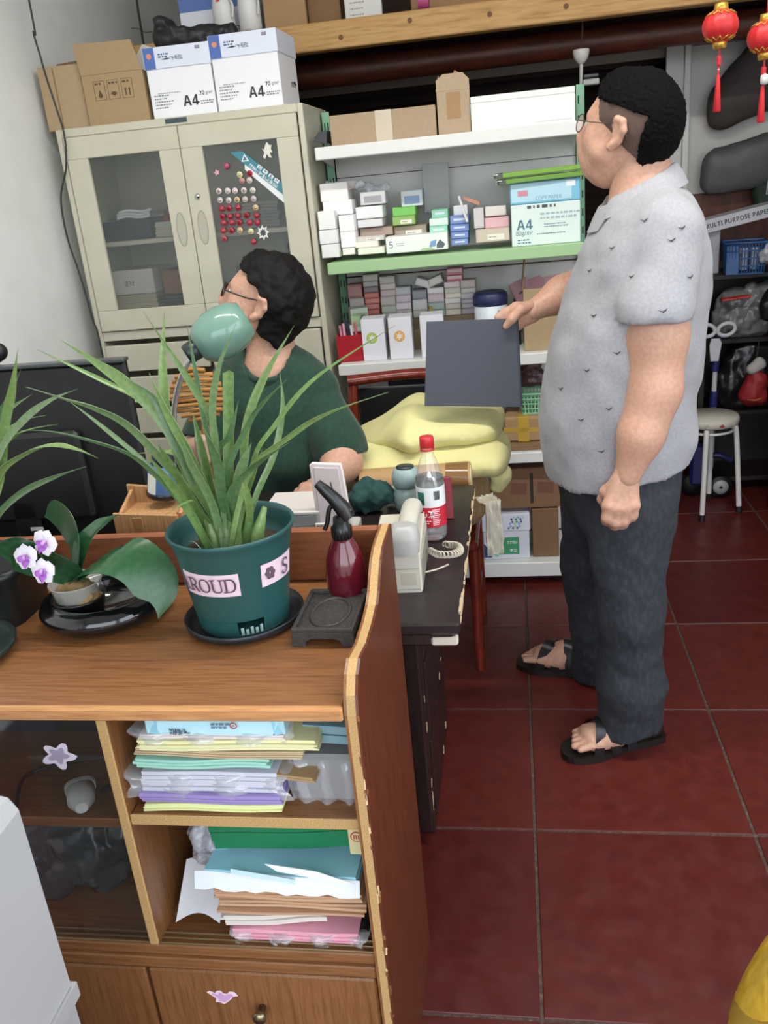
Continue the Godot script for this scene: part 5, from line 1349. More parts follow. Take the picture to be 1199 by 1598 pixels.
	var bl := thing("yellow_blanket", "folded pale yellow fleece blanket piled on the chair", "blanket", Vector3(-0.27, 0.715, -2.46))
	part(bl, "lower_fold", blob([[Vector3(-0.17, 0.045, 0.05), Vector3(0.19, 0.045, 0.05), 0.05, 0.05, Vector3(1, 1, 0.35)], [Vector3(-0.2, 0.03, 0.06), Vector3(0.2, 0.03, 0.08), 0.035, 0.035, Vector3(1, 1, 0.3)]], 0.011, 60.0, 0.007, 5.0, 5), yel)
	part(bl, "upper_fold", blob([[Vector3(-0.2, 0.08, 0.0), Vector3(-0.03, 0.118, 0.0), 0.03, 0.058, Vector3(1, 1, 0.32)], [Vector3(-0.03, 0.118, 0.0), Vector3(0.18, 0.112, 0.0), 0.058, 0.05, Vector3(1, 1, 0.32)]], 0.011, 60.0, 0.009, 5.0, 11), yel)
	part(bl, "hanging_corner", blob([[Vector3(0.2, 0.03, 0.12), Vector3(0.215, -0.01, 0.15), 0.024, 0.02], [Vector3(0.215, -0.01, 0.15), Vector3(0.205, -0.045, 0.16), 0.018, 0.01]], 0.007, 60.0, 0.01, 18.0, 6), yel)
	# tissue bag hanging at the desk's far corner
	solo("plastic_bag", "crumpled pale bag hanging beside the desk's far right corner", "bag", crumple(0.05, 0.15, 0.06, 6, 0.02, 14, 20), glassy("pale_bag", "c9c2b0", 0.6, 0.2), Vector3(-0.078, 0.56, -2.14), Vector3(0, 30, 0))

# ---------------------------------------------------------------- cartons and goods at the back
func card(hex := "a5845f") -> StandardMaterial3D:
	return textured("card_" + hex, ramp_tex("card_" + hex, 0.03, [[0.0, Color.html(hex).darkened(0.025).to_html(false)], [0.5, hex], [1.0, Color.html(hex).lightened(0.02).to_html(false)]], 4), 0.8, Vector3(3, 3, 3))

# printed paper box with a separate lid; front at local z = d / 2
func paper_box(label: String, at: Vector3, w: float, h: float, d: float, turn: float):
	var t := thing("paper_box", label, "box", at, turn)
	var lid := 0.3 * h
	part(t, "carton", box(w, h - lid + 0.01, d, 0.002), paint("e9eaee", 0.55))
	part(t, "lid", box(w + 0.008, lid, d + 0.008, 0.002), paint("d8dfee", 0.55), Vector3(0, h - lid, 0))
	var z := d * 0.5 + 0.0044
	part(t, "blue_corner", box(w * 0.17, lid * 0.98, 0.001, 0.0), paint("4a6bb0", 0.55), Vector3(-w * 0.42, h - lid * 0.99, z))
	part(t, "round_mark", lathe([Vector2(0, 0), Vector2(0.009, 0), Vector2(0.009, 0.0006), Vector2(0, 0.0008)], 18, true), paint("d98a6a", 0.5), Vector3(-w * 0.42, h - lid * 0.4, z + 0.0004), Vector3(90, 0, 0))
	print_lines(t, w * 0.16, 2, 0.008, 0.0045, paint("4a5a86", 0.6), Vector3(-w * 0.2, h - lid * 0.35, z), Vector3.ZERO, 3)
	part(t, "arrow_mark", plate([Vector2(0, 0.002), Vector2(0.02, 0.006), Vector2(0.034, 0.003), Vector2(0.02, 0.0)], 0.0006), paint("30364c", 0.6), Vector3(-w * 0.24, h - lid * 0.62, z))
	glyphs(t, [[[0, 6, 6, 6], [6, 6, 7, 0], [4, 4, 7, 3], [4, 6, 7, 5]], [[1, 7, 7, 8], [0, 5, 8, 5], [0, 3, 8, 3], [4, 8, 4, 1], [4, 1, 8, 1]], [[0, 8, 0, 0], [0, 8, 3, 8], [3, 8, 3, 0], [0, 5, 3, 5], [4, 7, 8, 7], [5, 5, 8, 5], [5, 3, 8, 0], [4, 1, 8, 1]]], 0.013, paint("30364c", 0.6), Vector3(-w * 0.1, h - lid * 0.66, z))
	print_lines(t, w * 0.12, 1, 0.008, 0.01, paint("8a86a0", 0.6), Vector3(w * 0.36, h - lid * 0.2, z), Vector3.ZERO, 8)
	z = d * 0.5 + 0.0006
	letters(t, "A4", 0.033, paint("2b2d33", 0.6), Vector3(w * 0.12, h * 0.22, z))
	letters(t, "70", 0.0125, paint("2b2d33", 0.6), Vector3(w * 0.3, h * 0.31, z))
	letters(t, "g/m²", 0.009, paint("55575d", 0.6), Vector3(w * 0.415, h * 0.31, z), Vector3.ZERO, false)
	print_lines(t, w * 0.2, 2, 0.007, 0.0035, paint("77797f", 0.6), Vector3(w * 0.37, h * 0.2, z), Vector3.ZERO, 4)
	print_lines(t, w * 0.34, 1, 0.007, 0.003, paint("9a9ca2", 0.6), Vector3(-w * 0.2, h * 0.36, z), Vector3.ZERO, 6)
	print_lines(t, w * 0.28, 5, 0.0095, 0.0035, paint("77797f", 0.6), Vector3(-w * 0.3, h * 0.33, z), Vector3.ZERO, 5)
	# mark on the side
	part(t, "side_mark", tube([Vector3(w * 0.5 + 0.001, h * 0.36, -0.03), Vector3(w * 0.5 + 0.001, h * 0.37, -0.06), Vector3(w * 0.5 + 0.001, h * 0.33, -0.075)], 0.004, 5, 0.2), paint("2b2d33", 0.6))
	glyphs_side(t, w * 0.5 + 0.0006, h * 0.3)

func glyphs_side(t: Node3D, x: float, y: float):
	var st := begin()
	for k in 4:
		for s in [[0, 7, 7, 7], [1, 4, 6, 4], [0, 1, 7, 1], [3.5, 8, 3.5, 0]]:
			var a := Vector3(0, s[1], -s[0]) * 0.0016
			var b := Vector3(0, s[3], -s[2]) * 0.0016
			addbox(st, (a + b) * 0.5 + Vector3(0, 0, -0.016 * k), Vector3(0.0006, absf(a.y - b.y) + 0.0016, absf(a.z - b.z) + 0.0016))
	part(t, "lettering", st.commit(), paint("2b2d33", 0.6), Vector3(x, y, -0.02))

# open box of cardboard with thin walls and folded-out flaps
func open_carton(t: Node3D, w: float, h: float, d: float, m: Material):
	var th := 0.004
	part(t, "base", box(w, th, d, 0.0005), m)
	for s in [-1, 1]:
		part(t, "wall", box(w, h, th, 0.001), m, Vector3(0, 0, s * (d * 0.5 - th * 0.5)))
		part(t, "wall", box(th, h, d - 2 * th, 0.001), m, Vector3(s * (w * 0.5 - th * 0.5), 0, 0))

func loft_things():
	var Y := 2.0815
	var b := thing("paper_box", "blue and white paper box on the loft above the cabinet", "box", Vector3(-1.09, Y, -3.75))
	part(b, "carton", box(0.29, 0.25, 0.2, 0.002), paint("dfe3ee", 0.55))
	part(b, "blue_panel", box(0.288, 0.12, 0.001, 0.0), paint("5b78b8", 0.55), Vector3(0, 0.1, 0.1006))
	part(b, "round_mark", lathe([Vector2(0, 0), Vector2(0.016, 0), Vector2(0.016, 0.0006), Vector2(0, 0.0008)], 18, true), paint("2b2d33", 0.5), Vector3(-0.04, 0.02, 0.1006), Vector3(90, 0, 0))
	part(b, "mark_cut", lathe([Vector2(0, 0), Vector2(0.01, 0), Vector2(0.01, 0.0004), Vector2(0, 0.0006)], 3, true), paint("dfe3ee", 0.5), Vector3(-0.04, 0.018, 0.1014), Vector3(90, 0, 0))
	glyphs(b, [[[0, 7, 8, 7], [4, 8, 4, 7], [1, 4, 8, 4], [4, 7, 1, 0], [2, 3, 7, 0]], [[0, 4, 8, 4], [1, 8, 3, 5], [7, 8, 5, 5], [3, 2, 0, 0], [5, 2, 8, 0]], [[0, 8, 8, 8], [0, 5, 8, 5], [2, 8, 2, 0], [6, 8, 6, 0], [0, 2, 8, 2]]], 0.028, paint("2b2d33", 0.5), Vector3(0.0, 0.006, 0.1008))
	print_lines(b, 0.05, 1, 0.01, 0.01, paint("d98a6a", 0.5), Vector3(-0.1, 0.17, 0.1012), Vector3.ZERO, 3)
	for k in 2:
		var w := thing("white_jug", ["white plastic jug with a small red tag on the loft", "plain white plastic jug next to the red-tagged one on the loft"][k], "bottle", Vector3(-1.045 + k * 0.1, Y, -3.6))
		part(w, "jug_body", lathe([Vector2(0, 0), Vector2(0.038, 0), Vector2(0.042, 0.005), Vector2(0.042, 0.09), Vector2(0.036, 0.125), Vector2(0.02, 0.165), Vector2(0.016, 0.175), Vector2(0.016, 0.19), Vector2(0, 0.19)], 30), paint("dcdcda", 0.35))
		part(w, "jug_cap", lathe([Vector2(0.018, 0.185), Vector2(0.019, 0.205), Vector2(0, 0.207)], 20), paint("c9cac8", 0.4))
		part(w, "handle", tube(curve([Vector3(0.03, 0.12, 0.02), Vector3(0.046, 0.09, 0.03), Vector3(0.04, 0.05, 0.03)], 12), 0.005, 8), paint("d0d0ce", 0.35))
		if k == 0:
			part(w, "red_tag", box(0.014, 0.022, 0.001, 0.0002), paint("c23a34", 0.5), Vector3(-0.004, 0.105, 0.041), Vector3(-6, 0, 8))
	solo("cardboard_box", "brown cardboard box on the loft beside the white jugs", "box", box(0.16, 0.16, 0.16, 0.003), card("a5845f"), Vector3(-0.825, Y, -3.7), Vector3(0, 8, 0))
	solo("cardboard_box", "darker brown carton on the loft nearer the shelf end", "box", box(0.13, 0.2, 0.16, 0.003), card("8a6a49"), Vector3(-0.672, Y, -3.78), Vector3(0, -5, 0))
	var wb := thing("white_notebook", "white booklet with faint lettering on the loft beam", "book", Vector3(-0.52, Y, -3.66))
	part(wb, "cover", box(0.14, 0.16, 0.02, 0.002), paint("d7d7d2", 0.6))
	print_lines(wb, 0.06, 3, 0.02, 0.004, paint("8c8a86", 0.6), Vector3(-0.02, 0.06, 0.0104), Vector3.ZERO, 2)
	solo("cardboard_box", "tan open carton at the far end of the loft", "box", box(0.3, 0.2, 0.18, 0.003), card("9c7a55"), Vector3(-0.2, Y, -3.8), Vector3(0, 3, 0))
	solo("pink_ribbon", "small magenta ribbon roll on the loft beam", "ribbon", tube([Vector3(-0.31, Y + 0.03, -3.62), Vector3(-0.27, Y + 0.03, -3.62)], 0.03, 18), paint("a83a74", 0.5))
	solo("tool_bag", "black bag of cable coiled behind the white paper boxes", "bag", blob([[Vector3(-0.1, 0.03, 0), Vector3(0.14, 0.03, 0), 0.035, 0.03], [Vector3(-0.11, 0.05, 0), Vector3(-0.1, 0.09, 0.01), 0.012, 0.01], [Vector3(-0.1, 0.09, 0.01), Vector3(-0.06, 0.07, 0.01), 0.01, 0.01]], 0.008, 70.0, 0.01, 20.0, 3), paint("1b1b1d", 0.5), Vector3(-1.08, 2.007, -3.28))

func cabinet_things():
	var Y := 1.7775
	var a := thing("cardboard_box", "tall narrow brown carton leaning at the cabinet's left end against the wall", "box", Vector3(-1.546, Y, -3.26), 0.1)
	open_carton(a, 0.15, 0.205, 0.2, card("a99372"))
	part(a, "flap", plate([Vector2(-0.07, 0), Vector2(0.07, 0), Vector2(0.05, 0.05), Vector2(-0.065, 0.04)], 0.003), card("7d6245"), Vector3(-0.01, 0.2, -0.09), Vector3(-20, 0, 0))
	part(a, "tape_seam", box(0.004, 0.2, 0.001, 0.0), paint("8a6c4a", 0.6), Vector3(-0.02, 0.0, 0.1006))
	var c := thing("cardboard_box", "open cardboard box with raised flaps and handling symbols on the cabinet", "box", Vector3(-1.343, Y, -3.265), 0.02)
	var cm := card("a48b68")
	open_carton(c, 0.222, 0.162, 0.23, cm)
	part(c, "flap", plate([Vector2(-0.111, 0), Vector2(0.111, 0), Vector2(0.085, 0.095), Vector2(-0.124, 0.1)], 0.0035, 0.0005), cm, Vector3(0, 0.162, 0.112), Vector3(-4, 0, 0))
	part(c, "flap", plate([Vector2(-0.06, 0), Vector2(0.06, 0), Vector2(0.05, 0.09), Vector2(-0.045, 0.075)], 0.0035, 0.0005), card("8f6c46"), Vector3(-0.04, 0.2, -0.1), Vector3(-14, 10, 0))
	part(c, "flap", plate([Vector2(-0.09, 0), Vector2(0.1, 0), Vector2(0.08, 0.1), Vector2(-0.06, 0.13)], 0.0035, 0.0005), paint("d8d4cc", 0.6), Vector3(0.05, 0.16, -0.105), Vector3(-30, 0, -14))
	var ink := paint("5b4731", 0.8)
	for k in 3:
		var x := -0.052 + k * 0.05
		for q in [[0, 0.03, 0.04, 0.0012], [0, -0.03, 0.04, 0.0012]]:
			part(c, "printed_symbol", box(q[2], q[3], 0.0006, 0.0), ink, Vector3(x, 0.11 + q[1], 0.1153))
		for s in [-1, 1]:
			part(c, "printed_symbol", box(0.0012, 0.06, 0.0006, 0.0), ink, Vector3(x + s * 0.02, 0.08, 0.1153))
		print_lines(c, 0.03, 1, 0.01, 0.006, ink, Vector3(x, 0.132, 0.1153), Vector3.ZERO, 3 + k)
	part(c, "printed_symbol", plate([Vector2(-0.008, 0.012), Vector2(0, 0.03), Vector2(0.008, 0.012), Vector2(0.004, 0.005), Vector2(-0.004, 0.005)], 0.0006), ink, Vector3(-0.052, 0.083, 0.115))
	part(c, "printed_symbol", plate([Vector2(-0.012, 0.012), Vector2(0.0, 0.005), Vector2(0.012, 0.012), Vector2(0.004, 0.018), Vector2(-0.006, 0.018)], 0.0006), ink, Vector3(-0.002, 0.086, 0.115))
	for s in [-1, 1]:
		part(c, "printed_symbol", plate([Vector2(-0.002, 0), Vector2(0.002, 0), Vector2(0.002, 0.018), Vector2(0.005, 0.018), Vector2(0, 0.026), Vector2(-0.005, 0.018), Vector2(-0.002, 0.018)], 0.0006), ink, Vector3(0.048 + s * 0.007, 0.088, 0.115))
	paper_box("white paper box with blue lid corner, left of the two on the cabinet", Vector3(-1.104, Y, -3.265), 0.228, 0.222, 0.22, 0.03)
	paper_box("white paper box with blue lid corner, at the cabinet's right end", Vector3(-0.862, Y, -3.27), 0.232, 0.236, 0.23, -0.03)
	# what stands inside
	solo("file_box", "navy blue file box behind the left glass door", "box", box(0.2, 0.07, 0.2, 0.003), paint("1c2340", 0.5), Vector3(-1.435, 1.3885, -3.34))
	solo("paper_pile", "white crumpled papers on the navy file box", "paper", sheets(0.13, 0.03, 0.15, 3, 3, 0.008, 0.01), paint("dcdde0", 0.7), Vector3(-1.40, 1.46, -3.33))
	solo("red_cloth", "red folded cloth behind the white papers in the cabinet", "cloth", blob([[Vector3(-0.06, 0.04, 0), Vector3(0.07, 0.05, 0), 0.045, 0.04]], 0.01, 60.0, 0.012, 16.0, 3), paint("a3232f", 0.7), Vector3(-1.31, 1.39, -3.42))
	solo("paper_stack", "stack of cream papers beside the navy box in the cabinet", "paper", sheets(0.085, 0.052, 0.16, 6, 5, 0.002, 0.003), paint("c3c4b2", 0.7), Vector3(-1.275, 1.3885, -3.32))
	var ps := thing("paper_box", "white carton with handwritten marks on a paper pile, lower cabinet shelf", "box", Vector3(-1.445, 1.1365, -3.33))
	part(ps, "paper_pile", sheets(0.18, 0.05, 0.2, 8, 7, 0.002, 0.004), paint("b6ad98", 0.7))
	part(ps, "carton", box(0.175, 0.09, 0.19, 0.002), paint("d3d1cc", 0.6), Vector3(0, 0.053, 0))
	glyphs(ps, [[[0, 7, 6, 7], [1, 4, 7, 4], [4, 8, 3, 0], [0, 1, 6, 0]], [[0, 8, 1, 2], [1, 2, 6, 1], [6, 8, 6, 0], [2, 5, 7, 5]]], 0.018, paint("35322f", 0.7), Vector3(-0.03, 0.085, 0.0956))
	solo("carton", "reddish brown carton behind the left door's lower corner", "box", box(0.11, 0.09, 0.14, 0.002), paint("9a6a52", 0.6), Vector3(-1.29, 1.175, -3.36))
	solo("file_folder", "dark file folder with a white sheet, lower right behind the left door", "folder", sheets(0.12, 0.036, 0.18, 3, 9, 0.003, 0.004), paint("3a3f42", 0.5), Vector3(-1.29, 1.1365, -3.32))
	solo("paper_stack", "stack of grey papers behind the right glass door", "paper", sheets(0.2, 0.09, 0.18, 8, 13, 0.003, 0.006), paint("8f8c86", 0.7), Vector3(-0.94, 1.3885, -3.35))
	solo("carton", "dark carton behind the right door's lower half", "box", box(0.16, 0.12, 0.15, 0.002), paint("4a4038", 0.6), Vector3(-0.96, 1.1365, -3.35))
	solo("carton", "pale printed carton behind the right door near its edge", "box", box(0.07, 0.15, 0.13, 0.002), paint("c2bfb2", 0.6), Vector3(-0.82, 1.1365, -3.35))
	# stickers and magnets on the right door
	var bn := thing("banner_sticker", "teal and white diagonal banner sticker across the right glass door's corner", "sticker", Vector3(-0.852, 1.567, -3.0985))
	bn.rotation_degrees = Vector3(0, 0, -42)
	part(bn, "teal_band", plate([Vector2(-0.122, -0.002), Vector2(0.108, -0.002), Vector2(0.08, 0.028), Vector2(-0.09, 0.028)], 0.0008), paint("3f8492", 0.5))
	part(bn, "white_band", plate([Vector2(-0.06, -0.002), Vector2(0.108, -0.002), Vector2(0.128, -0.022), Vector2(-0.05, -0.016)], 0.0008), paint("e2e6e8", 0.5))
	glyphs(bn, char_row(9, 4), 0.0115, paint("e9eef0", 0.5), Vector3(-0.045, 0.001, 0.0009), 0.0, 0.12)
	for k in 4:
		part(bn, "white_badge", box(0.017, 0.013, 0.001, 0.0003), paint("e9eef0", 0.5), Vector3(-0.012 + k * 0.024, 0.0155, 0.0008))
	glyphs(bn, char_row(4, 9), 0.0095, paint("566a70", 0.5), Vector3(-0.0165, 0.0172, 0.0019), 0.0, 0.12, 2.53)
	part(bn, "triangle_mark", plate([Vector2(-0.014, -0.01), Vector2(0.014, -0.01), Vector2(0, 0.014)], 0.0006), paint("e9eef0", 0.5), Vector3(-0.07, 0.014, 0.0008), Vector3(0, 0, 42))
	part(bn, "triangle_centre", plate([Vector2(-0.008, -0.006), Vector2(0.008, -0.006), Vector2(0, 0.008)], 0.0005), paint("3f6f7c", 0.5), Vector3(-0.07, 0.0135, 0.0014), Vector3(0, 0, 42))
	var rows := [[[-1.003, 1.528], [-0.971, 1.526], [-0.945, 1.524], [-0.913, 1.522], [-0.881, 1.52]], [[-1.003, 1.498], [-0.972, 1.495], [-0.942, 1.494], [-0.913, 1.493], [-0.882, 1.492]], [[-1.003, 1.47], [-0.977, 1.469], [-0.943, 1.468], [-0.879, 1.463]], [[-1.005, 1.444], [-0.977, 1.441], [-0.949, 1.441], [-0.917, 1.44], [-0.88, 1.436]], [[-1.003, 1.422], [-0.974, 1.42], [-0.946, 1.418], [-0.909, 1.415], [-0.881, 1.413]], [[-1.009, 1.396], [-0.979, 1.394], [-0.947, 1.393], [-0.908, 1.386]]]
	var tone := ["dfd2cf", "cfc3bf", "b0263c", "a61f36", "b3273d", "b52a3a"]
	var names := ["pale", "pale", "crimson", "crimson", "crimson", "red"]
	for r in rows.size():
		for k in rows[r].size():
			var p: Array = rows[r][k]
			var hex: String = tone[r]
			var nm: String = names[r]
			if (r == 1 and k == 2) or (r == 2 and k == 3) or (r == 5 and k == 2):
				hex = "d9b98c"
				nm = "gold"
			if r == 5 and k == 3:
				hex = "dfe0a0"
				nm = "pale yellow"
			magnet("%s button magnet, %s from the left in the %s row on the glass door" % [nm, ORD[k + 1], ORD[r + 1]], p[0], p[1], hex, r * 7 + k)
	magnet("pale yellow button magnet above the pale rows on the glass door", -0.92, 1.574, "dfe0a0", 50)
	magnet("crimson button magnet beside the banner sticker's white band", -0.884, 1.575, "a61f36", 51)
	magnet("dusty pink button magnet under the pale yellow one", -0.915, 1.554, "c48a84", 52)
	magnet("pale pink button magnet under the crimson one by the banner", -0.888, 1.553, "d9c9c6", 53)
	magnet("small red and white magnet at the lower left of the magnet rows", -1.009, 1.369, "b8505a", 54)
	magnet("single crimson magnet lowest below the white splash sticker", -0.904, 1.35, "b0263c", 55)
	magnet("small pink magnet near the glass door's upper left", -0.963, 1.606, "b8476a", 56)
	var star := []
	for k in 10:
		var rr := 0.0125 if k % 2 == 0 else 0.006
		star.append(Vector2(sin(TAU * k / 10) * rr, cos(TAU * k / 10) * rr))
	solo("star_magnet", "pink and white star magnet near the glass door's left side", "magnet", plate(star, 0.003, 0.0006), paint("d9a3a6", 0.5), Vector3(-1.001, 1.588, -3.1), Vector3(0, 0, 12))
	var sp := []
	for k in 24:
		var rr := 0.024 * (1.0 if k % 3 == 0 else 0.62 if k % 3 == 1 else 0.7)
		sp.append(Vector2(sin(TAU * k / 24) * rr, cos(TAU * k / 24) * rr * 1.1))
	var spl := thing("splash_sticker", "white splash-shaped sticker with a dark centre at the glass door's lower right", "sticker", Vector3(-0.865, 1.378, -3.0985))
	part(spl, "outline", plate(sp, 0.0008), paint("e2e2e0", 0.5))
	var si := []
	for q in sp:
		si.append(q * 0.55)
	part(spl, "dark_centre", plate(si, 0.0006), paint("4a4a4c", 0.5), Vector3(0, 0, 0.0008))
	var de := [Vector2(-0.018, 0.012), Vector2(-0.01, 0.008), Vector2(-0.004, 0.022), Vector2(0.003, 0.03), Vector2(0.01, 0.02), Vector2(0.018, 0.02), Vector2(0.014, 0.008), Vector2(0.018, -0.004), Vector2(0.008, -0.004), Vector2(0.014, -0.02), Vector2(0.004, -0.018), Vector2(-0.002, -0.008), Vector2(-0.01, -0.022), Vector2(-0.018, -0.016), Vector2(-0.01, -0.002)]
	solo("white_sticker", "cream cut-out sticker at the glass door's upper right corner", "sticker", plate(de, 0.0008), paint("d9d6cc", 0.5), Vector3(-0.813, 1.638, -3.0985))

func char_row(n: int, seed: int) -> Array:       # blocky written characters too small to read
	var r := RandomNumberGenerator.new()
	r.seed = seed
	var out := []
	for k in n:
		var c := []
		for q in 5:
			var y := r.randi_range(0, 8)
			var x := r.randi_range(0, 8)
			c.append([0, y, 8, y] if q % 2 else [x, 8, x, 0])
		out.append(c)
	return out

func magnet(label: String, x: float, y: float, hex: String, k: int):
	var t := thing("button_magnet", label, "magnet", Vector3(x, y, -3.0985), 0.0, "button magnets on the glass door")
	t.rotation_degrees.x = 90
	part(t, "magnet_body", lathe([Vector2(0, 0), Vector2(0.0098, 0), Vector2(0.0105, 0.003), Vector2(0.009, 0.0052), Vector2(0, 0.006)], 18), paint(hex, 0.35))
	part(t, "magnet_face", lathe([Vector2(0, 0.0058), Vector2(0.0055, 0.0056), Vector2(0, 0.0066)], 14), paint(Color.html(hex).lightened(0.25 if k % 3 else 0.0).darkened(0.0 if k % 3 else 0.2).to_html(false), 0.35))

func rack_things():
	# top shelf
	var Y := 1.6305
	var b := thing("cardboard_box", "long brown cardboard box with clear tape on the rack's top shelf", "box", Vector3(-0.413, Y, -3.22), 0.0)
	part(b, "carton", box(0.358, 0.098, 0.2, 0.002), card("a79176"))
	part(b, "clear_tape", box(0.055, 0.099, 0.001, 0.0), glassy("clear_tape", "d8c7a6", 0.45, 0.12), Vector3(0.004, 0, 0.1006))
	part(b, "clear_tape", box(0.055, 0.001, 0.2, 0.0), glassy("clear_tape", "d8c7a6", 0.45, 0.12), Vector3(0.004, 0.098, 0))
	part(b, "end_flap", plate([Vector2(0, 0.0), Vector2(-0.055, 0.035), Vector2(-0.06, 0.03), Vector2(-0.02, 0.005)], 0.18), paint("4a4845", 0.7), Vector3(-0.178, 0.006, -0.08))
	var u := thing("cardboard_box", "upright open cardboard box with a label pocket on the rack's top shelf", "box", Vector3(-0.178, Y, -3.2), 0.06)
	open_carton(u, 0.108, 0.135, 0.14, card("ac977c"))
	part(u, "flap", plate([Vector2(-0.054, 0), Vector2(0.054, 0), Vector2(0.054, 0.03), Vector2(0.034, 0.05), Vector2(-0.03, 0.05), Vector2(-0.054, 0.032)], 0.003), card("ac977c"), Vector3(0, 0.135, 0.067))
	part(u, "flap", plate([Vector2(-0.06, 0), Vector2(0.06, 0), Vector2(0.03, 0.05), Vector2(-0.05, 0.04)], 0.003), card("9b7b57"), Vector3(-0.054, 0.135, 0), Vector3(-12, -90, 0))
	part(u, "flap", plate([Vector2(-0.02, 0), Vector2(0.05, 0), Vector2(0.048, 0.05), Vector2(0.01, 0.075)], 0.003), card("9b7b57"), Vector3(0.0, 0.135, -0.068), Vector3(-10, 0, 0))
	part(u, "label_pocket", box(0.045, 0.08, 0.001, 0.0003), card("a2805a"), Vector3(0, 0.05, 0.0706))
	var w := thing("white_carton", "long bright white carton on the right of the rack's top shelf", "box", Vector3(0.05, Y, -3.22), 0.0)
	part(w, "carton", box(0.335, 0.108, 0.2, 0.002), paint("e6e9e4", 0.45))
	part(w, "lid_edge", box(0.336, 0.002, 0.201, 0.0), paint("b9c2ba", 0.5), Vector3(0, 0.088, 0.0005))
	part(w, "lid_edge", box(0.12, 0.002, 0.001, 0.0), paint("b9c2ba", 0.5), Vector3(0.1, 0.012, 0.1006))
	solo("plastic_bag", "dark plastic sleeve sticking out at the top shelf's left end", "bag", plate([Vector2(0, 0), Vector2(0.045, -0.012), Vector2(0.05, 0.03), Vector2(0.02, 0.028)], 0.14, 0.001), paint("35363a", 0.3), Vector3(-0.652, 1.655, -3.25))
	# second shelf
	for k in SECOND_SHELF.size():
		var q: Array = SECOND_SHELF[k]
		var t := thing("carton", q[6], "box", Vector3(q[0], q[1], q[4] - 0.05), rng.randf_range(-0.03, 0.03))
		part(t, "carton_body", box(q[2], q[3] - 0.0008, 0.1, 0.0015), paint(q[5], 0.55))
		part(t, "end_flap", box(q[2] * 0.94, (q[3] - 0.001) * 0.82, 0.0008, 0.0002), paint(Color.html(q[5]).lightened(0.12).to_html(false), 0.55), Vector3(0, q[3] * 0.09, 0.0503))
		if k == 19:
			letters(t, "5", 0.022, paint("33466e", 0.6), Vector3(-q[2] * 0.42, q[3] * 0.5, 0.0512), Vector3.ZERO, false)
			part(t, "blue_shape", plate([Vector2(0, 0), Vector2(0.022, 0.003), Vector2(0.026, 0.024), Vector2(0.006, 0.02)], 0.0006), paint("7fa6cf", 0.5), Vector3(q[2] * 0.2, 0.01, 0.051))
			part(t, "grey_shape", plate([Vector2(0, 0), Vector2(0.022, 0.0), Vector2(0.03, 0.012), Vector2(0.012, 0.028), Vector2(0.0, 0.012)], 0.0006), paint("5d6870", 0.5), Vector3(q[2] * 0.32, 0.006, 0.051))
			part(t, "green_shape", plate([Vector2(0, 0), Vector2(0.05, 0), Vector2(0.04, 0.008), Vector2(0.01, 0.008)], 0.0006), paint("b4d29a", 0.5), Vector3(q[2] * 0.05, 0.002, 0.051))
			print_lines(t, 0.03, 2, 0.006, 0.002, paint("8a94a0", 0.6), Vector3(-q[2] * 0.26, q[3] * 0.55, 0.0512), Vector3.ZERO, 2)
		elif k in [17, 18, 12, 31]:
			part(t, "paper_label", box(q[2] * 0.5, q[3] * 0.42, 0.0006, 0.0), paint("e9e6da", 0.6), Vector3(0.1 * q[2], q[3] * 0.15, 0.0508))
			print_lines(t, q[2] * 0.3, 1, 0.006, 0.0026, paint("6a6660", 0.6), Vector3(0.05 * q[2], q[3] * 0.36, 0.0514), Vector3.ZERO, k)
		elif k in [24, 25, 26, 27, 20, 22]:
			part(t, "white_band", box(q[2] * 0.6, q[3] * 0.24, 0.0006, 0.0), paint("d5def0", 0.6), Vector3(0, q[3] * 0.4, 0.0508))
		elif k in [8, 15]:
			part(t, "picture_panel", box(q[2] * 0.7, q[3] * 0.5, 0.0006, 0.0), paint("8fa6d2" if k == 15 else "a3a4a8", 0.5), Vector3(0, q[3] * 0.15, 0.0508))
	solo("plastic_bag", "crumpled clear bag with orange tape on the topmost white carton", "bag", blob([[Vector3(-0.06, 0.016, 0), Vector3(0.06, 0.014, 0), 0.016, 0.012]], 0.006, 90.0, 0.012, 34.0, 4), glassy("bag_plastic", "d5d8e0", 0.55, 0.15), Vector3(-0.575, 1.493, -3.19))
	solo("orange_tape", "orange tape roll in the clear bag on the white cartons", "tape", tube([Vector3(-0.552, 1.505, -3.2), Vector3(-0.552, 1.505, -3.22)], 0.014, 14), paint("d0913c", 0.5))
	solo("plastic_bag", "crumpled clear bag on the grey printed carton", "bag", blob([[Vector3(-0.045, 0.014, 0), Vector3(0.05, 0.012, 0), 0.014, 0.012]], 0.006, 90.0, 0.012, 34.0, 9), glassy("bag_plastic", "d5d8e0", 0.55, 0.15), Vector3(-0.475, 1.478, -3.22))
	var gb := thing("grey_board", "ribbed grey board standing upright behind the mint cartons", "board", Vector3(-0.262, 1.388, -3.3))
	gb.rotation_degrees.z = -1.0
	part(gb, "board", box(0.092, 0.165, 0.012, 0.001), paint("a9acac", 0.5))
	for k in 20:
		part(gb, "rib", box(0.0022, 0.162, 0.0012, 0.0004), paint("b3b6b6", 0.5), Vector3(-0.0435 + k * 0.0046, 0.0015, 0.0062))
	solo("wooden_ruler", "salmon coloured ruler leaning across the small cartons", "ruler", box(0.062, 0.012, 0.003, 0.0005), paint("d08d70", 0.5), Vector3(-0.138, 1.412, -3.24), Vector3(0, 0, -25))
	solo("white_stick", "white folded leaflet leaning between blue and grey cartons", "leaflet", box(0.008, 0.09, 0.02, 0.001), paint("d8d5d2", 0.5), Vector3(-0.148, 1.352, -3.13), Vector3(0, 0, 16))
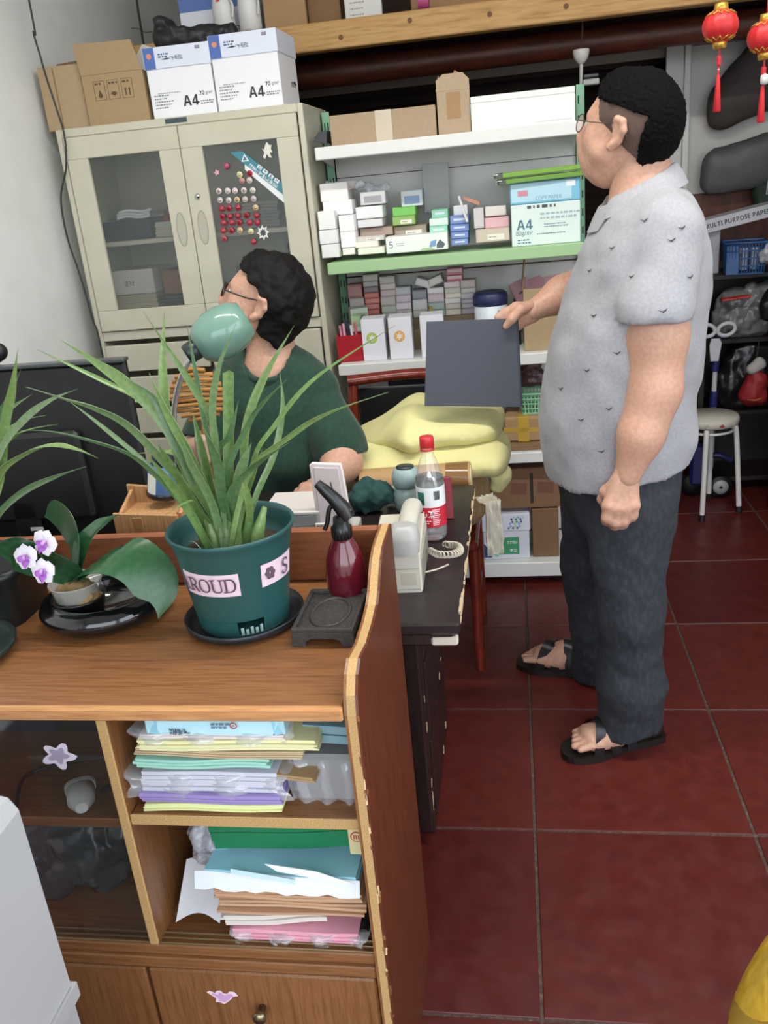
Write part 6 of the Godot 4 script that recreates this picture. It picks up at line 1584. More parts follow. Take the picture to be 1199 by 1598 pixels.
	# copy paper reams and green binders
	var r1 := thing("paper_ream", "pale A4 copy paper box at the right end of the green shelf", "box", Vector3(0.1155, 1.2585, -3.21))
	part(r1, "carton", box(0.229, 0.134, 0.2, 0.002), paint("dcebe6", 0.5))
	var bi := paint("4f7688", 0.6)
	letters(r1, "A4", 0.031, bi, Vector3(-0.07, 0.068, 0.1006))
	letters(r1, "80g/m²", 0.0135, bi, Vector3(-0.072, 0.042, 0.1006), Vector3.ZERO, false)
	print_lines(r1, 0.05, 2, 0.0095, 0.004, bi, Vector3(-0.07, 0.02, 0.1006), Vector3.ZERO, 5)
	print_lines(r1, 0.125, 2, 0.014, 0.0062, paint("9dbac0", 0.6), Vector3(0.045, 0.1, 0.1006), Vector3.ZERO, 6)
	print_lines(r1, 0.09, 2, 0.008, 0.0028, bi, Vector3(0.04, 0.066, 0.1006), Vector3.ZERO, 7)
	print_lines(r1, 0.12, 1, 0.008, 0.0028, bi, Vector3(0.03, 0.036, 0.1006), Vector3.ZERO, 8)
	print_lines(r1, 0.1, 1, 0.008, 0.01, paint("4c5a62", 0.6), Vector3(-0.01, 0.1245, 0.1006), Vector3.ZERO, 12)
	var r2 := thing("paper_ream", "sky blue copy paper pack lying on the pale A4 box", "paper", Vector3(0.115, 1.393, -3.21))
	part(r2, "wrapper", box(0.231, 0.07, 0.2, 0.004), paint("7cc0dc", 0.3))
	part(r2, "pale_panel", box(0.2, 0.058, 0.0008, 0.0002), paint("b4dbea", 0.35), Vector3(-0.012, 0.008, 0.1004))
	letters(r2, "COPY PAPER", 0.0115, paint("6d93a8", 0.5), Vector3(0.012, 0.0165, 0.1012), Vector3.ZERO, false)
	print_lines(r2, 0.03, 1, 0.02, 0.018, paint("cf8f9a", 0.5), Vector3(-0.075, 0.035, 0.1012), Vector3.ZERO, 3)
	part(r2, "white_tag", box(0.03, 0.018, 0.0006, 0.0), paint("e8eef0", 0.5), Vector3(0.085, 0.046, 0.1012))
	for k in 2:
		var bd := thing("ring_binder", ["green ring binder lying on the blue copy paper", "lower green binder with a metal edge under the other one"][k], "binder", Vector3(0.09 + 0.01 * k, 1.4845 - 0.0205 * k, -3.2), 0.03)
		bd.rotation_degrees.z = 1.2
		part(bd, "cover", box(0.28, 0.016, 0.22, 0.002), paint(["7aa83c", "6d9a3a"][k], 0.4))
		part(bd, "spine", box(0.03, 0.017, 0.221, 0.003), paint("4d5650", 0.4), Vector3(-0.127, 0, 0))
		part(bd, "metal_ring", tube([Vector3(-0.146, 0.004, 0.112), Vector3(-0.15, 0.009, 0.112), Vector3(-0.143, 0.013, 0.112), Vector3(-0.128, 0.012, 0.112)], 0.002, 6), mat("chrome", "d5d5d2", 0.15))
	# third shelf: columns of small cartons on a low tray, boxes before them
	var S := 0.9005
	solo("carton_tray", "low brown tray carton under the columns of small boxes", "box", box(0.53, 0.118, 0.075, 0.001), card("8f7a62"), Vector3(-0.367, S, -3.31))
	for c in SMALL_CARTONS.size():
		var q: Array = SMALL_CARTONS[c]
		var n: int = q[2].size()
		for k in n:
			var e: Array = q[2][k]
			var t := thing("small_carton", "small %s carton, %s from the top of the %s column of stacked boxes" % [tone_word(e[2]), ORD[k + 1], ORD[c + 1]], "box", Vector3(q[0] + rng.randf_range(-0.0015, 0.0015), e[0], -3.305 + rng.randf_range(-0.002, 0.002)), rng.randf_range(-0.04, 0.04), "small stationery cartons on the third shelf")
			part(t, "carton_body", box(q[1], e[1], 0.07, 0.001), paint(e[2], 0.5))
			part(t, "end_label", box(q[1] * 0.88, e[1] * 0.66, 0.0006, 0.0), paint(Color.html(e[2]).lightened(0.22).to_html(false), 0.45), Vector3(0, e[1] * 0.17, 0.0353))
	for q in [[-0.3375, 1.1245, -20.0, "c9c8cc", "small white carton tipped to the right on the fifth column"], [-0.2775, 1.128, 20.0, "c3c0b6", "small pale carton tipped to the left on the sixth column"]]:
		var t := thing("small_carton", q[4], "box", Vector3(q[0], q[1], -3.3), 0.0, "small stationery cartons on the third shelf")
		t.rotation_degrees.z = q[2]
		part(t, "carton_body", box(0.056, 0.028, 0.07, 0.001), paint(q[3], 0.5), Vector3(0, 0.008, 0))
		part(t, "end_label", box(0.05, 0.02, 0.0006, 0.0), paint("dcdad6", 0.45), Vector3(0, 0.012, 0.0353))
	for q in [[-0.2115, 1.1665, "c98a90", "small pink carton highest of the seventh column"], [-0.213, 1.1425, "b86c74", "small deep pink carton below the highest one of the seventh column"]]:
		var t := thing("small_carton", q[3], "box", Vector3(q[0], q[1], -3.3), 0.02, "small stationery cartons on the third shelf")
		part(t, "carton_body", box(0.058, 0.023, 0.07, 0.001), paint(q[2], 0.5))
		part(t, "end_label", box(0.052, 0.01, 0.0006, 0.0), paint("e6c6c8", 0.45), Vector3(0, 0.009, 0.0353))
	solo("yellow_bottle", "tiny yellow-green bottle before the stacked small cartons", "bottle", lathe([Vector2(0, 0), Vector2(0.009, 0), Vector2(0.009, 0.026), Vector2(0.005, 0.03), Vector2(0.005, 0.038), Vector2(0, 0.038)], 16), paint("b0a93c", 0.4), Vector3(-0.307, 1.0215, -3.262))
	for k in 3:
		var wb := thing("white_box", ["white upright box with a green hexagon emblem", "white upright box with an amber hexagon emblem", "plain white upright box partly behind the grey folder"][k], "box", Vector3([-0.5095, -0.411, -0.296][k], S, -3.148), 0.06)
		part(wb, "carton", box(0.084, 0.15, 0.1, 0.0015), paint("dcdce4", 0.5))
		if k < 2:
			for j in 6:
				var a := TAU * j / 6.0 + 0.5
				var b2 := a + TAU / 6.0
				var R := 0.019
				part(wb, "emblem", plate([Vector2(cos(a), sin(a)) * R, Vector2(cos(b2), sin(b2)) * R, Vector2(cos(b2 - 0.2), sin(b2 - 0.2)) * R * 0.5, Vector2(cos(a + 0.1), sin(a + 0.1)) * R * 0.42], 0.0005), paint(["a9c24a", "dfae52"][k], 0.5), Vector3(-0.006 + 0.002 * k, 0.083, 0.0502))
			part(wb, "emblem_ring", tube(ringpts(0.0185, 24), 0.0011, 5), paint(["8fb03c", "d79a3a"][k], 0.5), Vector3(-0.006 + 0.002 * k, 0.083, 0.0506))
	var pc := thing("pen_holder", "red square pen holder with pens at the third shelf's left end", "pen holder", Vector3(-0.6, S, -3.145), 0.05)
	open_carton(pc, 0.095, 0.096, 0.08, paint("a51d2b", 0.35))
	for k in 5:
		part(pc, "pen", tube([Vector3(-0.03 + k * 0.014, 0.006, 0.01 * (k % 2)), Vector3(-0.036 + k * 0.014, 0.128 + 0.008 * (k % 3), 0.012 * (k % 2) - 0.006)], 0.0052, 8), paint(["d98aa6", "e0a0b8", "20264a", "d8d5dc", "cf6f7c"][k], 0.4))
	var bb := thing("bulb_box", "small white and green box with a light bulb picture behind the pen holder", "box", Vector3(-0.578, S, -3.235), 0.3)
	part(bb, "carton", box(0.065, 0.178, 0.06, 0.0012), paint("ccd6c8", 0.5))
	part(bb, "green_panel", box(0.06, 0.05, 0.0006, 0.0), paint("9bb88c", 0.5), Vector3(0, 0.11, 0.0303))
	part(bb, "bulb_picture", plate([Vector2(-0.012, 0.03), Vector2(-0.014, 0.045), Vector2(-0.007, 0.058), Vector2(0.004, 0.06), Vector2(0.01, 0.05), Vector2(0.008, 0.032), Vector2(0.004, 0.01), Vector2(-0.006, 0.012)], 0.0005), paint("6f8078", 0.5), Vector3(0.014, 0.095, 0.031))
	var tb := thing("wipes_tub", "round white tub with a navy lid on the third shelf", "tub", Vector3(-0.084, S, -3.2))
	part(tb, "tub", lathe([Vector2(0, 0), Vector2(0.056, 0), Vector2(0.0585, 0.005), Vector2(0.0595, 0.16), Vector2(0, 0.16)], 36), paint("d3dae2", 0.35))
	part(tb, "label_band", lathe_arc(0.0596, 0.06, 0.02, 0.11, -180, 180), paint("8fc2d6", 0.4))
	part(tb, "lid", lathe([Vector2(0.0605, 0.158), Vector2(0.063, 0.162), Vector2(0.063, 0.19), Vector2(0.059, 0.2), Vector2(0.05, 0.206), Vector2(0.044, 0.204), Vector2(0, 0.202)], 36), paint("242a52", 0.4))
	for k in 7:
		part(tb, "barcode_bar", lathe_arc(0.0601, 0.0604, 0.118, 0.142, -64 + k * 3.0, -62.6 + k * 3.0), paint("2c3040", 0.6))
	var cb := thing("cardboard_box", "open cardboard box holding pink sachets on the third shelf", "box", Vector3(0.118, S, -3.2), 0.0)
	open_carton(cb, 0.17, 0.215, 0.2, card("a58f6e"))
	part(cb, "printed_strip", box(0.04, 0.075, 0.001, 0.0), paint("c9b8a8", 0.5), Vector3(0.038, 0.01, 0.1006))
	for k in 5:
		part(cb, "printed_bar", box(0.004, 0.07, 0.0006, 0.0), paint("a8434a", 0.5), Vector3(0.022 + k * 0.008, 0.012, 0.1014))
	part(cb, "flap", plate([Vector2(-0.09, 0), Vector2(0.09, 0), Vector2(0.08, 0.1), Vector2(-0.08, 0.09)], 0.003), card("8f7350"), Vector3(-0.084, 0.215, 0.0), Vector3(-6, -90, 0))
	for k in 3:
		var sx := solo("pink_sachet", ["pink sachet leaning at the left in the open cardboard box", "pink sachet with a dark stripe in the middle of the box", "pink sachet standing tall at the right of the box"][k], "packet", loft([disc(0.034, 0.003, 0.0, 0, 0, 18, 3.0), disc(0.036, 0.013, 0.05, 0, 0, 18, 2.4), disc(0.036, 0.013, 0.11, 0, 0, 18, 2.4), disc(0.035, 0.002, 0.15, 0, 0, 18, 3.0)]), paint(["d2a3ab", "cf9aa6", "d6b0b6"][k], 0.45), Vector3([0.075, 0.115, 0.155][k], 1.0, -3.2), Vector3(-20, 0, [24, 20, 8][k]), "pink sachets in the open cardboard box")
		part(sx, "dark_stripe", box(0.03, 0.006, 0.002, 0.0004), paint("6a4a52", 0.5), Vector3(0, 0.1, 0.013))
	solo("pump_bottle", "small black pump bottle between the tub and cardboard box", "bottle", lathe([Vector2(0, 0), Vector2(0.016, 0), Vector2(0.016, 0.14), Vector2(0.007, 0.155), Vector2(0.006, 0.18), Vector2(0.011, 0.182), Vector2(0.011, 0.2), Vector2(0.004, 0.202), Vector2(0.004, 0.214), Vector2(0, 0.214)], 20), paint("17181a", 0.35), Vector3(0.006, S, -3.24))
	# fourth shelf
	var F := 0.5375
	var wp := thing("wrapped_parcel", "brown parcel wrapped with yellow tape on the fourth shelf", "parcel", Vector3(0.035, F + 0.022, -3.2), -0.05)
	part(wp, "parcel", box(0.17, 0.095, 0.17, 0.008), card("a2845e"))
	part(wp, "yellow_tape", box(0.045, 0.097, 0.172, 0.003), glassy("yellow_tape", "cfa93a", 0.7, 0.15), Vector3(-0.012, -0.001, 0))
	part(wp, "yellow_tape", box(0.172, 0.02, 0.172, 0.003), glassy("yellow_tape", "cfa93a", 0.7, 0.15), Vector3(0, 0.035, 0))
	solo("cardboard_tray", "flat cardboard sheets under the taped parcel", "cardboard", sheets(0.25, 0.02, 0.22, 3, 5, 0.002, 0.006), card("86694a"), Vector3(0.02, F, -3.19))
	var gk := thing("green_basket", "small light green plastic basket standing on the taped parcel", "basket", Vector3(0.07, F + 0.1185, -3.2))
	basket(gk, 0.12, 0.075, 0.11, paint("86c49a", 0.4))
	solo("black_box", "black boxes stacked at the back of the fourth shelf", "box", box(0.3, 0.2, 0.1, 0.003), paint("17181b", 0.5), Vector3(-0.25, F, -3.31))
	solo("dotted_strip", "white speckled strip of packing at the top of the chair back", "strip", box(0.1, 0.022, 0.05, 0.003), paint("b9bbc0", 0.5), Vector3(-0.405, F + 0.2935, -3.2), Vector3(0, 0, 3))
	solo("black_carton", "tall black carton under the speckled strip", "box", box(0.14, 0.292, 0.12, 0.003), paint("1b1c20", 0.5), Vector3(-0.405, F, -3.2))
	solo("parts_bag", "clear bag with dark red parts hanging under the third shelf", "bag", blob([[Vector3(-0.03, 0.04, 0), Vector3(0.03, 0.035, 0), 0.035, 0.03], [Vector3(-0.02, 0.07, 0), Vector3(0.0, 0.1, 0), 0.03, 0.02]], 0.008, 70.0, 0.012, 24.0, 4), paint("54363b", 0.35), Vector3(0.07, F + 0.195, -3.24))
	# bottom shelf
	var G := 0.0955
	var bc := thing("cardboard_box", "brown cardboard box with dark tape on the bottom shelf's upper layer", "box", Vector3(0.02, G + 0.205, -3.21), 0.02)
	part(bc, "carton", box(0.25, 0.16, 0.22, 0.003), card("7d5c43"))
	part(bc, "dark_tape", box(0.012, 0.12, 0.001, 0.0), paint("2c2622", 0.5), Vector3(0.02, 0.02, 0.1106))
	for s in [-1, 1]:
		part(bc, "printed_mark", plate([Vector2(-0.03, -0.02), Vector2(0.03, -0.024), Vector2(0.034, 0.02), Vector2(-0.026, 0.024)], 0.0006), paint("6d4836", 0.7), Vector3(0.02 + s * 0.05, 0.08, 0.1103))
	var wg := thing("white_box", "white box with a green panel and blue-green lattice on the bottom shelf", "box", Vector3(-0.062, G, -3.19), 0.02)
	part(wg, "carton", box(0.176, 0.118, 0.2, 0.002), paint("cfd2dc", 0.5))
	part(wg, "lid", box(0.182, 0.07, 0.206, 0.002), paint("d6d8e2", 0.5), Vector3(0, 0.118, 0))
	part(wg, "green_panel", box(0.1, 0.07, 0.001, 0.0), paint("3f9468", 0.5), Vector3(-0.002, 0.02, 0.1006))
	part(wg, "blue_corner", plate([Vector2(0, 0), Vector2(0.03, 0.0), Vector2(0.018, 0.035), Vector2(0.0, 0.06)], 0.0006), paint("31406e", 0.5), Vector3(-0.087, 0.008, 0.1008))
	part(wg, "pale_curve", plate([Vector2(0, 0.06), Vector2(0.02, 0.035), Vector2(0.03, 0.0), Vector2(0.044, 0.0), Vector2(0.03, 0.04), Vector2(0.008, 0.068)], 0.0006), paint("7cc39c", 0.5), Vector3(-0.075, 0.012, 0.1014))
	glyphs(wg, char_row(3, 5), 0.011, paint("dfe8e2", 0.5), Vector3(0.005, 0.064, 0.1016), 0.0, 0.12)
	glyphs(wg, char_row(2, 6), 0.012, paint("dfe8e2", 0.5), Vector3(0.012, 0.03, 0.1016), 0.0, 0.14)
	for k in 18:
		var i := k % 6
		var j := k / 6
		part(wg, "lattice_mark", plate([Vector2(-0.005, 0), Vector2(0, 0.006), Vector2(0.005, 0), Vector2(0, -0.006)], 0.0005), paint(["2f7d5a", "7f9fd0", "36457e", "9fc9a8"][(i + j) % 4], 0.5), Vector3(0.01 + i * 0.0085 + j * 0.006, 0.13 + j * 0.018 + (i % 2) * 0.007, 0.1033))
	solo("cardboard_box", "plain tall brown carton at the bottom shelf's right end", "box", box(0.1, 0.2, 0.2, 0.003), card("7a5c40"), Vector3(0.09, G, -3.2), Vector3(0, 0, 0))

func tone_word(hex: String) -> String:
	var c := Color.html(hex)
	if c.s < 0.08:
		return "grey" if c.v < 0.6 else "light grey" if c.v < 0.78 else "white"
	if c.s > 0.4:
		return "salmon"
	var h := c.h * 360.0
	if c.s > 0.2 and (h < 20 or h > 340):
		return "dusky pink"
	if h > 70 and h < 200:
		return "greenish grey"
	if h > 200 and h < 300:
		return "bluish grey"
	if h >= 300:
		return "pinkish"
	return "cream" if c.v > 0.8 else "beige"

func ringpts(r: float, n: int) -> Array:
	var out := []
	for k in n + 1:
		out.append(Vector3(cos(TAU * k / n) * r, sin(TAU * k / n) * r, 0))
	return out

# open plastic basket: walls of crossing bars
func basket(t: Node3D, w: float, h: float, d: float, m: Material):
	part(t, "basket_floor", box(w * 0.86, 0.004, d * 0.86, 0.001), m)
	var nx := int(w / 0.013)
	for s in [-1, 1]:
		for k in nx + 1:
			var u := float(k) / nx - 0.5
			part(t, "bar", tube([Vector3(u * w * 0.86, 0.0, s * d * 0.43), Vector3(u * w, h, s * d * 0.5)], 0.0026, 5), m)
		var nz := int(d / 0.013)
		for k in nz + 1:
			var u := float(k) / nz - 0.5
			part(t, "bar", tube([Vector3(s * w * 0.43, 0.0, u * d * 0.86), Vector3(s * w * 0.5, h, u * d)], 0.0026, 5), m)
	for k in 5:
		var f := k / 4.0
		var e := lerpf(0.43, 0.5, f)
		var y := h * f
		part(t, "rim" if k == 4 else "hoop", tube([Vector3(-w * e, y, -d * e), Vector3(w * e, y, -d * e), Vector3(w * e, y, d * e), Vector3(-w * e, y, d * e), Vector3(-w * e, y, -d * e)], 0.005 if k == 4 else 0.003, 6), m)

# ---------------------------------------------------------------- right-hand side
func right_side_things():
	# round stool
	var st := thing("round_stool", "white metal stool with a round flowered seat", "stool", Vector3(0.822, 0, -3.78), 0.25)
	var wm := paint("cfcdc9", 0.35)
	part(st, "seat", lathe([Vector2(0, 0.405), Vector2(0.112, 0.405), Vector2(0.12, 0.41), Vector2(0.122, 0.432), Vector2(0.116, 0.443), Vector2(0, 0.446)], 40), textured("flower_cloth", ramp_tex("flower_cloth", 0.05, [[0.0, "a9a598"], [0.5, "c0bcb0"], [0.75, "c9c5ba"], [1.0, "8f9a86"]], 3), 0.6, Vector3(8, 8, 8)))
	for k in 5:
		var a := -0.6 - k * 0.5
		part(st, "flower_print", plate([Vector2(-0.012, 0), Vector2(-0.005, 0.006), Vector2(0.002, 0.009), Vector2(0.008, 0.005), Vector2(0.012, -0.002), Vector2(0.004, -0.007), Vector2(-0.004, -0.005)], 0.0008), paint(["a8324a", "b9b0a2", "97303f", "a9a294", "8c4450"][k], 0.6), Vector3(cos(a) * 0.1215, 0.42, -sin(a) * 0.1215), Vector3(0, rad_to_deg(a) + 90, 0))
	for k in 4:
		var a := TAU * k / 4.0 + 0.55
		var d := Vector3(cos(a), 0, sin(a))
		var l := part(st, "leg", tube(curve([d * 0.05 + Vector3(0, 0.4, 0), d * 0.095 + Vector3(0, 0.394, 0), d * 0.112 + Vector3(0, 0.36, 0), d * 0.14 + Vector3(0, 0.02, 0)], 20), 0.0115, 10), wm)
		part(l, "rubber_foot", tube([d * 0.1385 + Vector3(0, 0.03, 0), d * 0.141 + Vector3(0, 0.0, 0)], 0.014, 10), paint("15100f", 0.6))
	part(st, "ring_brace", tube(ringh(0.1, 0.38, 28), 0.006, 8), wm)
	# folding scooter with blue tubes and white handle rings
	var sc := thing("folding_scooter", "blue and white folded scooter with looped handles standing behind the stool", "scooter", Vector3(0.876, 0, -3.965))
	var blu := paint("20265e", 0.35)
	var whi := paint("b9b8bd", 0.4)
	part(sc, "pole", tube([Vector3(0.0, 0.14, 0.0), Vector3(0.0, 0.46, 0)], 0.013, 10), whi)
	part(sc, "pole", tube([Vector3(0.0, 0.455, 0.0), Vector3(0.0, 0.62, 0)], 0.011, 10), whi)
	part(sc, "pole_sleeve", tube([Vector3(0.0, 0.43, 0.0), Vector3(0.0, 0.5, 0)], 0.018, 12), blu)
	part(sc, "pole_sleeve", tube([Vector3(0.0, 0.59, 0.0), Vector3(0.0, 0.74, 0)], [0.016, 0.024], 12), blu)
	part(sc, "grip_shield", plate([Vector2(-0.022, 0.0), Vector2(0.012, 0.0), Vector2(0.022, 0.08), Vector2(0.012, 0.1), Vector2(-0.022, 0.1), Vector2(-0.03, 0.07)], 0.012, 0.002), whi, Vector3(-0.005, 0.64, 0.018))
	for s in [-1, 1]:
		part(sc, "handle_ring", tube(ring_oval(0.036, 0.026, 26), 0.009, 8), whi, Vector3(s * 0.042 - 0.005, 0.775, 0.012), Vector3(0, 0, s * 12))
	part(sc, "deck", box(0.09, 0.2, 0.05, 0.012), blu, Vector3(-0.05, 0.06, 0.01))
	part(sc, "fender", tube(curve([Vector3(-0.02, 0.19, 0), Vector3(0.03, 0.2, 0.01), Vector3(0.09, 0.17, 0.01)], 10), 0.014, 8), blu)
	var wh := part(sc, "wheel", lathe([Vector2(0.02, -0.012), Vector2(0.05, -0.014), Vector2(0.054, 0.0), Vector2(0.05, 0.014), Vector2(0.02, 0.012), Vector2(0, 0.012)], 32), paint("0f0f10", 0.5), Vector3(0.04, 0.055, 0.035), Vector3(90, 0, 0))
	part(wh, "hub", lathe([Vector2(0, 0.018), Vector2(0.012, 0.018), Vector2(0.034, 0.016), Vector2(0.034, 0.01), Vector2(0, 0.01)], 24), paint("a5a6a8", 0.35))
	part(wh, "axle", lathe([Vector2(0, 0.021), Vector2(0.007, 0.021), Vector2(0.008, 0.015), Vector2(0, 0.015)], 14), paint("2a2a2d", 0.4))
	part(sc, "wheel", lathe([Vector2(0.02, -0.012), Vector2(0.05, -0.014), Vector2(0.054, 0.0), Vector2(0.05, 0.014), Vector2(0, 0.014)], 32), paint("0f0f10", 0.5), Vector3(-0.08, 0.055, 0.0), Vector3(90, 0, 0))
	# dark shelf unit with basket and paper pack on top
	var dk := textured("dark_shelf", ramp_tex("dark_shelf", 0.03, [[0.0, "120d0b"], [0.5, "1d1512"], [1.0, "2a1f1a"]], 4), 0.6, Vector3(4, 1, 4))
	var sh := thing("dark_shelf", "dark wooden shelf in the gloom against the brown partition", "shelf", Vector3(1.2, 0, -4.14))
	for s in [-1, 1]:
		part(sh, "side_panel", box(0.025, 1.0, 0.26, 0.002), dk, Vector3(s * 0.37, 0, 0))
	for y in [0.05, 0.37, 0.7, 0.98]:
		part(sh, "shelf_board", box(0.715, 0.02, 0.26, 0.002), dk, Vector3(0, y, 0))
	part(sh, "back_panel", box(0.715, 1.0, 0.01, 0.001), dk, Vector3(0, 0, -0.125))
	var cf := thing("dark_locker", "tall dark wooden locker at the right edge of the picture", "locker", Vector3(1.2, 0, -3.55))
	part(cf, "locker_body", box(0.22, 0.92, 0.5, 0.004), dk)
	part(cf, "locker_door", box(0.004, 0.86, 0.46, 0.002), dk, Vector3(-0.112, 0.03, 0))
	part(cf, "door_knob", lathe([Vector2(0, 0), Vector2(0.01, 0), Vector2(0.012, 0.014), Vector2(0, 0.016)], 14), paint("4a3f36", 0.4), Vector3(-0.114, 0.5, 0.18), Vector3(0, 0, 90))
	var bk := thing("blue_basket", "blue plastic basket with a rim on the dark shelf", "basket", Vector3(0.995, 0.9995, -4.06), -0.1)
	basket(bk, 0.17, 0.13, 0.15, paint("234f84", 0.4))
	part(bk, "basket_wall", box(0.05, 0.12, 0.004, 0.001), paint("234f84", 0.4), Vector3(-0.055, 0.0, 0.07))
	for k in 3:
		solo("white_roll", ["white paper roll standing left in the blue basket", "white paper roll in the middle of the blue basket", "white paper roll at the right of the blue basket"][k], "roll", tube([Vector3(0.955 + k * 0.042, 1.01, -4.07), Vector3(0.953 + k * 0.044, 1.1, -4.07)], 0.018, 14), paint("c2c4c8", 0.6))
	var mp := thing("paper_box", "white box edge lettered MULTI PURPOSE PAPER behind the basket", "box", Vector3(0.975, 1.11, -4.11), 0.0)
	mp.rotation_degrees = Vector3(0, 2, 10)
	part(mp, "carton", box(0.36, 0.055, 0.12, 0.002), paint("b9bac0", 0.5), Vector3(0.0, 0.09, 0))
	letters(mp, "MULTI PURPOSE PAPER", 0.0185, paint("2a2a44", 0.5), Vector3(-0.0, 0.117, 0.0606))
	solo("white_tube_box", "tall white carton with white rods beside the blue basket", "box", box(0.07, 0.2, 0.1, 0.003), paint("9c9ca3", 0.5), Vector3(0.862, 1.0, -4.13))
	solo("white_tube", "thin white tube standing against the white carton", "tube", tube([Vector3(0.835, 1.0, -4.05), Vector3(0.832, 1.16, -4.05)], 0.011, 12), paint("b5b6bb", 0.4))
	solo("plastic_sheet", "white crumpled plastic sheet at the right edge beside the basket", "sheet", blob([[Vector3(0, 0, 0), Vector3(0.09, 0.05, 0), 0.03, 0.05], [Vector3(0.05, 0.05, 0), Vector3(0.12, 0.1, 0), 0.04, 0.04]], 0.009, 60.0, 0.014, 18.0, 3), mat("white_film", "a7a9ae", 0.3), Vector3(1.07, 1.07, -3.98))
	solo("plastic_bag", "grey crumpled plastic bags lying on the dark shelf below the basket", "bag", blob([[Vector3(-0.11, 0.06, 0), Vector3(0.1, 0.05, 0), 0.065, 0.055], [Vector3(-0.06, 0.12, 0), Vector3(0.08, 0.14, 0.0), 0.06, 0.06], [Vector3(-0.1, 0.16, 0), Vector3(0.1, 0.19, 0), 0.04, 0.04]], 0.01, 45.0, 0.02, 14.0, 6), mat("film_grey", "6f7170", 0.28), Vector3(1.05, 0.722, -4.08))
	solo("red_strip", "thin red tray edge under the blue basket", "tray", box(0.12, 0.008, 0.05, 0.002), paint("b0362f", 0.4), Vector3(0.95, 0.9, -3.98), Vector3(0, 0, 4))
	solo("black_bag", "black plastic bag hanging over the shelf edge below the grey bags", "bag", blob([[Vector3(-0.1, 0.1, 0), Vector3(0.14, 0.1, 0), 0.12, 0.12, Vector3(1, 1, 2)], [Vector3(-0.08, 0.24, 0), Vector3(0.1, 0.24, 0), 0.07, 0.07, Vector3(1, 1, 1.8)]], 0.012, 40.0, 0.02, 12.0, 8), mat("black_film", "141518", 0.3), Vector3(1.1, 0.385, -4.07))
	solo("green_bag", "dark green bag hanging at the right edge under the grey covers", "bag", blob([[Vector3(0, 0, 0), Vector3(0.06, 0.0, 0), 0.09, 0.09, Vector3(1, 1, 1.6)]], 0.012, 50.0, 0.012, 10.0, 4), paint("1c3226", 0.6), Vector3(1.14, 1.3, -4.2))
	solo("black_bag", "black bag at the right edge beside the grey film", "bag", blob([[Vector3(0, 0, 0), Vector3(0.06, 0.08, 0), 0.07, 0.08, Vector3(1, 1, 1.6)]], 0.012, 50.0, 0.012, 10.0, 7), mat("black_film", "141518", 0.3), Vector3(1.1, 0.86, -3.92))
	var rb := thing("red_bag", "red cloth bag with a white cap hanging in the dark corner", "bag", Vector3(1.03, 0.45, -3.92))
	part(rb, "bag_body", blob([[Vector3(0, 0.06, 0), Vector3(0.01, 0.1, 0), 0.05, 0.045], [Vector3(-0.02, 0.02, 0), Vector3(0.03, 0.02, 0), 0.03, 0.03]], 0.008, 60.0, 0.008, 14.0, 5), paint("8c1a20", 0.6))
	part(rb, "white_cap", blob([[Vector3(-0.01, 0.155, 0.01), Vector3(0.02, 0.17, 0), 0.026, 0.03]], 0.007, 60.0, 0.006, 16.0, 2), paint("a3a09c", 0.6))
	part(rb, "gold_trim", tube(curve([Vector3(-0.045, 0.03, 0.03), Vector3(0.0, 0.022, 0.05), Vector3(0.045, 0.035, 0.03)], 10), 0.004, 6), paint("a8662c", 0.5))
	part(rb, "hook_cord", tube([Vector3(0.01, 0.18, -0.01), Vector3(0.03, 0.26, -0.07)], 0.003, 6), paint("2a2725", 0.6))
	# grey covers and clear visor hanging on the white board
	solo("grey_cover", "grey rounded appliance under a cloth cover hanging by the white board", "cover", blob([[Vector3(-0.07, 0.05, 0), Vector3(0.12, 0.07, 0), 0.07, 0.09, Vector3(1, 1, 1.6)], [Vector3(-0.1, -0.02, 0), Vector3(0.12, 0.0, 0), 0.05, 0.06, Vector3(1, 1, 1.6)]], 0.012, 40.0, 0.008, 8.0, 4, [[Vector3(0, -1, 0), 0.07]]), paint("4d4e50", 0.5), Vector3(0.98, 1.4, -4.2))
	solo("dark_cover", "dark brown-grey hanging bundle above the grey cover", "cover", blob([[Vector3(-0.06, 0.0, 0), Vector3(0.14, 0.16, 0), 0.08, 0.12, Vector3(1, 1, 1.6)], [Vector3(0.1, 0.05, 0), Vector3(0.14, 0.2, 0), 0.1, 0.1, Vector3(1, 1, 1.6)], [Vector3(-0.1, -0.06, 0), Vector3(-0.06, 0.0, 0), 0.04, 0.06, Vector3(1, 1, 1.6)]], 0.012, 30.0, 0.01, 7.0, 6), paint("3a3432", 0.7), Vector3(1.0, 1.7, -4.22))
	var vs := thing("clear_visor", "clear curved plastic sheet with a white clip at the right edge", "visor", Vector3(1.03, 1.32, -3.9), -0.3)
	var rows := []
	for i in 12:
		var row := []
		for j in 8:
			var v := i / 11.0
			row.append(Vector3(0.05 * pow(1.0 - v, 0.7) * 0.0 + 0.09 * v * v + j * 0.02, 0.3 * v, 0.02 * sin(j * 0.5)))
		rows.append(row)
	part(vs, "plastic_sheet", sheet(rows, 0.001), glassy("visor_clear", "aab4b4", 0.25, 0.08))
	part(vs, "white_clip", box(0.05, 0.014, 0.01, 0.002), paint("d0d0ce", 0.5), Vector3(0.045, 0.06, 0.02))
	part(vs, "rim", tube(curve([Vector3(0, 0, 0), Vector3(0.004, 0.06, 0), Vector3(0.03, 0.16, 0), Vector3(0.09, 0.3, 0)], 14), 0.003, 6), paint("8e9694", 0.3))
	# yellow rattan chair arm close to the camera
	var yc := thing("yellow_chair", "yellow bamboo chair back at the lower right corner", "chair", Vector3(0.343, 0.02, -0.72))
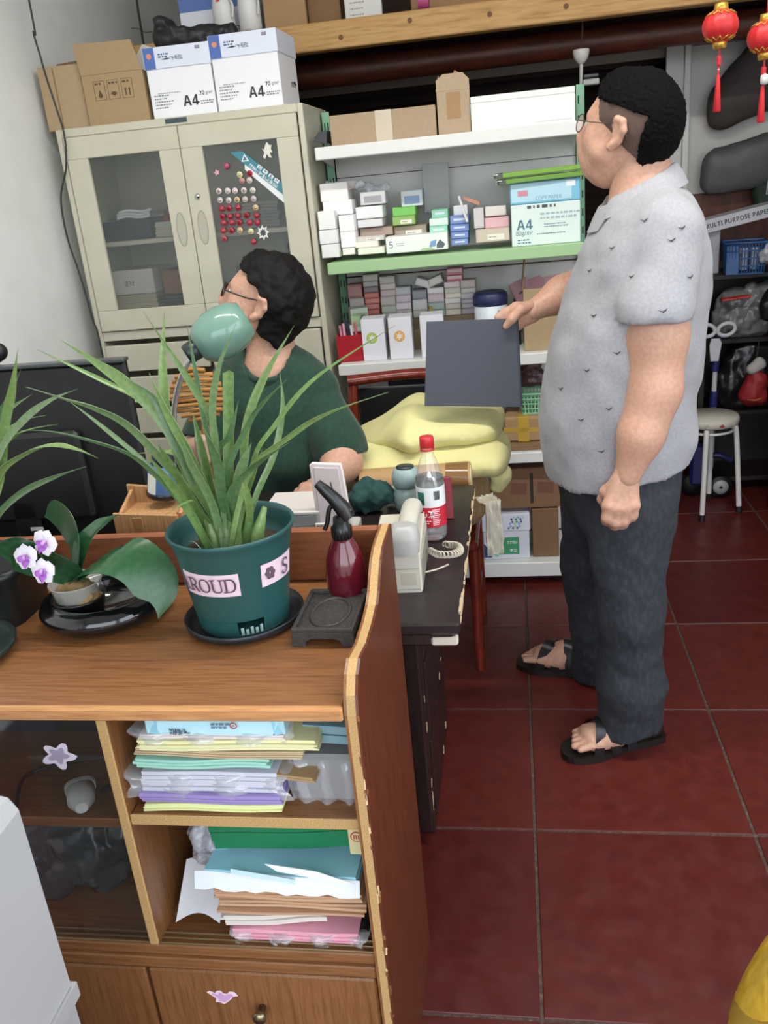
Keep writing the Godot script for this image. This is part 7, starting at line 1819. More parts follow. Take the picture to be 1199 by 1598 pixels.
	var yb := textured("yellow_bamboo", ramp_tex("yellow_bamboo", 0.02, [[0.0, "8f6f1c"], [0.5, "ab8828"], [1.0, "bf9c3c"]], 4), 0.3, Vector3(8, 2, 8))
	part(yc, "back_hoop", tube(curve([Vector3(-0.12, 0.0, 0.0), Vector3(-0.125, 0.3, 0.0), Vector3(-0.118, 0.54, 0.0), Vector3(-0.098, 0.66, 0.0), Vector3(-0.05, 0.735, 0), Vector3(0.06, 0.765, 0), Vector3(0.2, 0.74, 0), Vector3(0.25, 0.6, 0), Vector3(0.26, 0.0, 0)], 60), 0.0215, 16), yb)
	part(yc, "binding", tube([Vector3(-0.112, 0.585, 0), Vector3(-0.107, 0.615, 0)], 0.0245, 16), paint("8b6d24", 0.5))
	part(yc, "seat", lathe([Vector2(0, 0.42), Vector2(0.19, 0.42), Vector2(0.2, 0.43), Vector2(0.19, 0.445), Vector2(0, 0.445)], 32), yb, Vector3(0.07, 0, 0.2))
	for q in [[0.0, 0.32], [0.18, 0.32]]:
		part(yc, "leg", tube([Vector3(q[0] - 0.02, 0.42, q[1]), Vector3(q[0] - 0.03, 0.0, q[1] + 0.03)], 0.018, 12), yb)
	for k in 3:
		part(yc, "back_slat", tube([Vector3(-0.02 + k * 0.085, 0.43, 0.02), Vector3(-0.02 + k * 0.085, 0.735, 0)], 0.01, 10), yb)
	# white machine at the lower left
	var pm := thing("white_printer", "white office printer on a stand at the lower left corner", "printer", Vector3(-0.742, 0, -0.76))
	var wp := paint("a6a7a9", 0.4)
	part(pm, "printer_body", plate([Vector2(-0.16, 0.59), Vector2(0.158, 0.59), Vector2(0.158, 0.865), Vector2(0.148, 0.883), Vector2(0.12, 0.89), Vector2(-0.16, 0.9)], 0.4, 0.008), wp, Vector3(0, 0, 0.02))
	part(pm, "paper_tray", plate([Vector2(-0.16, 0.4), Vector2(0.15, 0.4), Vector2(0.15, 0.56), Vector2(0.162, 0.566), Vector2(0.162, 0.588), Vector2(-0.16, 0.588)], 0.4, 0.005), paint("a1a2a3", 0.4), Vector3(0, 0, 0.016))
	part(pm, "stand", box(0.32, 0.4, 0.36, 0.004), paint("a9aaab", 0.5), Vector3(0, 0, 0.22))
	letters(pm, "color MFP", 0.012, paint("5a5c60", 0.5), Vector3(0.06, 0.8, 0.4206), Vector3.ZERO, false)
	letters(pm, "color M", 0.012, paint("6a6c70", 0.5), Vector3(0.1585, 0.815, 0.16), Vector3(0, 90, 0), false)
	part(pm, "round_button", lathe([Vector2(0, 0), Vector2(0.022, 0), Vector2(0.022, 0.004), Vector2(0, 0.005)], 24), paint("b0b2b4", 0.4), Vector3(0.08, 0.66, 0.42), Vector3(90, 0, 0))

func ringh(r: float, y: float, n: int) -> Array:
	var out := []
	for k in n + 1:
		out.append(Vector3(cos(TAU * k / n) * r, y, sin(TAU * k / n) * r))
	return out

func ring_oval(rx: float, ry: float, n: int) -> Array:
	var out := []
	for k in n + 1:
		out.append(Vector3(cos(TAU * k / n) * rx, sin(TAU * k / n) * ry, 0))
	return out

func hanging_things():
	# black cable along the wall beside the cabinet, and a second one above the cartons
	var pts := []
	for p in [[2.207, -3.251], [2.106, -3.235], [2.037, -3.248], [1.967, -3.261], [1.884, -3.285], [1.777, -3.309], [1.666, -3.272], [1.555, -3.181], [1.42, -3.168], [1.277, -3.205], [1.103, -3.233], [0.985, -3.253]]:
		var f: float = 3.08 / -p[1]
		pts.append(Vector3(-1.635 * f, 1.5 + (p[0] - 1.5) * f, -3.08))
	pts.push_front(Vector3(-1.56, 3.15, -3.1))
	pts.append(Vector3(-1.575, 0.4, -3.1))
	solo("wall_cable", "thin black cable hanging down between the left wall and the cabinet", "cable", tube(curve(pts, 110), 0.0033, 6), paint("2c2c2e", 0.5))
	solo("wall_cable", "straight black cable hanging down behind the cartons on the cabinet", "cable", tube([Vector3(-1.56, 3.15, -4.1), Vector3(-1.575, 1.9, -4.1)], 0.005, 6), paint("2c2c2e", 0.5))
	# white bell canopy and rod under the log
	var fc := thing("fan_rod", "white bell canopy and thin rod hanging from the dark log", "ceiling fitting", Vector3(0.283, 1.905, -3.72))
	part(fc, "canopy", lathe([Vector2(0.0, 0.0), Vector2(0.03, 0.0), Vector2(0.031, -0.01), Vector2(0.026, -0.03), Vector2(0.014, -0.045), Vector2(0.008, -0.05), Vector2(0, -0.05)], 28), paint("c9c9c2", 0.35))
	part(fc, "rod", tube([Vector3(0, -0.045, 0), Vector3(-0.004, -0.4, 0)], 0.007, 10), paint("b9b9b2", 0.4))
	part(fc, "hook", tube([Vector3(0.0, 0.0, 0), Vector3(0.006, 0.07, 0.0), Vector3(0.004, 0.175, 0.0)], 0.004, 8), paint("3a2a20", 0.6))
	part(fc, "vent_block", box(0.06, 0.02, 0.05, 0.003), paint("a9aaa6", 0.4), Vector3(0.035, -0.125, 0.0))
	part(fc, "vent_block", box(0.055, 0.012, 0.05, 0.003), paint("4a4c4c", 0.4), Vector3(0.035, -0.1, 0.0))
	# red lanterns
	for k in 2:
		var lt := thing("red_lantern", ["small red lantern with gold trim and tassel, left of the pair", "small red lantern with gold trim cut by the right edge"][k], "lantern", [Vector3(0.463, 1.753, -2.2), Vector3(0.558, 1.722, -2.2)][k], 0.3 * k, "red paper lanterns")
		var red := mat("lantern_silk", "c01f22", 0.45, {"rim_enabled": true, "rim": 0.3})
		var gold := mat("gold_trim", "c9a042", 0.3, {"metallic": 0.7})
		var prof := []
		for i in 15:
			var a := PI * (0.13 + 0.74 * i / 14.0)
			prof.append(Vector2(sin(a) * 0.0385, -cos(a) * 0.034))
		prof.push_front(Vector2(0.012, -0.032))
		prof.append(Vector2(0.012, 0.032))
		part(lt, "lantern_body", ribbed(prof, 48, 12), red)
		for s in [-1, 1]:
			part(lt, "gold_cap", lathe([Vector2(0, s * 0.044), Vector2(0.0135, s * 0.044), Vector2(0.015, s * 0.032), Vector2(0.014, s * 0.03)], 20), gold)
			for i in 12:
				var a := TAU * i / 12.0
				part(lt, "gold_fringe", tube([Vector3(cos(a) * 0.021, s * 0.0285, sin(a) * 0.021), Vector3(cos(a + 0.2) * 0.031, s * 0.0215, sin(a + 0.2) * 0.031), Vector3(cos(a + 0.45) * 0.024, s * 0.0265, sin(a + 0.45) * 0.024)], 0.0016, 5), gold)
		part(lt, "hanging_string", tube([Vector3(0, 0.044, 0), Vector3(0, 1.4, 0)], 0.001, 5), paint("a32020", 0.6))
		part(lt, "tassel_cord", tube([Vector3(0, -0.044, 0), Vector3(0, -0.1, 0)], 0.0022, 6), red)
		part(lt, "tassel_knot", blob([[Vector3(0, -0.062, 0), Vector3(0, -0.074, 0), 0.006, 0.005]], 0.0025, 200.0), red)
		part(lt, "tassel_bead", lathe([Vector2(0, -0.088), Vector2(0.003, -0.084), Vector2(0, -0.08)], 12), paint("d8c49a", 0.4))
		part(lt, "tassel", lathe([Vector2(0.0, -0.094), Vector2(0.0035, -0.096), Vector2(0.0045, -0.108), Vector2(0.0085, -0.168), Vector2(0.006, -0.17), Vector2(0, -0.169)], 16), paint("c9242a", 0.7))
		if k == 1:
			part(lt, "white_bead", lathe([Vector2(0, -0.012), Vector2(0.0085, -0.008), Vector2(0.0095, 0), Vector2(0.0085, 0.008), Vector2(0, 0.012)], 16), paint("c9cac6", 0.35), Vector3(0.0, -0.083, 0.006))

func ribbed(prof: Array, seg: int, ribs: int) -> ArrayMesh:
	var rings := []
	for p in prof:
		var ring := []
		for s in seg:
			var a := -TAU * s / seg
			var r: float = p.x * (1.0 - 0.045 * pow(absf(sin(a * ribs * 0.5)), 0.7) * (1.0 if p.x > 0.013 else 0.0))
			ring.append(Vector3(cos(a) * r, p.y, sin(a) * r))
		rings.append(ring)
	return loft(rings, true)

# ---------------------------------------------------------------- people
const P0 := Vector3(1, 1, 1)

# head in its own space: faces +z, up +y, middle between the ears
func head_groups() -> Array:
	var p := [
		[Vector3(0, 0.032, -0.03), Vector3(0, 0.032, 0.014), 0.081, 0.074, Vector3(1.06, 1, 1)],
		[Vector3(0, -0.02, 0.028), Vector3(0, -0.07, 0.04), 0.06, 0.045],
		[Vector3(0, -0.085, 0.05), Vector3(0, -0.088, 0.062), 0.026, 0.02],
		[Vector3(-0.028, 0.018, 0.074), Vector3(0.028, 0.018, 0.074), 0.013, 0.013],
		[Vector3(0, 0.008, 0.086), Vector3(0, -0.03, 0.104), 0.007, 0.0105],
		[Vector3(0, -0.085, 0.02), Vector3(0, -0.055, -0.02), 0.045, 0.055],
	]
	for s in [-1.0, 1.0]:
		p.append([Vector3(s * 0.034, -0.03, 0.056), Vector3(s * 0.042, -0.05, 0.03), 0.025, 0.028])
		p.append([Vector3(s * 0.009, -0.034, 0.095), Vector3(s * 0.009, -0.034, 0.092), 0.0065, 0.0065])
	var mouth := [[Vector3(-0.017, -0.059, 0.083), Vector3(0.017, -0.059, 0.083), 0.0055, 0.0055], [Vector3(0, -0.058, 0.088), Vector3(0, -0.058, 0.088), 0.0065, 0.0065], [Vector3(-0.011, -0.068, 0.083), Vector3(0.011, -0.068, 0.083), 0.0065, 0.0065]]
	p.append_array(mouth)
	var ears := []
	for s in [-1.0, 1.0]:
		var pts := [Vector3(0.074, -0.034, -0.004), Vector3(0.078, -0.018, -0.018), Vector3(0.086, 0.006, -0.027), Vector3(0.086, 0.024, -0.02), Vector3(0.08, 0.026, -0.004), Vector3(0.075, 0.012, 0.002)]
		for k in 5:
			ears.append([pts[k] * Vector3(s, 1, 1), pts[k + 1] * Vector3(s, 1, 1), 0.0062, 0.0055])
		ears.append([Vector3(s * 0.073, -0.006, -0.01), Vector3(s * 0.077, 0.012, -0.014), 0.013, 0.012, Vector3(1.6, 1, 1)])
		ears.append([Vector3(s * 0.074, -0.032, 0.0), Vector3(s * 0.076, -0.026, -0.004), 0.0085, 0.0075])
	var sock := []
	for s in [-1.0, 1.0]:
		sock.append([Vector3(s * 0.031, 0.0, 0.098), Vector3(s * 0.031, 0.0, 0.098), 0.015])
	return [{"p": p, "k": 105.0, "neg": sock}, {"p": ears, "k": 260.0}]

func hair_shell(grow: float, cuts: Array, amp: float, seed: int, extra := []) -> Array:
	var p := [[Vector3(0, 0.034, -0.032), Vector3(0, 0.034, 0.012), 0.081 + grow, 0.0745 + grow, Vector3(1.06, 1, 1)], [Vector3(0, -0.055, -0.03), Vector3(0, 0.0, -0.045), 0.056 + grow * 0.6, 0.068 + grow]]
	p.append_array(extra)
	return [{"p": p, "k": 105.0, "cut": cuts}]

func finger(list: Array, pts: Array, r0: float, r1: float):
	for k in pts.size() - 1:
		list.append([pts[k], pts[k + 1], lerpf(r0, r1, float(k) / (pts.size() - 1)), lerpf(r0, r1, float(k + 1) / (pts.size() - 1))])

func skin() -> StandardMaterial3D:
	return textured("skin", ramp_tex("skin", 0.03, [[0.0, "bd8f78"], [0.5, "c79a83"], [1.0, "cfa38c"]], 4), 0.5, Vector3(5, 5, 5), {"subsurf_scatter_enabled": true, "subsurf_scatter_strength": 0.08})

func face_parts(body: Node3D, xf: Transform3D, brow_hex: String):
	for s in [-1.0, 1.0]:
		var e := part(body, "eye", lathe([Vector2(0, -0.0115), Vector2(0.006, -0.01), Vector2(0.0105, -0.005), Vector2(0.0118, 0.0), Vector2(0.0105, 0.005), Vector2(0.006, 0.01), Vector2(0, 0.0115)], 18), paint("d8d3cc", 0.25))
		e.transform = xf * Transform3D(Basis(Vector3.RIGHT, PI / 2), Vector3(s * 0.031, 0.0, 0.0795))
		var i := part(body, "iris", lathe([Vector2(0, 0.0), Vector2(0.0052, 0.0), Vector2(0, 0.0018)], 14), paint("2b1d16", 0.2))
		i.transform = xf * Transform3D(Basis(Vector3.RIGHT, PI / 2), Vector3(s * 0.031, 0.001, 0.0905))
		var b := part(body, "eyebrow", tube([Vector3(s * 0.015, 0.02, 0.0885), Vector3(s * 0.032, 0.0245, 0.0865), Vector3(s * 0.05, 0.019, 0.073)], [0.0022, 0.0028, 0.0014], 6), paint(brow_hex, 0.8))
		b.transform = xf

func eyeglasses(owner: Node3D, label: String, xf: Transform3D, m: Material, thick: float, round_lens: float):
	var g := thing("eyeglasses", label, "glasses")
	var fr := []
	for s in [-1.0, 1.0]:
		var ring := []
		for k in 25:
			var a := TAU * k / 24.0
			ring.append(Vector3(s * 0.033 + cos(a) * 0.024, -0.001 + sin(a) * round_lens, 0.107 - absf(s * 0.033 + cos(a) * 0.024) * 0.12))
		part(g, "lens_rim", tube(ring, thick, 6), m).transform = xf
		var ov := []
		for k in 24:
			var a := TAU * k / 24.0
			ov.append(Vector2(cos(a) * 0.0235, sin(a) * (round_lens - 0.0005)))
		part(g, "lens", plate(ov, 0.0012), glassy("spectacle_lens", "dfe6e6", 0.08, 0.03)).transform = xf * Transform3D(Basis(Vector3.UP, s * 0.12), Vector3(s * 0.033, -0.001, 0.1025))
		part(g, "temple", tube(curve([Vector3(s * 0.057, 0.006, 0.1), Vector3(s * 0.078, 0.008, 0.085), Vector3(s * 0.0835, 0.012, 0.03), Vector3(s * 0.083, 0.018, -0.012), Vector3(s * 0.084, 0.0, -0.034), Vector3(s * 0.082, -0.012, -0.04)], 22), thick * 0.95, 6), m).transform = xf
	part(g, "bridge", tube(curve([Vector3(-0.01, 0.002, 0.106), Vector3(0, 0.006, 0.109), Vector3(0.01, 0.002, 0.106)], 8), thick, 6), m).transform = xf

func facing(dir: Vector3, roll := 0.0) -> Basis:
	return Basis.looking_at(-dir, Vector3.UP) * Basis(Vector3(0, 0, 1), roll)

func standing_person():
	var t := thing("person", "man in a pale grey printed polo shirt standing with a grey folder, looking left", "person", Vector3.ZERO)
	var hx := Transform3D(facing(Vector3(-0.84, 0.27, -0.47), 0.0).scaled(Vector3.ONE * 0.97), Vector3(0.262, 1.562, -2.15))
	var d := {}
	nets(d, head_groups(), 0.0042, hx)
	# neck, trunk, legs and arms of one body
	var b := [
		[Vector3(0.288, 1.5, -2.15), Vector3(0.31, 1.38, -2.155), 0.064, 0.075],
		[Vector3(0.31, 1.37, -2.155), Vector3(0.29, 1.1, -2.16), 0.085, 0.115, Vector3(1, 1, 0.75)],
		[Vector3(0.29, 1.1, -2.16), Vector3(0.25, 0.85, -2.16), 0.115, 0.125, Vector3(1, 1, 0.85)],
		[Vector3(0.315, 1.345, -2.03), Vector3(0.295, 1.345, -2.3), 0.035, 0.035],
		[Vector3(0.25, 0.8, -2.1), Vector3(0.27, 0.42, -2.035), 0.08, 0.058], [Vector3(0.27, 0.42, -2.035), Vector3(0.3, 0.09, -2.055), 0.055, 0.036],
		[Vector3(0.22, 0.8, -2.25), Vector3(0.2, 0.42, -2.33), 0.08, 0.058], [Vector3(0.2, 0.42, -2.33), Vector3(0.195, 0.09, -2.4), 0.055, 0.036],
		[Vector3(0.32, 1.33, -1.995), Vector3(0.306, 1.14, -1.95), 0.042, 0.06], [Vector3(0.306, 1.14, -1.95), Vector3(0.302, 1.02, -1.935), 0.059, 0.05], [Vector3(0.302, 1.02, -1.935), Vector3(0.272, 0.925, -1.92), 0.05, 0.044], [Vector3(0.272, 0.925, -1.92), Vector3(0.243, 0.83, -1.915), 0.043, 0.03],
		[Vector3(0.29, 1.33, -2.33), Vector3(0.215, 1.2, -2.41), 0.055, 0.05], [Vector3(0.215, 1.2, -2.41), Vector3(0.13, 1.185, -2.375), 0.047, 0.042], [Vector3(0.13, 1.185, -2.375), Vector3(0.045, 1.155, -2.325), 0.04, 0.027],
	]
	nets(d, [{"p": b, "k": 60.0}], 0.011)
	# near hand hanging with curled fingers
	var h := []
	for k in 4:
		var x := 0.198 + k * 0.0195
		var ky: float = [0.765, 0.757, 0.757, 0.764][k]
		h.append([Vector3(0.232 + k * 0.006, 0.84, -1.914), Vector3(x, ky, -1.9), 0.016, 0.0125])
		var l: float = [0.9, 1.0, 0.95, 0.75][k]
		finger(h, [Vector3(x, ky, -1.9), Vector3(x - 0.003, ky - 0.036 * l, -1.903), Vector3(x - 0.002, ky - 0.052 * l, -1.922), Vector3(x, ky - 0.042 * l, -1.944)], 0.0112, 0.0085)
	finger(h, [Vector3(0.222, 0.82, -1.912), Vector3(0.196, 0.79, -1.926), Vector3(0.19, 0.765, -1.942), Vector3(0.197, 0.74, -1.95)], 0.0145, 0.009)
	h.append([Vector3(0.245, 0.835, -1.915), Vector3(0.228, 0.785, -1.914), 0.028, 0.026, Vector3(1, 1, 1.7)])
	nets(d, [{"p": h, "k": 240.0}], 0.0034)
	# far hand pinching the corner of the folder
	h = []
	for k in 4:
		var y := 1.168 - k * 0.0175
		h.append([Vector3(0.046, 1.16 - k * 0.006, -2.327), Vector3(0.006 - 0.002 * k, y, -2.322), 0.0155, 0.012])
		finger(h, [Vector3(0.006 - 0.002 * k, y, -2.322), Vector3(-0.026, y - 0.012, -2.322), Vector3(-0.044, y - 0.022, -2.317)], 0.011, 0.0082)
	finger(h, [Vector3(0.04, 1.168, -2.314), Vector3(0.016, 1.165, -2.29), Vector3(-0.006, 1.145, -2.283), Vector3(-0.022, 1.126, -2.286)], 0.0145, 0.009)
	h.append([Vector3(0.045, 1.152, -2.326), Vector3(0.014, 1.145, -2.318), 0.027, 0.026, Vector3(1, 1, 1.6)])
	nets(d, [{"p": h, "k": 240.0}], 0.0034)
	# feet with toes
	foot(d, Vector3(0.325, 0.049, -2.07), Vector3(-0.94, 0, 0.34))
	foot(d, Vector3(0.215, 0.049, -2.405), Vector3(-0.95, 0, -0.25))
	var body := part(t, "body", netmesh(d), skin())
	face_parts(body, hx, "2a211d")
	# hair: dark on top and behind, cropped at the sides
	var hd := {}
	nets(hd, hair_shell(0.0035, [[Vector3(0, -1, 0.55).normalized(), 0.012], [Vector3(0, -0.35, 0.94).normalized(), 0.038]], 0.0, 1), 0.0045, hx)
	part(t, "cropped_side_hair", netmesh(hd), textured("stubble", ramp_tex("stubble", 0.12, [[0.0, "352a26"], [0.5, "5a4840"], [1.0, "7d6559"]], 4), 0.9, Vector3(9, 9, 9)), Vector3.ZERO, Vector3.ZERO, "closely cropped hair fading at the sides")
	hd = {}
	nets(hd, [hair_shell(0.0085, [[Vector3(0, -1, 0.12).normalized(), -0.05], [Vector3(0, -0.5, 0.86).normalized(), 0.026]], 0.0, 1, [[Vector3(0, 0.075, 0.03), Vector3(0, 0.08, -0.02), 0.05, 0.052]])[0], hair_shell(0.0085, [[Vector3(0, 0.1, 1).normalized(), -0.066], [Vector3(0, -1, 0.5).normalized(), 0.022]], 0.0, 1)[0]], 0.0042, hx, 0.0045, 95.0, 3)
	part(t, "top_hair", netmesh(hd), mat("black_hair", "060505", 0.85, {"metallic_specular": 0.25}), Vector3.ZERO, Vector3.ZERO, "short black hair on top and back")
	# polo shirt
	var cloth := textured("shirt_knit", ramp_tex("shirt_knit", 0.04, [[0.0, "97979c"], [0.5, "a0a0a5"], [1.0, "a9a9ae"]], 4), 0.9, Vector3(5, 5, 5), {"rim_enabled": true, "rim": 0.2})
	var rings := [[1.36, 0.312, 0.07, 0.6], [1.32, 0.309, 0.1, 0.62], [1.27, 0.304, 0.122, 0.66], [1.2, 0.292, 0.134, 0.7], [1.12, 0.274, 0.15, 0.76], [1.04, 0.256, 0.159, 0.82], [0.96, 0.242, 0.159, 0.84], [0.88, 0.243, 0.161, 0.86], [0.8, 0.238, 0.153, 0.86], [0.74, 0.238, 0.15, 0.86]]
	var sp := []
	for k in rings.size() - 1:
		var q: Array = rings[k]
		var e: Array = rings[k + 1]
		sp.append([Vector3(q[1], q[0], -2.16), Vector3(e[1], e[0], -2.16), q[2], e[2], Vector3(1, 1, q[3])])
	sp.append([Vector3(0.332, 1.357, -2.0), Vector3(0.305, 1.357, -2.32), 0.058, 0.058])
	sp.append([Vector3(0.31, 1.392, -2.155), Vector3(0.33, 1.36, -2.155), 0.055, 0.075])
	sp.append([Vector3(0.36, 0.86, -2.16), Vector3(0.37, 0.85, -2.16), 0.05, 0.05, Vector3(1, 1, 0.5)])
	var near := [[Vector3(0.335, 1.345, -1.99), Vector3(0.3, 1.2, -1.95), 0.07, 0.072], [Vector3(0.3, 1.2, -1.95), Vector3(0.29, 1.1, -1.945), 0.073, 0.073]]
	var far := [[Vector3(0.3, 1.36, -2.33), Vector3(0.23, 1.23, -2.4), 0.068, 0.066], [Vector3(0.23, 1.23, -2.4), Vector3(0.2, 1.19, -2.42), 0.066, 0.066]]
	var sd := {}
	nets(sd, [{"p": sp, "k": 42.0, "cut": [[Vector3(0.16, -1, 0).normalized(), -0.724]], "neg": [[Vector3(0.27, 1.52, -2.152), Vector3(0.285, 1.44, -2.152), 0.07]]}, {"p": near, "k": 60.0, "cut": [[Vector3(0, -1, 0), -1.176]]}, {"p": far, "k": 60.0, "cut": [[Vector3(-0.6, -0.75, -0.2).normalized(), -0.59]]}], 0.0105, Transform3D.IDENTITY, 0.009, 6.5, 12)
	part(t, "polo_shirt", netmesh(sd), cloth, Vector3.ZERO, Vector3.ZERO, "pale grey short-sleeved polo shirt")
	var rows := []
	for i in 5:
		var row := []
		for k in 33:
			var a := TAU * (k / 32.0)
			var r: float = [0.07, 0.076, 0.083, 0.094, 0.108][i]
			var y: float = [1.425, 1.447, 1.449, 1.433, 1.406][i]
			row.append(Vector3(0.286 + cos(a) * r, y + 0.036 * cos(a) - (0.02 * (i / 4.0) if absf(a - PI) < 0.6 else 0.0), -2.152 + sin(a) * r * 0.97))
		rows.append(row)
	part(t, "collar", sheet(rows, 0.004), cloth)
	var tiny := paint("3c3c40", 0.8)
	for q in [[0.268, 1.386], [0.357, 1.361], [0.319, 1.343], [0.207, 1.333], [0.372, 1.267], [0.16, 1.287], [0.164, 1.195], [0.212, 1.115], [0.148, 1.068], [0.194, 0.99], [0.137, 0.94], [0.187, 0.874], [0.096, 1.016], [0.238, 1.276], [0.3, 1.204]]:
		var best := -1
		for i in sd.v.size():
			var v: Vector3 = sd.v[i]
			if absf(v.x - q[0]) < 0.011 and absf(v.y - q[1]) < 0.011 and (best < 0 or v.z > sd.v[best].z):
				best = i
		if best >= 0:
			var n: Vector3 = sd.n[best]
			var st := begin()
			for s in [[Vector2(-0.0085, 0.003), Vector2(-0.002, 0.0005), Vector2(-0.003, -0.0012)], [Vector2(-0.003, 0.0012), Vector2(0.0035, 0.0004), Vector2(0.0, -0.003)], [Vector2(0.001, 0.0012), Vector2(0.007, 0.005), Vector2(0.004, -0.0004)]]:
				face(st, [Vector3(s[0].x, s[0].y, 0), Vector3(s[1].x, s[1].y, 0), Vector3(s[2].x, s[2].y, 0)], Vector3(0, 0, 1))
			var o := part(t, "bird_print", done(st), tiny)
			o.transform = Transform3D(Basis.looking_at(-n, Vector3.UP).scaled(Vector3.ONE * 1.25), sd.v[best] + n * 0.0016)
	# trousers
	var tr := [
		[Vector3(0.24, 0.82, -2.16), Vector3(0.25, 0.7, -2.15), 0.128, 0.125, Vector3(1, 1, 0.84)],
		[Vector3(0.315, 0.77, -2.1), Vector3(0.3, 0.68, -2.08), 0.078, 0.08],
		[Vector3(0.265, 0.7, -2.07), Vector3(0.268, 0.42, -2.035), 0.108, 0.082], [Vector3(0.268, 0.42, -2.035), Vector3(0.275, 0.2, -2.035), 0.08, 0.081], [Vector3(0.275, 0.2, -2.035), Vector3(0.27, -0.03, -2.04), 0.082, 0.084],
		[Vector3(0.215, 0.7, -2.25), Vector3(0.2, 0.42, -2.33), 0.108, 0.084], [Vector3(0.2, 0.42, -2.33), Vector3(0.215, 0.0, -2.385), 0.082, 0.072],
	]
	var td := {}
	nets(td, [{"p": tr, "k": 70.0, "cut": [[Vector3(0.25, -1, 0.1).normalized(), 0.004 - 0.19], [Vector3(0, 1, 0), 0.9]]}], 0.0105, Transform3D.IDENTITY, 0.008, 8.0, 21)
	part(t, "trousers", netmesh(td), textured("denim", ramp_tex("denim", 0.03, [[0.0, "23262b"], [0.5, "2c3037"], [1.0, "3a3f47"]], 5), 0.85, Vector3(4, 2, 4)), Vector3.ZERO, Vector3.ZERO, "dark blue-grey jeans")
	sandal(t, Vector3(0.325, 0.0, -2.07), Vector3(-0.94, 0, 0.34))
	sandal(t, Vector3(0.215, 0.0, -2.405), Vector3(-0.95, 0, -0.25))
	eyeglasses(t, "thin wire-rimmed glasses worn by the standing man", hx, mat("wire_rim", "4a4442", 0.3, {"metallic": 0.6}), 0.0012, 0.0195)
	# grey folder in his far hand
	var fo := thing("grey_folder", "plain slate grey folder held out by the standing man", "folder", Vector3.ZERO)
	part(fo, "cover", plate([Vector2(-0.229, 1.15), Vector2(0.004, 1.143), Vector2(0.008, 0.905), Vector2(-0.252, 0.922)], 0.003, 0.0006), paint("50545f", 0.75), Vector3(0, 0, -2.3))
	part(fo, "cover", plate([Vector2(-0.231, 1.149), Vector2(0.003, 1.142), Vector2(0.007, 0.907), Vector2(-0.25, 0.925)], 0.003, 0.0006), paint("4a4e59", 0.75), Vector3(0, 0, -2.306))
	part(fo, "spine", tube([Vector3(0.006, 1.142, -2.3015), Vector3(0.01, 0.906, -2.3015)], 0.004, 8), paint("474b55", 0.75))

func foot(d: Dictionary, heel: Vector3, dir: Vector3):
	dir = dir.normalized()
	var side := dir.cross(Vector3.UP)
	var p := [[heel + Vector3(0, 0.005, 0), heel + dir * 0.1 + Vector3(0, 0.012, 0), 0.032, 0.03], [heel + dir * 0.1 + Vector3(0, 0.012, 0), heel + dir * 0.165 + Vector3(0, -0.002, 0), 0.033, 0.022], [heel + dir * 0.02 + Vector3(0, 0.01, 0), heel + dir * 0.03 + Vector3(0, 0.09, 0), 0.034, 0.038]]
	for k in 5:
		var s := (k - 2) * 0.0165
		p.append([heel + dir * 0.11 + side * s * 0.8 + Vector3(0, 0.0, 0), heel + dir * 0.17 + side * s + Vector3(0, -0.004, 0), 0.02, 0.013])
	var toes := []
	for k in 5:
		var s := (k - 2) * 0.018
		var l := 0.225 - absf(k - 1.0) * 0.009
		toes.append([heel + dir * 0.175 + side * s + Vector3(0, -0.003, 0), heel + dir * l + side * s * 1.05 + Vector3(0, -0.006, 0), 0.0115, 0.0095])
	nets(d, [{"p": p, "k": 90.0}, {"p": toes, "k": 300.0}], 0.0055)

func sandal(t: Node3D, heel: Vector3, dir: Vector3):
	var outline := [Vector2(-0.036, -0.03), Vector2(-0.043, 0.0), Vector2(-0.038, 0.03), Vector2(0.02, 0.036), Vector2(0.09, 0.04), Vector2(0.16, 0.054), Vector2(0.21, 0.05), Vector2(0.245, 0.03), Vector2(0.253, 0.0), Vector2(0.24, -0.034), Vector2(0.2, -0.052), Vector2(0.15, -0.052), Vector2(0.09, -0.04), Vector2(0.02, -0.036)]
	var smooth := []
	for k in outline.size():
		for j in 3:
			smooth.append((outline[k] as Vector2).cubic_interpolate(outline[(k + 1) % 14], outline[(k + 13) % 14], outline[(k + 2) % 14], j / 3.0))
	var s := part(t, "sandal", plate(smooth, 0.02, 0.003), paint("17130f", 0.5), heel)
	s.basis = Basis(Vector3.UP, atan2(-dir.z, dir.x)) * Basis(Vector3.RIGHT, -PI / 2)
	s.set_meta("label", "dark brown sandal with crossed straps")
	var lea := paint("141113", 0.35)
	for q in [[0.07, 0.1, 0.094], [0.115, 0.17, 0.08], [0.17, 0.115, 0.084]]:
		var pts := []
		for k in 13:
			var a := PI * k / 12.0
			var x: float = lerpf(q[0], q[1], k / 12.0)
			pts.append(Vector3(x, cos(a) * 0.049, 0.015 + sin(a) * q[2]))
		var rows := [[], []]
		for k in pts.size():
			rows[0].append(pts[k] + Vector3(-0.014, 0, 0))
			rows[1].append(pts[k] + Vector3(0.014, 0, 0))
		part(s, "strap", sheet(rows, 0.003), lea)
	var rows2 := [[], []]
	for k in 13:
		var a := PI * (k / 12.0) + PI / 2
		rows2[0].append(Vector3(0.01 + cos(a) * 0.05, sin(a) * 0.04, 0.035))
		rows2[1].append(Vector3(0.01 + cos(a) * 0.048, sin(a) * 0.038, 0.055))
	part(s, "heel_strap", sheet(rows2, 0.003), lea)

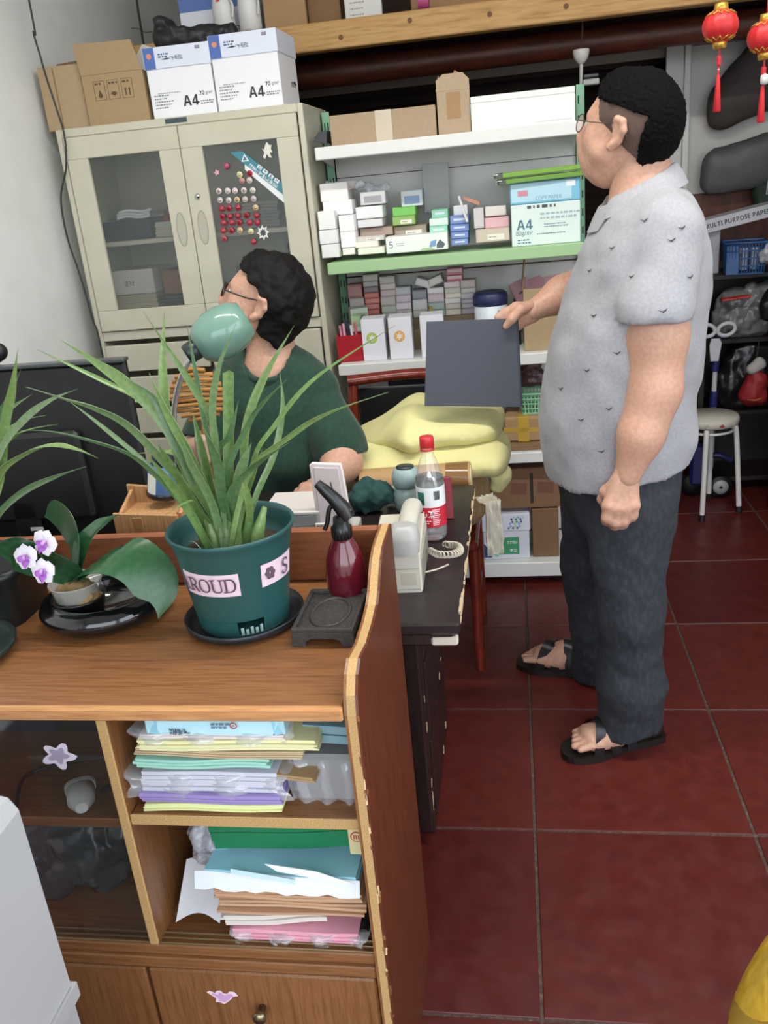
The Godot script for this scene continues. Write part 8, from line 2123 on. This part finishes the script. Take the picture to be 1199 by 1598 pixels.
func seated_person():
	var t := thing("person", "man in a dark green T-shirt seated behind the desk, looking up to the left", "person", Vector3.ZERO)
	var hx := Transform3D(facing(Vector3(-0.86, 0.44, 0.02), 0.0), Vector3(-0.668, 1.232, -2.3))
	var d := {}
	nets(d, head_groups(), 0.0042, hx)
	var b := [
		[Vector3(-0.658, 1.19, -2.31), Vector3(-0.672, 1.05, -2.31), 0.058, 0.064],
		[Vector3(-0.672, 1.04, -2.315), Vector3(-0.68, 0.8, -2.32), 0.07, 0.1, Vector3(0.75, 1, 1)],
		[Vector3(-0.68, 0.8, -2.32), Vector3(-0.69, 0.58, -2.36), 0.12, 0.13, Vector3(0.8, 1, 1)],
		[Vector3(-0.79, 1.0, -2.31), Vector3(-0.565, 0.985, -2.3), 0.04, 0.04],
		[Vector3(-0.555, 0.98, -2.3), Vector3(-0.5, 0.83, -2.25), 0.04, 0.046], [Vector3(-0.5, 0.83, -2.25), Vector3(-0.478, 0.8, -2.2), 0.05, 0.047], [Vector3(-0.478, 0.8, -2.2), Vector3(-0.512, 0.785, -2.06), 0.046, 0.03],
		[Vector3(-0.8, 1.0, -2.31), Vector3(-0.89, 0.84, -2.24), 0.04, 0.044], [Vector3(-0.89, 0.84, -2.24), Vector3(-0.805, 0.9, -2.07), 0.044, 0.028],
		[Vector3(-0.65, 0.56, -2.33), Vector3(-0.72, 0.53, -1.98), 0.075, 0.055], [Vector3(-0.72, 0.53, -1.98), Vector3(-0.72, 0.09, -2.0), 0.052, 0.036],
		[Vector3(-0.78, 0.56, -2.33), Vector3(-0.9, 0.53, -1.98), 0.075, 0.055], [Vector3(-0.9, 0.53, -1.98), Vector3(-0.9, 0.09, -2.0), 0.052, 0.036],
	]
	nets(d, [{"p": b, "k": 60.0}], 0.011)
	# left hand resting on the desk, fingers bent down
	var h := []
	for k in 4:
		var x := -0.541 + k * 0.0185
		h.append([Vector3(-0.525 + k * 0.009, 0.792, -2.06), Vector3(x, 0.802, -2.0), 0.015, 0.012])
		finger(h, [Vector3(x, 0.802, -2.0), Vector3(x - 0.002, 0.795, -1.964), Vector3(x - 0.003, 0.775, -1.945), Vector3(x - 0.003, 0.76, -1.94)], 0.011, 0.0085)
	finger(h, [Vector3(-0.535, 0.79, -2.05), Vector3(-0.56, 0.782, -2.02), Vector3(-0.568, 0.772, -1.985), Vector3(-0.562, 0.764, -1.965)], 0.014, 0.009)
	nets(d, [{"p": h, "k": 240.0}], 0.0036)
	# right hand closed round the fan handle
	h = []
	for k in 4:
		var y := 0.888 + k * 0.0175
		h.append([Vector3(-0.808, 0.9 + k * 0.004, -2.066), Vector3(-0.8, y, -2.042), 0.0145, 0.0115])
		finger(h, [Vector3(-0.8, y, -2.042), Vector3(-0.795, y + 0.002, -2.002), Vector3(-0.783, y + 0.002, -1.996), Vector3(-0.772, y, -2.01), Vector3(-0.774, y - 0.001, -2.03)], 0.0105, 0.008)
	finger(h, [Vector3(-0.802, 0.91, -2.055), Vector3(-0.788, 0.935, -2.05), Vector3(-0.774, 0.955, -2.04), Vector3(-0.766, 0.965, -2.024)], 0.0135, 0.0088)
	nets(d, [{"p": h, "k": 240.0}], 0.0036)
	foot(d, Vector3(-0.72, 0.035, -2.02), Vector3(0, 0, 1))
	foot(d, Vector3(-0.9, 0.035, -2.02), Vector3(0, 0, 1))
	var body := part(t, "body", netmesh(d), skin())
	face_parts(body, hx, "1f1815")
	var hd := {}
	nets(hd, [hair_shell(0.014, [[Vector3(0, -1, 0.5).normalized(), -0.03], [Vector3(0, -0.5, 0.86).normalized(), 0.032]], 0.0, 1, [[Vector3(0, 0.08, 0.03), Vector3(0, 0.09, -0.02), 0.05, 0.052]])[0], hair_shell(0.016, [[Vector3(0, 0.1, 1).normalized(), -0.022], [Vector3(0, -1, 0.35).normalized(), 0.055]], 0.0, 1, [[Vector3(0.03, -0.06, -0.06), Vector3(-0.03, -0.06, -0.06), 0.045, 0.045]])[0]], 0.0045, hx, 0.006, 24.0, 8)
	part(t, "hair", netmesh(hd), mat("dark_hair", "0a0706", 0.7, {"metallic_specular": 0.35}), Vector3.ZERO, Vector3.ZERO, "full dark hair")
	var green := textured("green_shirt", ramp_tex("green_shirt", 0.03, [[0.0, "163225"], [0.5, "1a3a2b"], [1.0, "204231"]], 4), 0.9, Vector3(4, 4, 4), {"rim_enabled": true, "rim": 0.3})
	var sp := [
		[Vector3(-0.672, 1.04, -2.31), Vector3(-0.676, 0.95, -2.31), 0.085, 0.108, Vector3(0.7, 1, 1)],
		[Vector3(-0.676, 0.95, -2.31), Vector3(-0.68, 0.8, -2.315), 0.11, 0.13, Vector3(0.75, 1, 1)],
		[Vector3(-0.68, 0.8, -2.315), Vector3(-0.69, 0.6, -2.35), 0.135, 0.15, Vector3(0.82, 1, 1)],
		[Vector3(-0.8, 1.01, -2.31), Vector3(-0.555, 0.99, -2.3), 0.062, 0.062],
		[Vector3(-0.69, 1.065, -2.31), Vector3(-0.655, 1.065, -2.31), 0.05, 0.05],
	]
	var la := [[Vector3(-0.56, 0.985, -2.3), Vector3(-0.505, 0.85, -2.255), 0.066, 0.068], [Vector3(-0.505, 0.85, -2.255), Vector3(-0.47, 0.77, -2.22), 0.068, 0.068]]
	var ra := [[Vector3(-0.8, 1.005, -2.31), Vector3(-0.865, 0.88, -2.265), 0.066, 0.066], [Vector3(-0.865, 0.88, -2.265), Vector3(-0.9, 0.82, -2.23), 0.066, 0.064]]
	var sd := {}
	nets(sd, [{"p": sp, "k": 55.0, "cut": [[Vector3(0, -1, 0), -0.56]], "neg": [[Vector3(-0.664, 1.14, -2.29), Vector3(-0.672, 1.085, -2.262), 0.062]]}, {"p": la, "k": 60.0, "cut": [[Vector3(0.25, -1, 0.25).normalized(), -1.4]]}, {"p": ra, "k": 60.0, "cut": [[Vector3(-0.35, -1, 0.3).normalized(), -1.13]]}], 0.0105, Transform3D.IDENTITY, 0.01, 6.0, 5)
	var nb := []
	for k in 29:
		var a := TAU * k / 28.0
		nb.append(Vector3(-0.669 + cos(a) * 0.066, 1.078 - 0.042 * sin(a) - 0.004 * cos(a), -2.286 + sin(a) * 0.073))
	part(t, "neckband", tube(nb, 0.008, 8), green)
	part(t, "green_shirt", netmesh(sd), green, Vector3.ZERO, Vector3.ZERO, "dark green crew-neck T-shirt")
	var td := {}
	nets(td, [{"p": [[Vector3(-0.69, 0.58, -2.34), Vector3(-0.69, 0.56, -2.36), 0.12, 0.12, Vector3(0.72, 1, 1)], [Vector3(-0.65, 0.56, -2.33), Vector3(-0.72, 0.53, -1.98), 0.088, 0.07], [Vector3(-0.72, 0.53, -1.98), Vector3(-0.72, 0.05, -2.0), 0.068, 0.055], [Vector3(-0.78, 0.56, -2.33), Vector3(-0.9, 0.53, -1.98), 0.088, 0.07], [Vector3(-0.9, 0.53, -1.98), Vector3(-0.9, 0.05, -2.0), 0.068, 0.055]], "k": 70.0, "cut": [[Vector3(0, -1, 0), -0.05]]}], 0.014)
	part(t, "trousers", netmesh(td), paint("1b1d22", 0.85))
	eyeglasses(t, "black plastic-framed glasses worn by the seated man", hx, paint("141214", 0.3), 0.0023, 0.019)
	# his chair
	var ch := thing("office_chair", "black office chair under the seated man, hidden by the desk", "chair", Vector3(-0.69, 0, -2.36))
	var bl := paint("15161a", 0.6)
	part(ch, "seat", loft([disc(0.12, 0.15, 0.4, 0, 0, 24, 3.0), disc(0.13, 0.16, 0.42, 0, 0, 24, 3.0), disc(0.12, 0.15, 0.436, 0, 0, 24, 3.0)]), bl)
	part(ch, "gas_post", tube([Vector3(0, 0.08, 0), Vector3(0, 0.4, 0)], 0.025, 12), bl)
	for k in 5:
		var a := TAU * k / 5.0
		part(ch, "base_arm", tube([Vector3(0, 0.09, 0), Vector3(cos(a) * 0.11, 0.055, sin(a) * 0.11)], [0.025, 0.016], 8), bl)
		part(ch, "caster", tube([Vector3(cos(a) * 0.11 - sin(a) * 0.012, 0.027, sin(a) * 0.11 + cos(a) * 0.012), Vector3(cos(a) * 0.11 + sin(a) * 0.012, 0.027, sin(a) * 0.11 - cos(a) * 0.012)], 0.027, 12), bl)
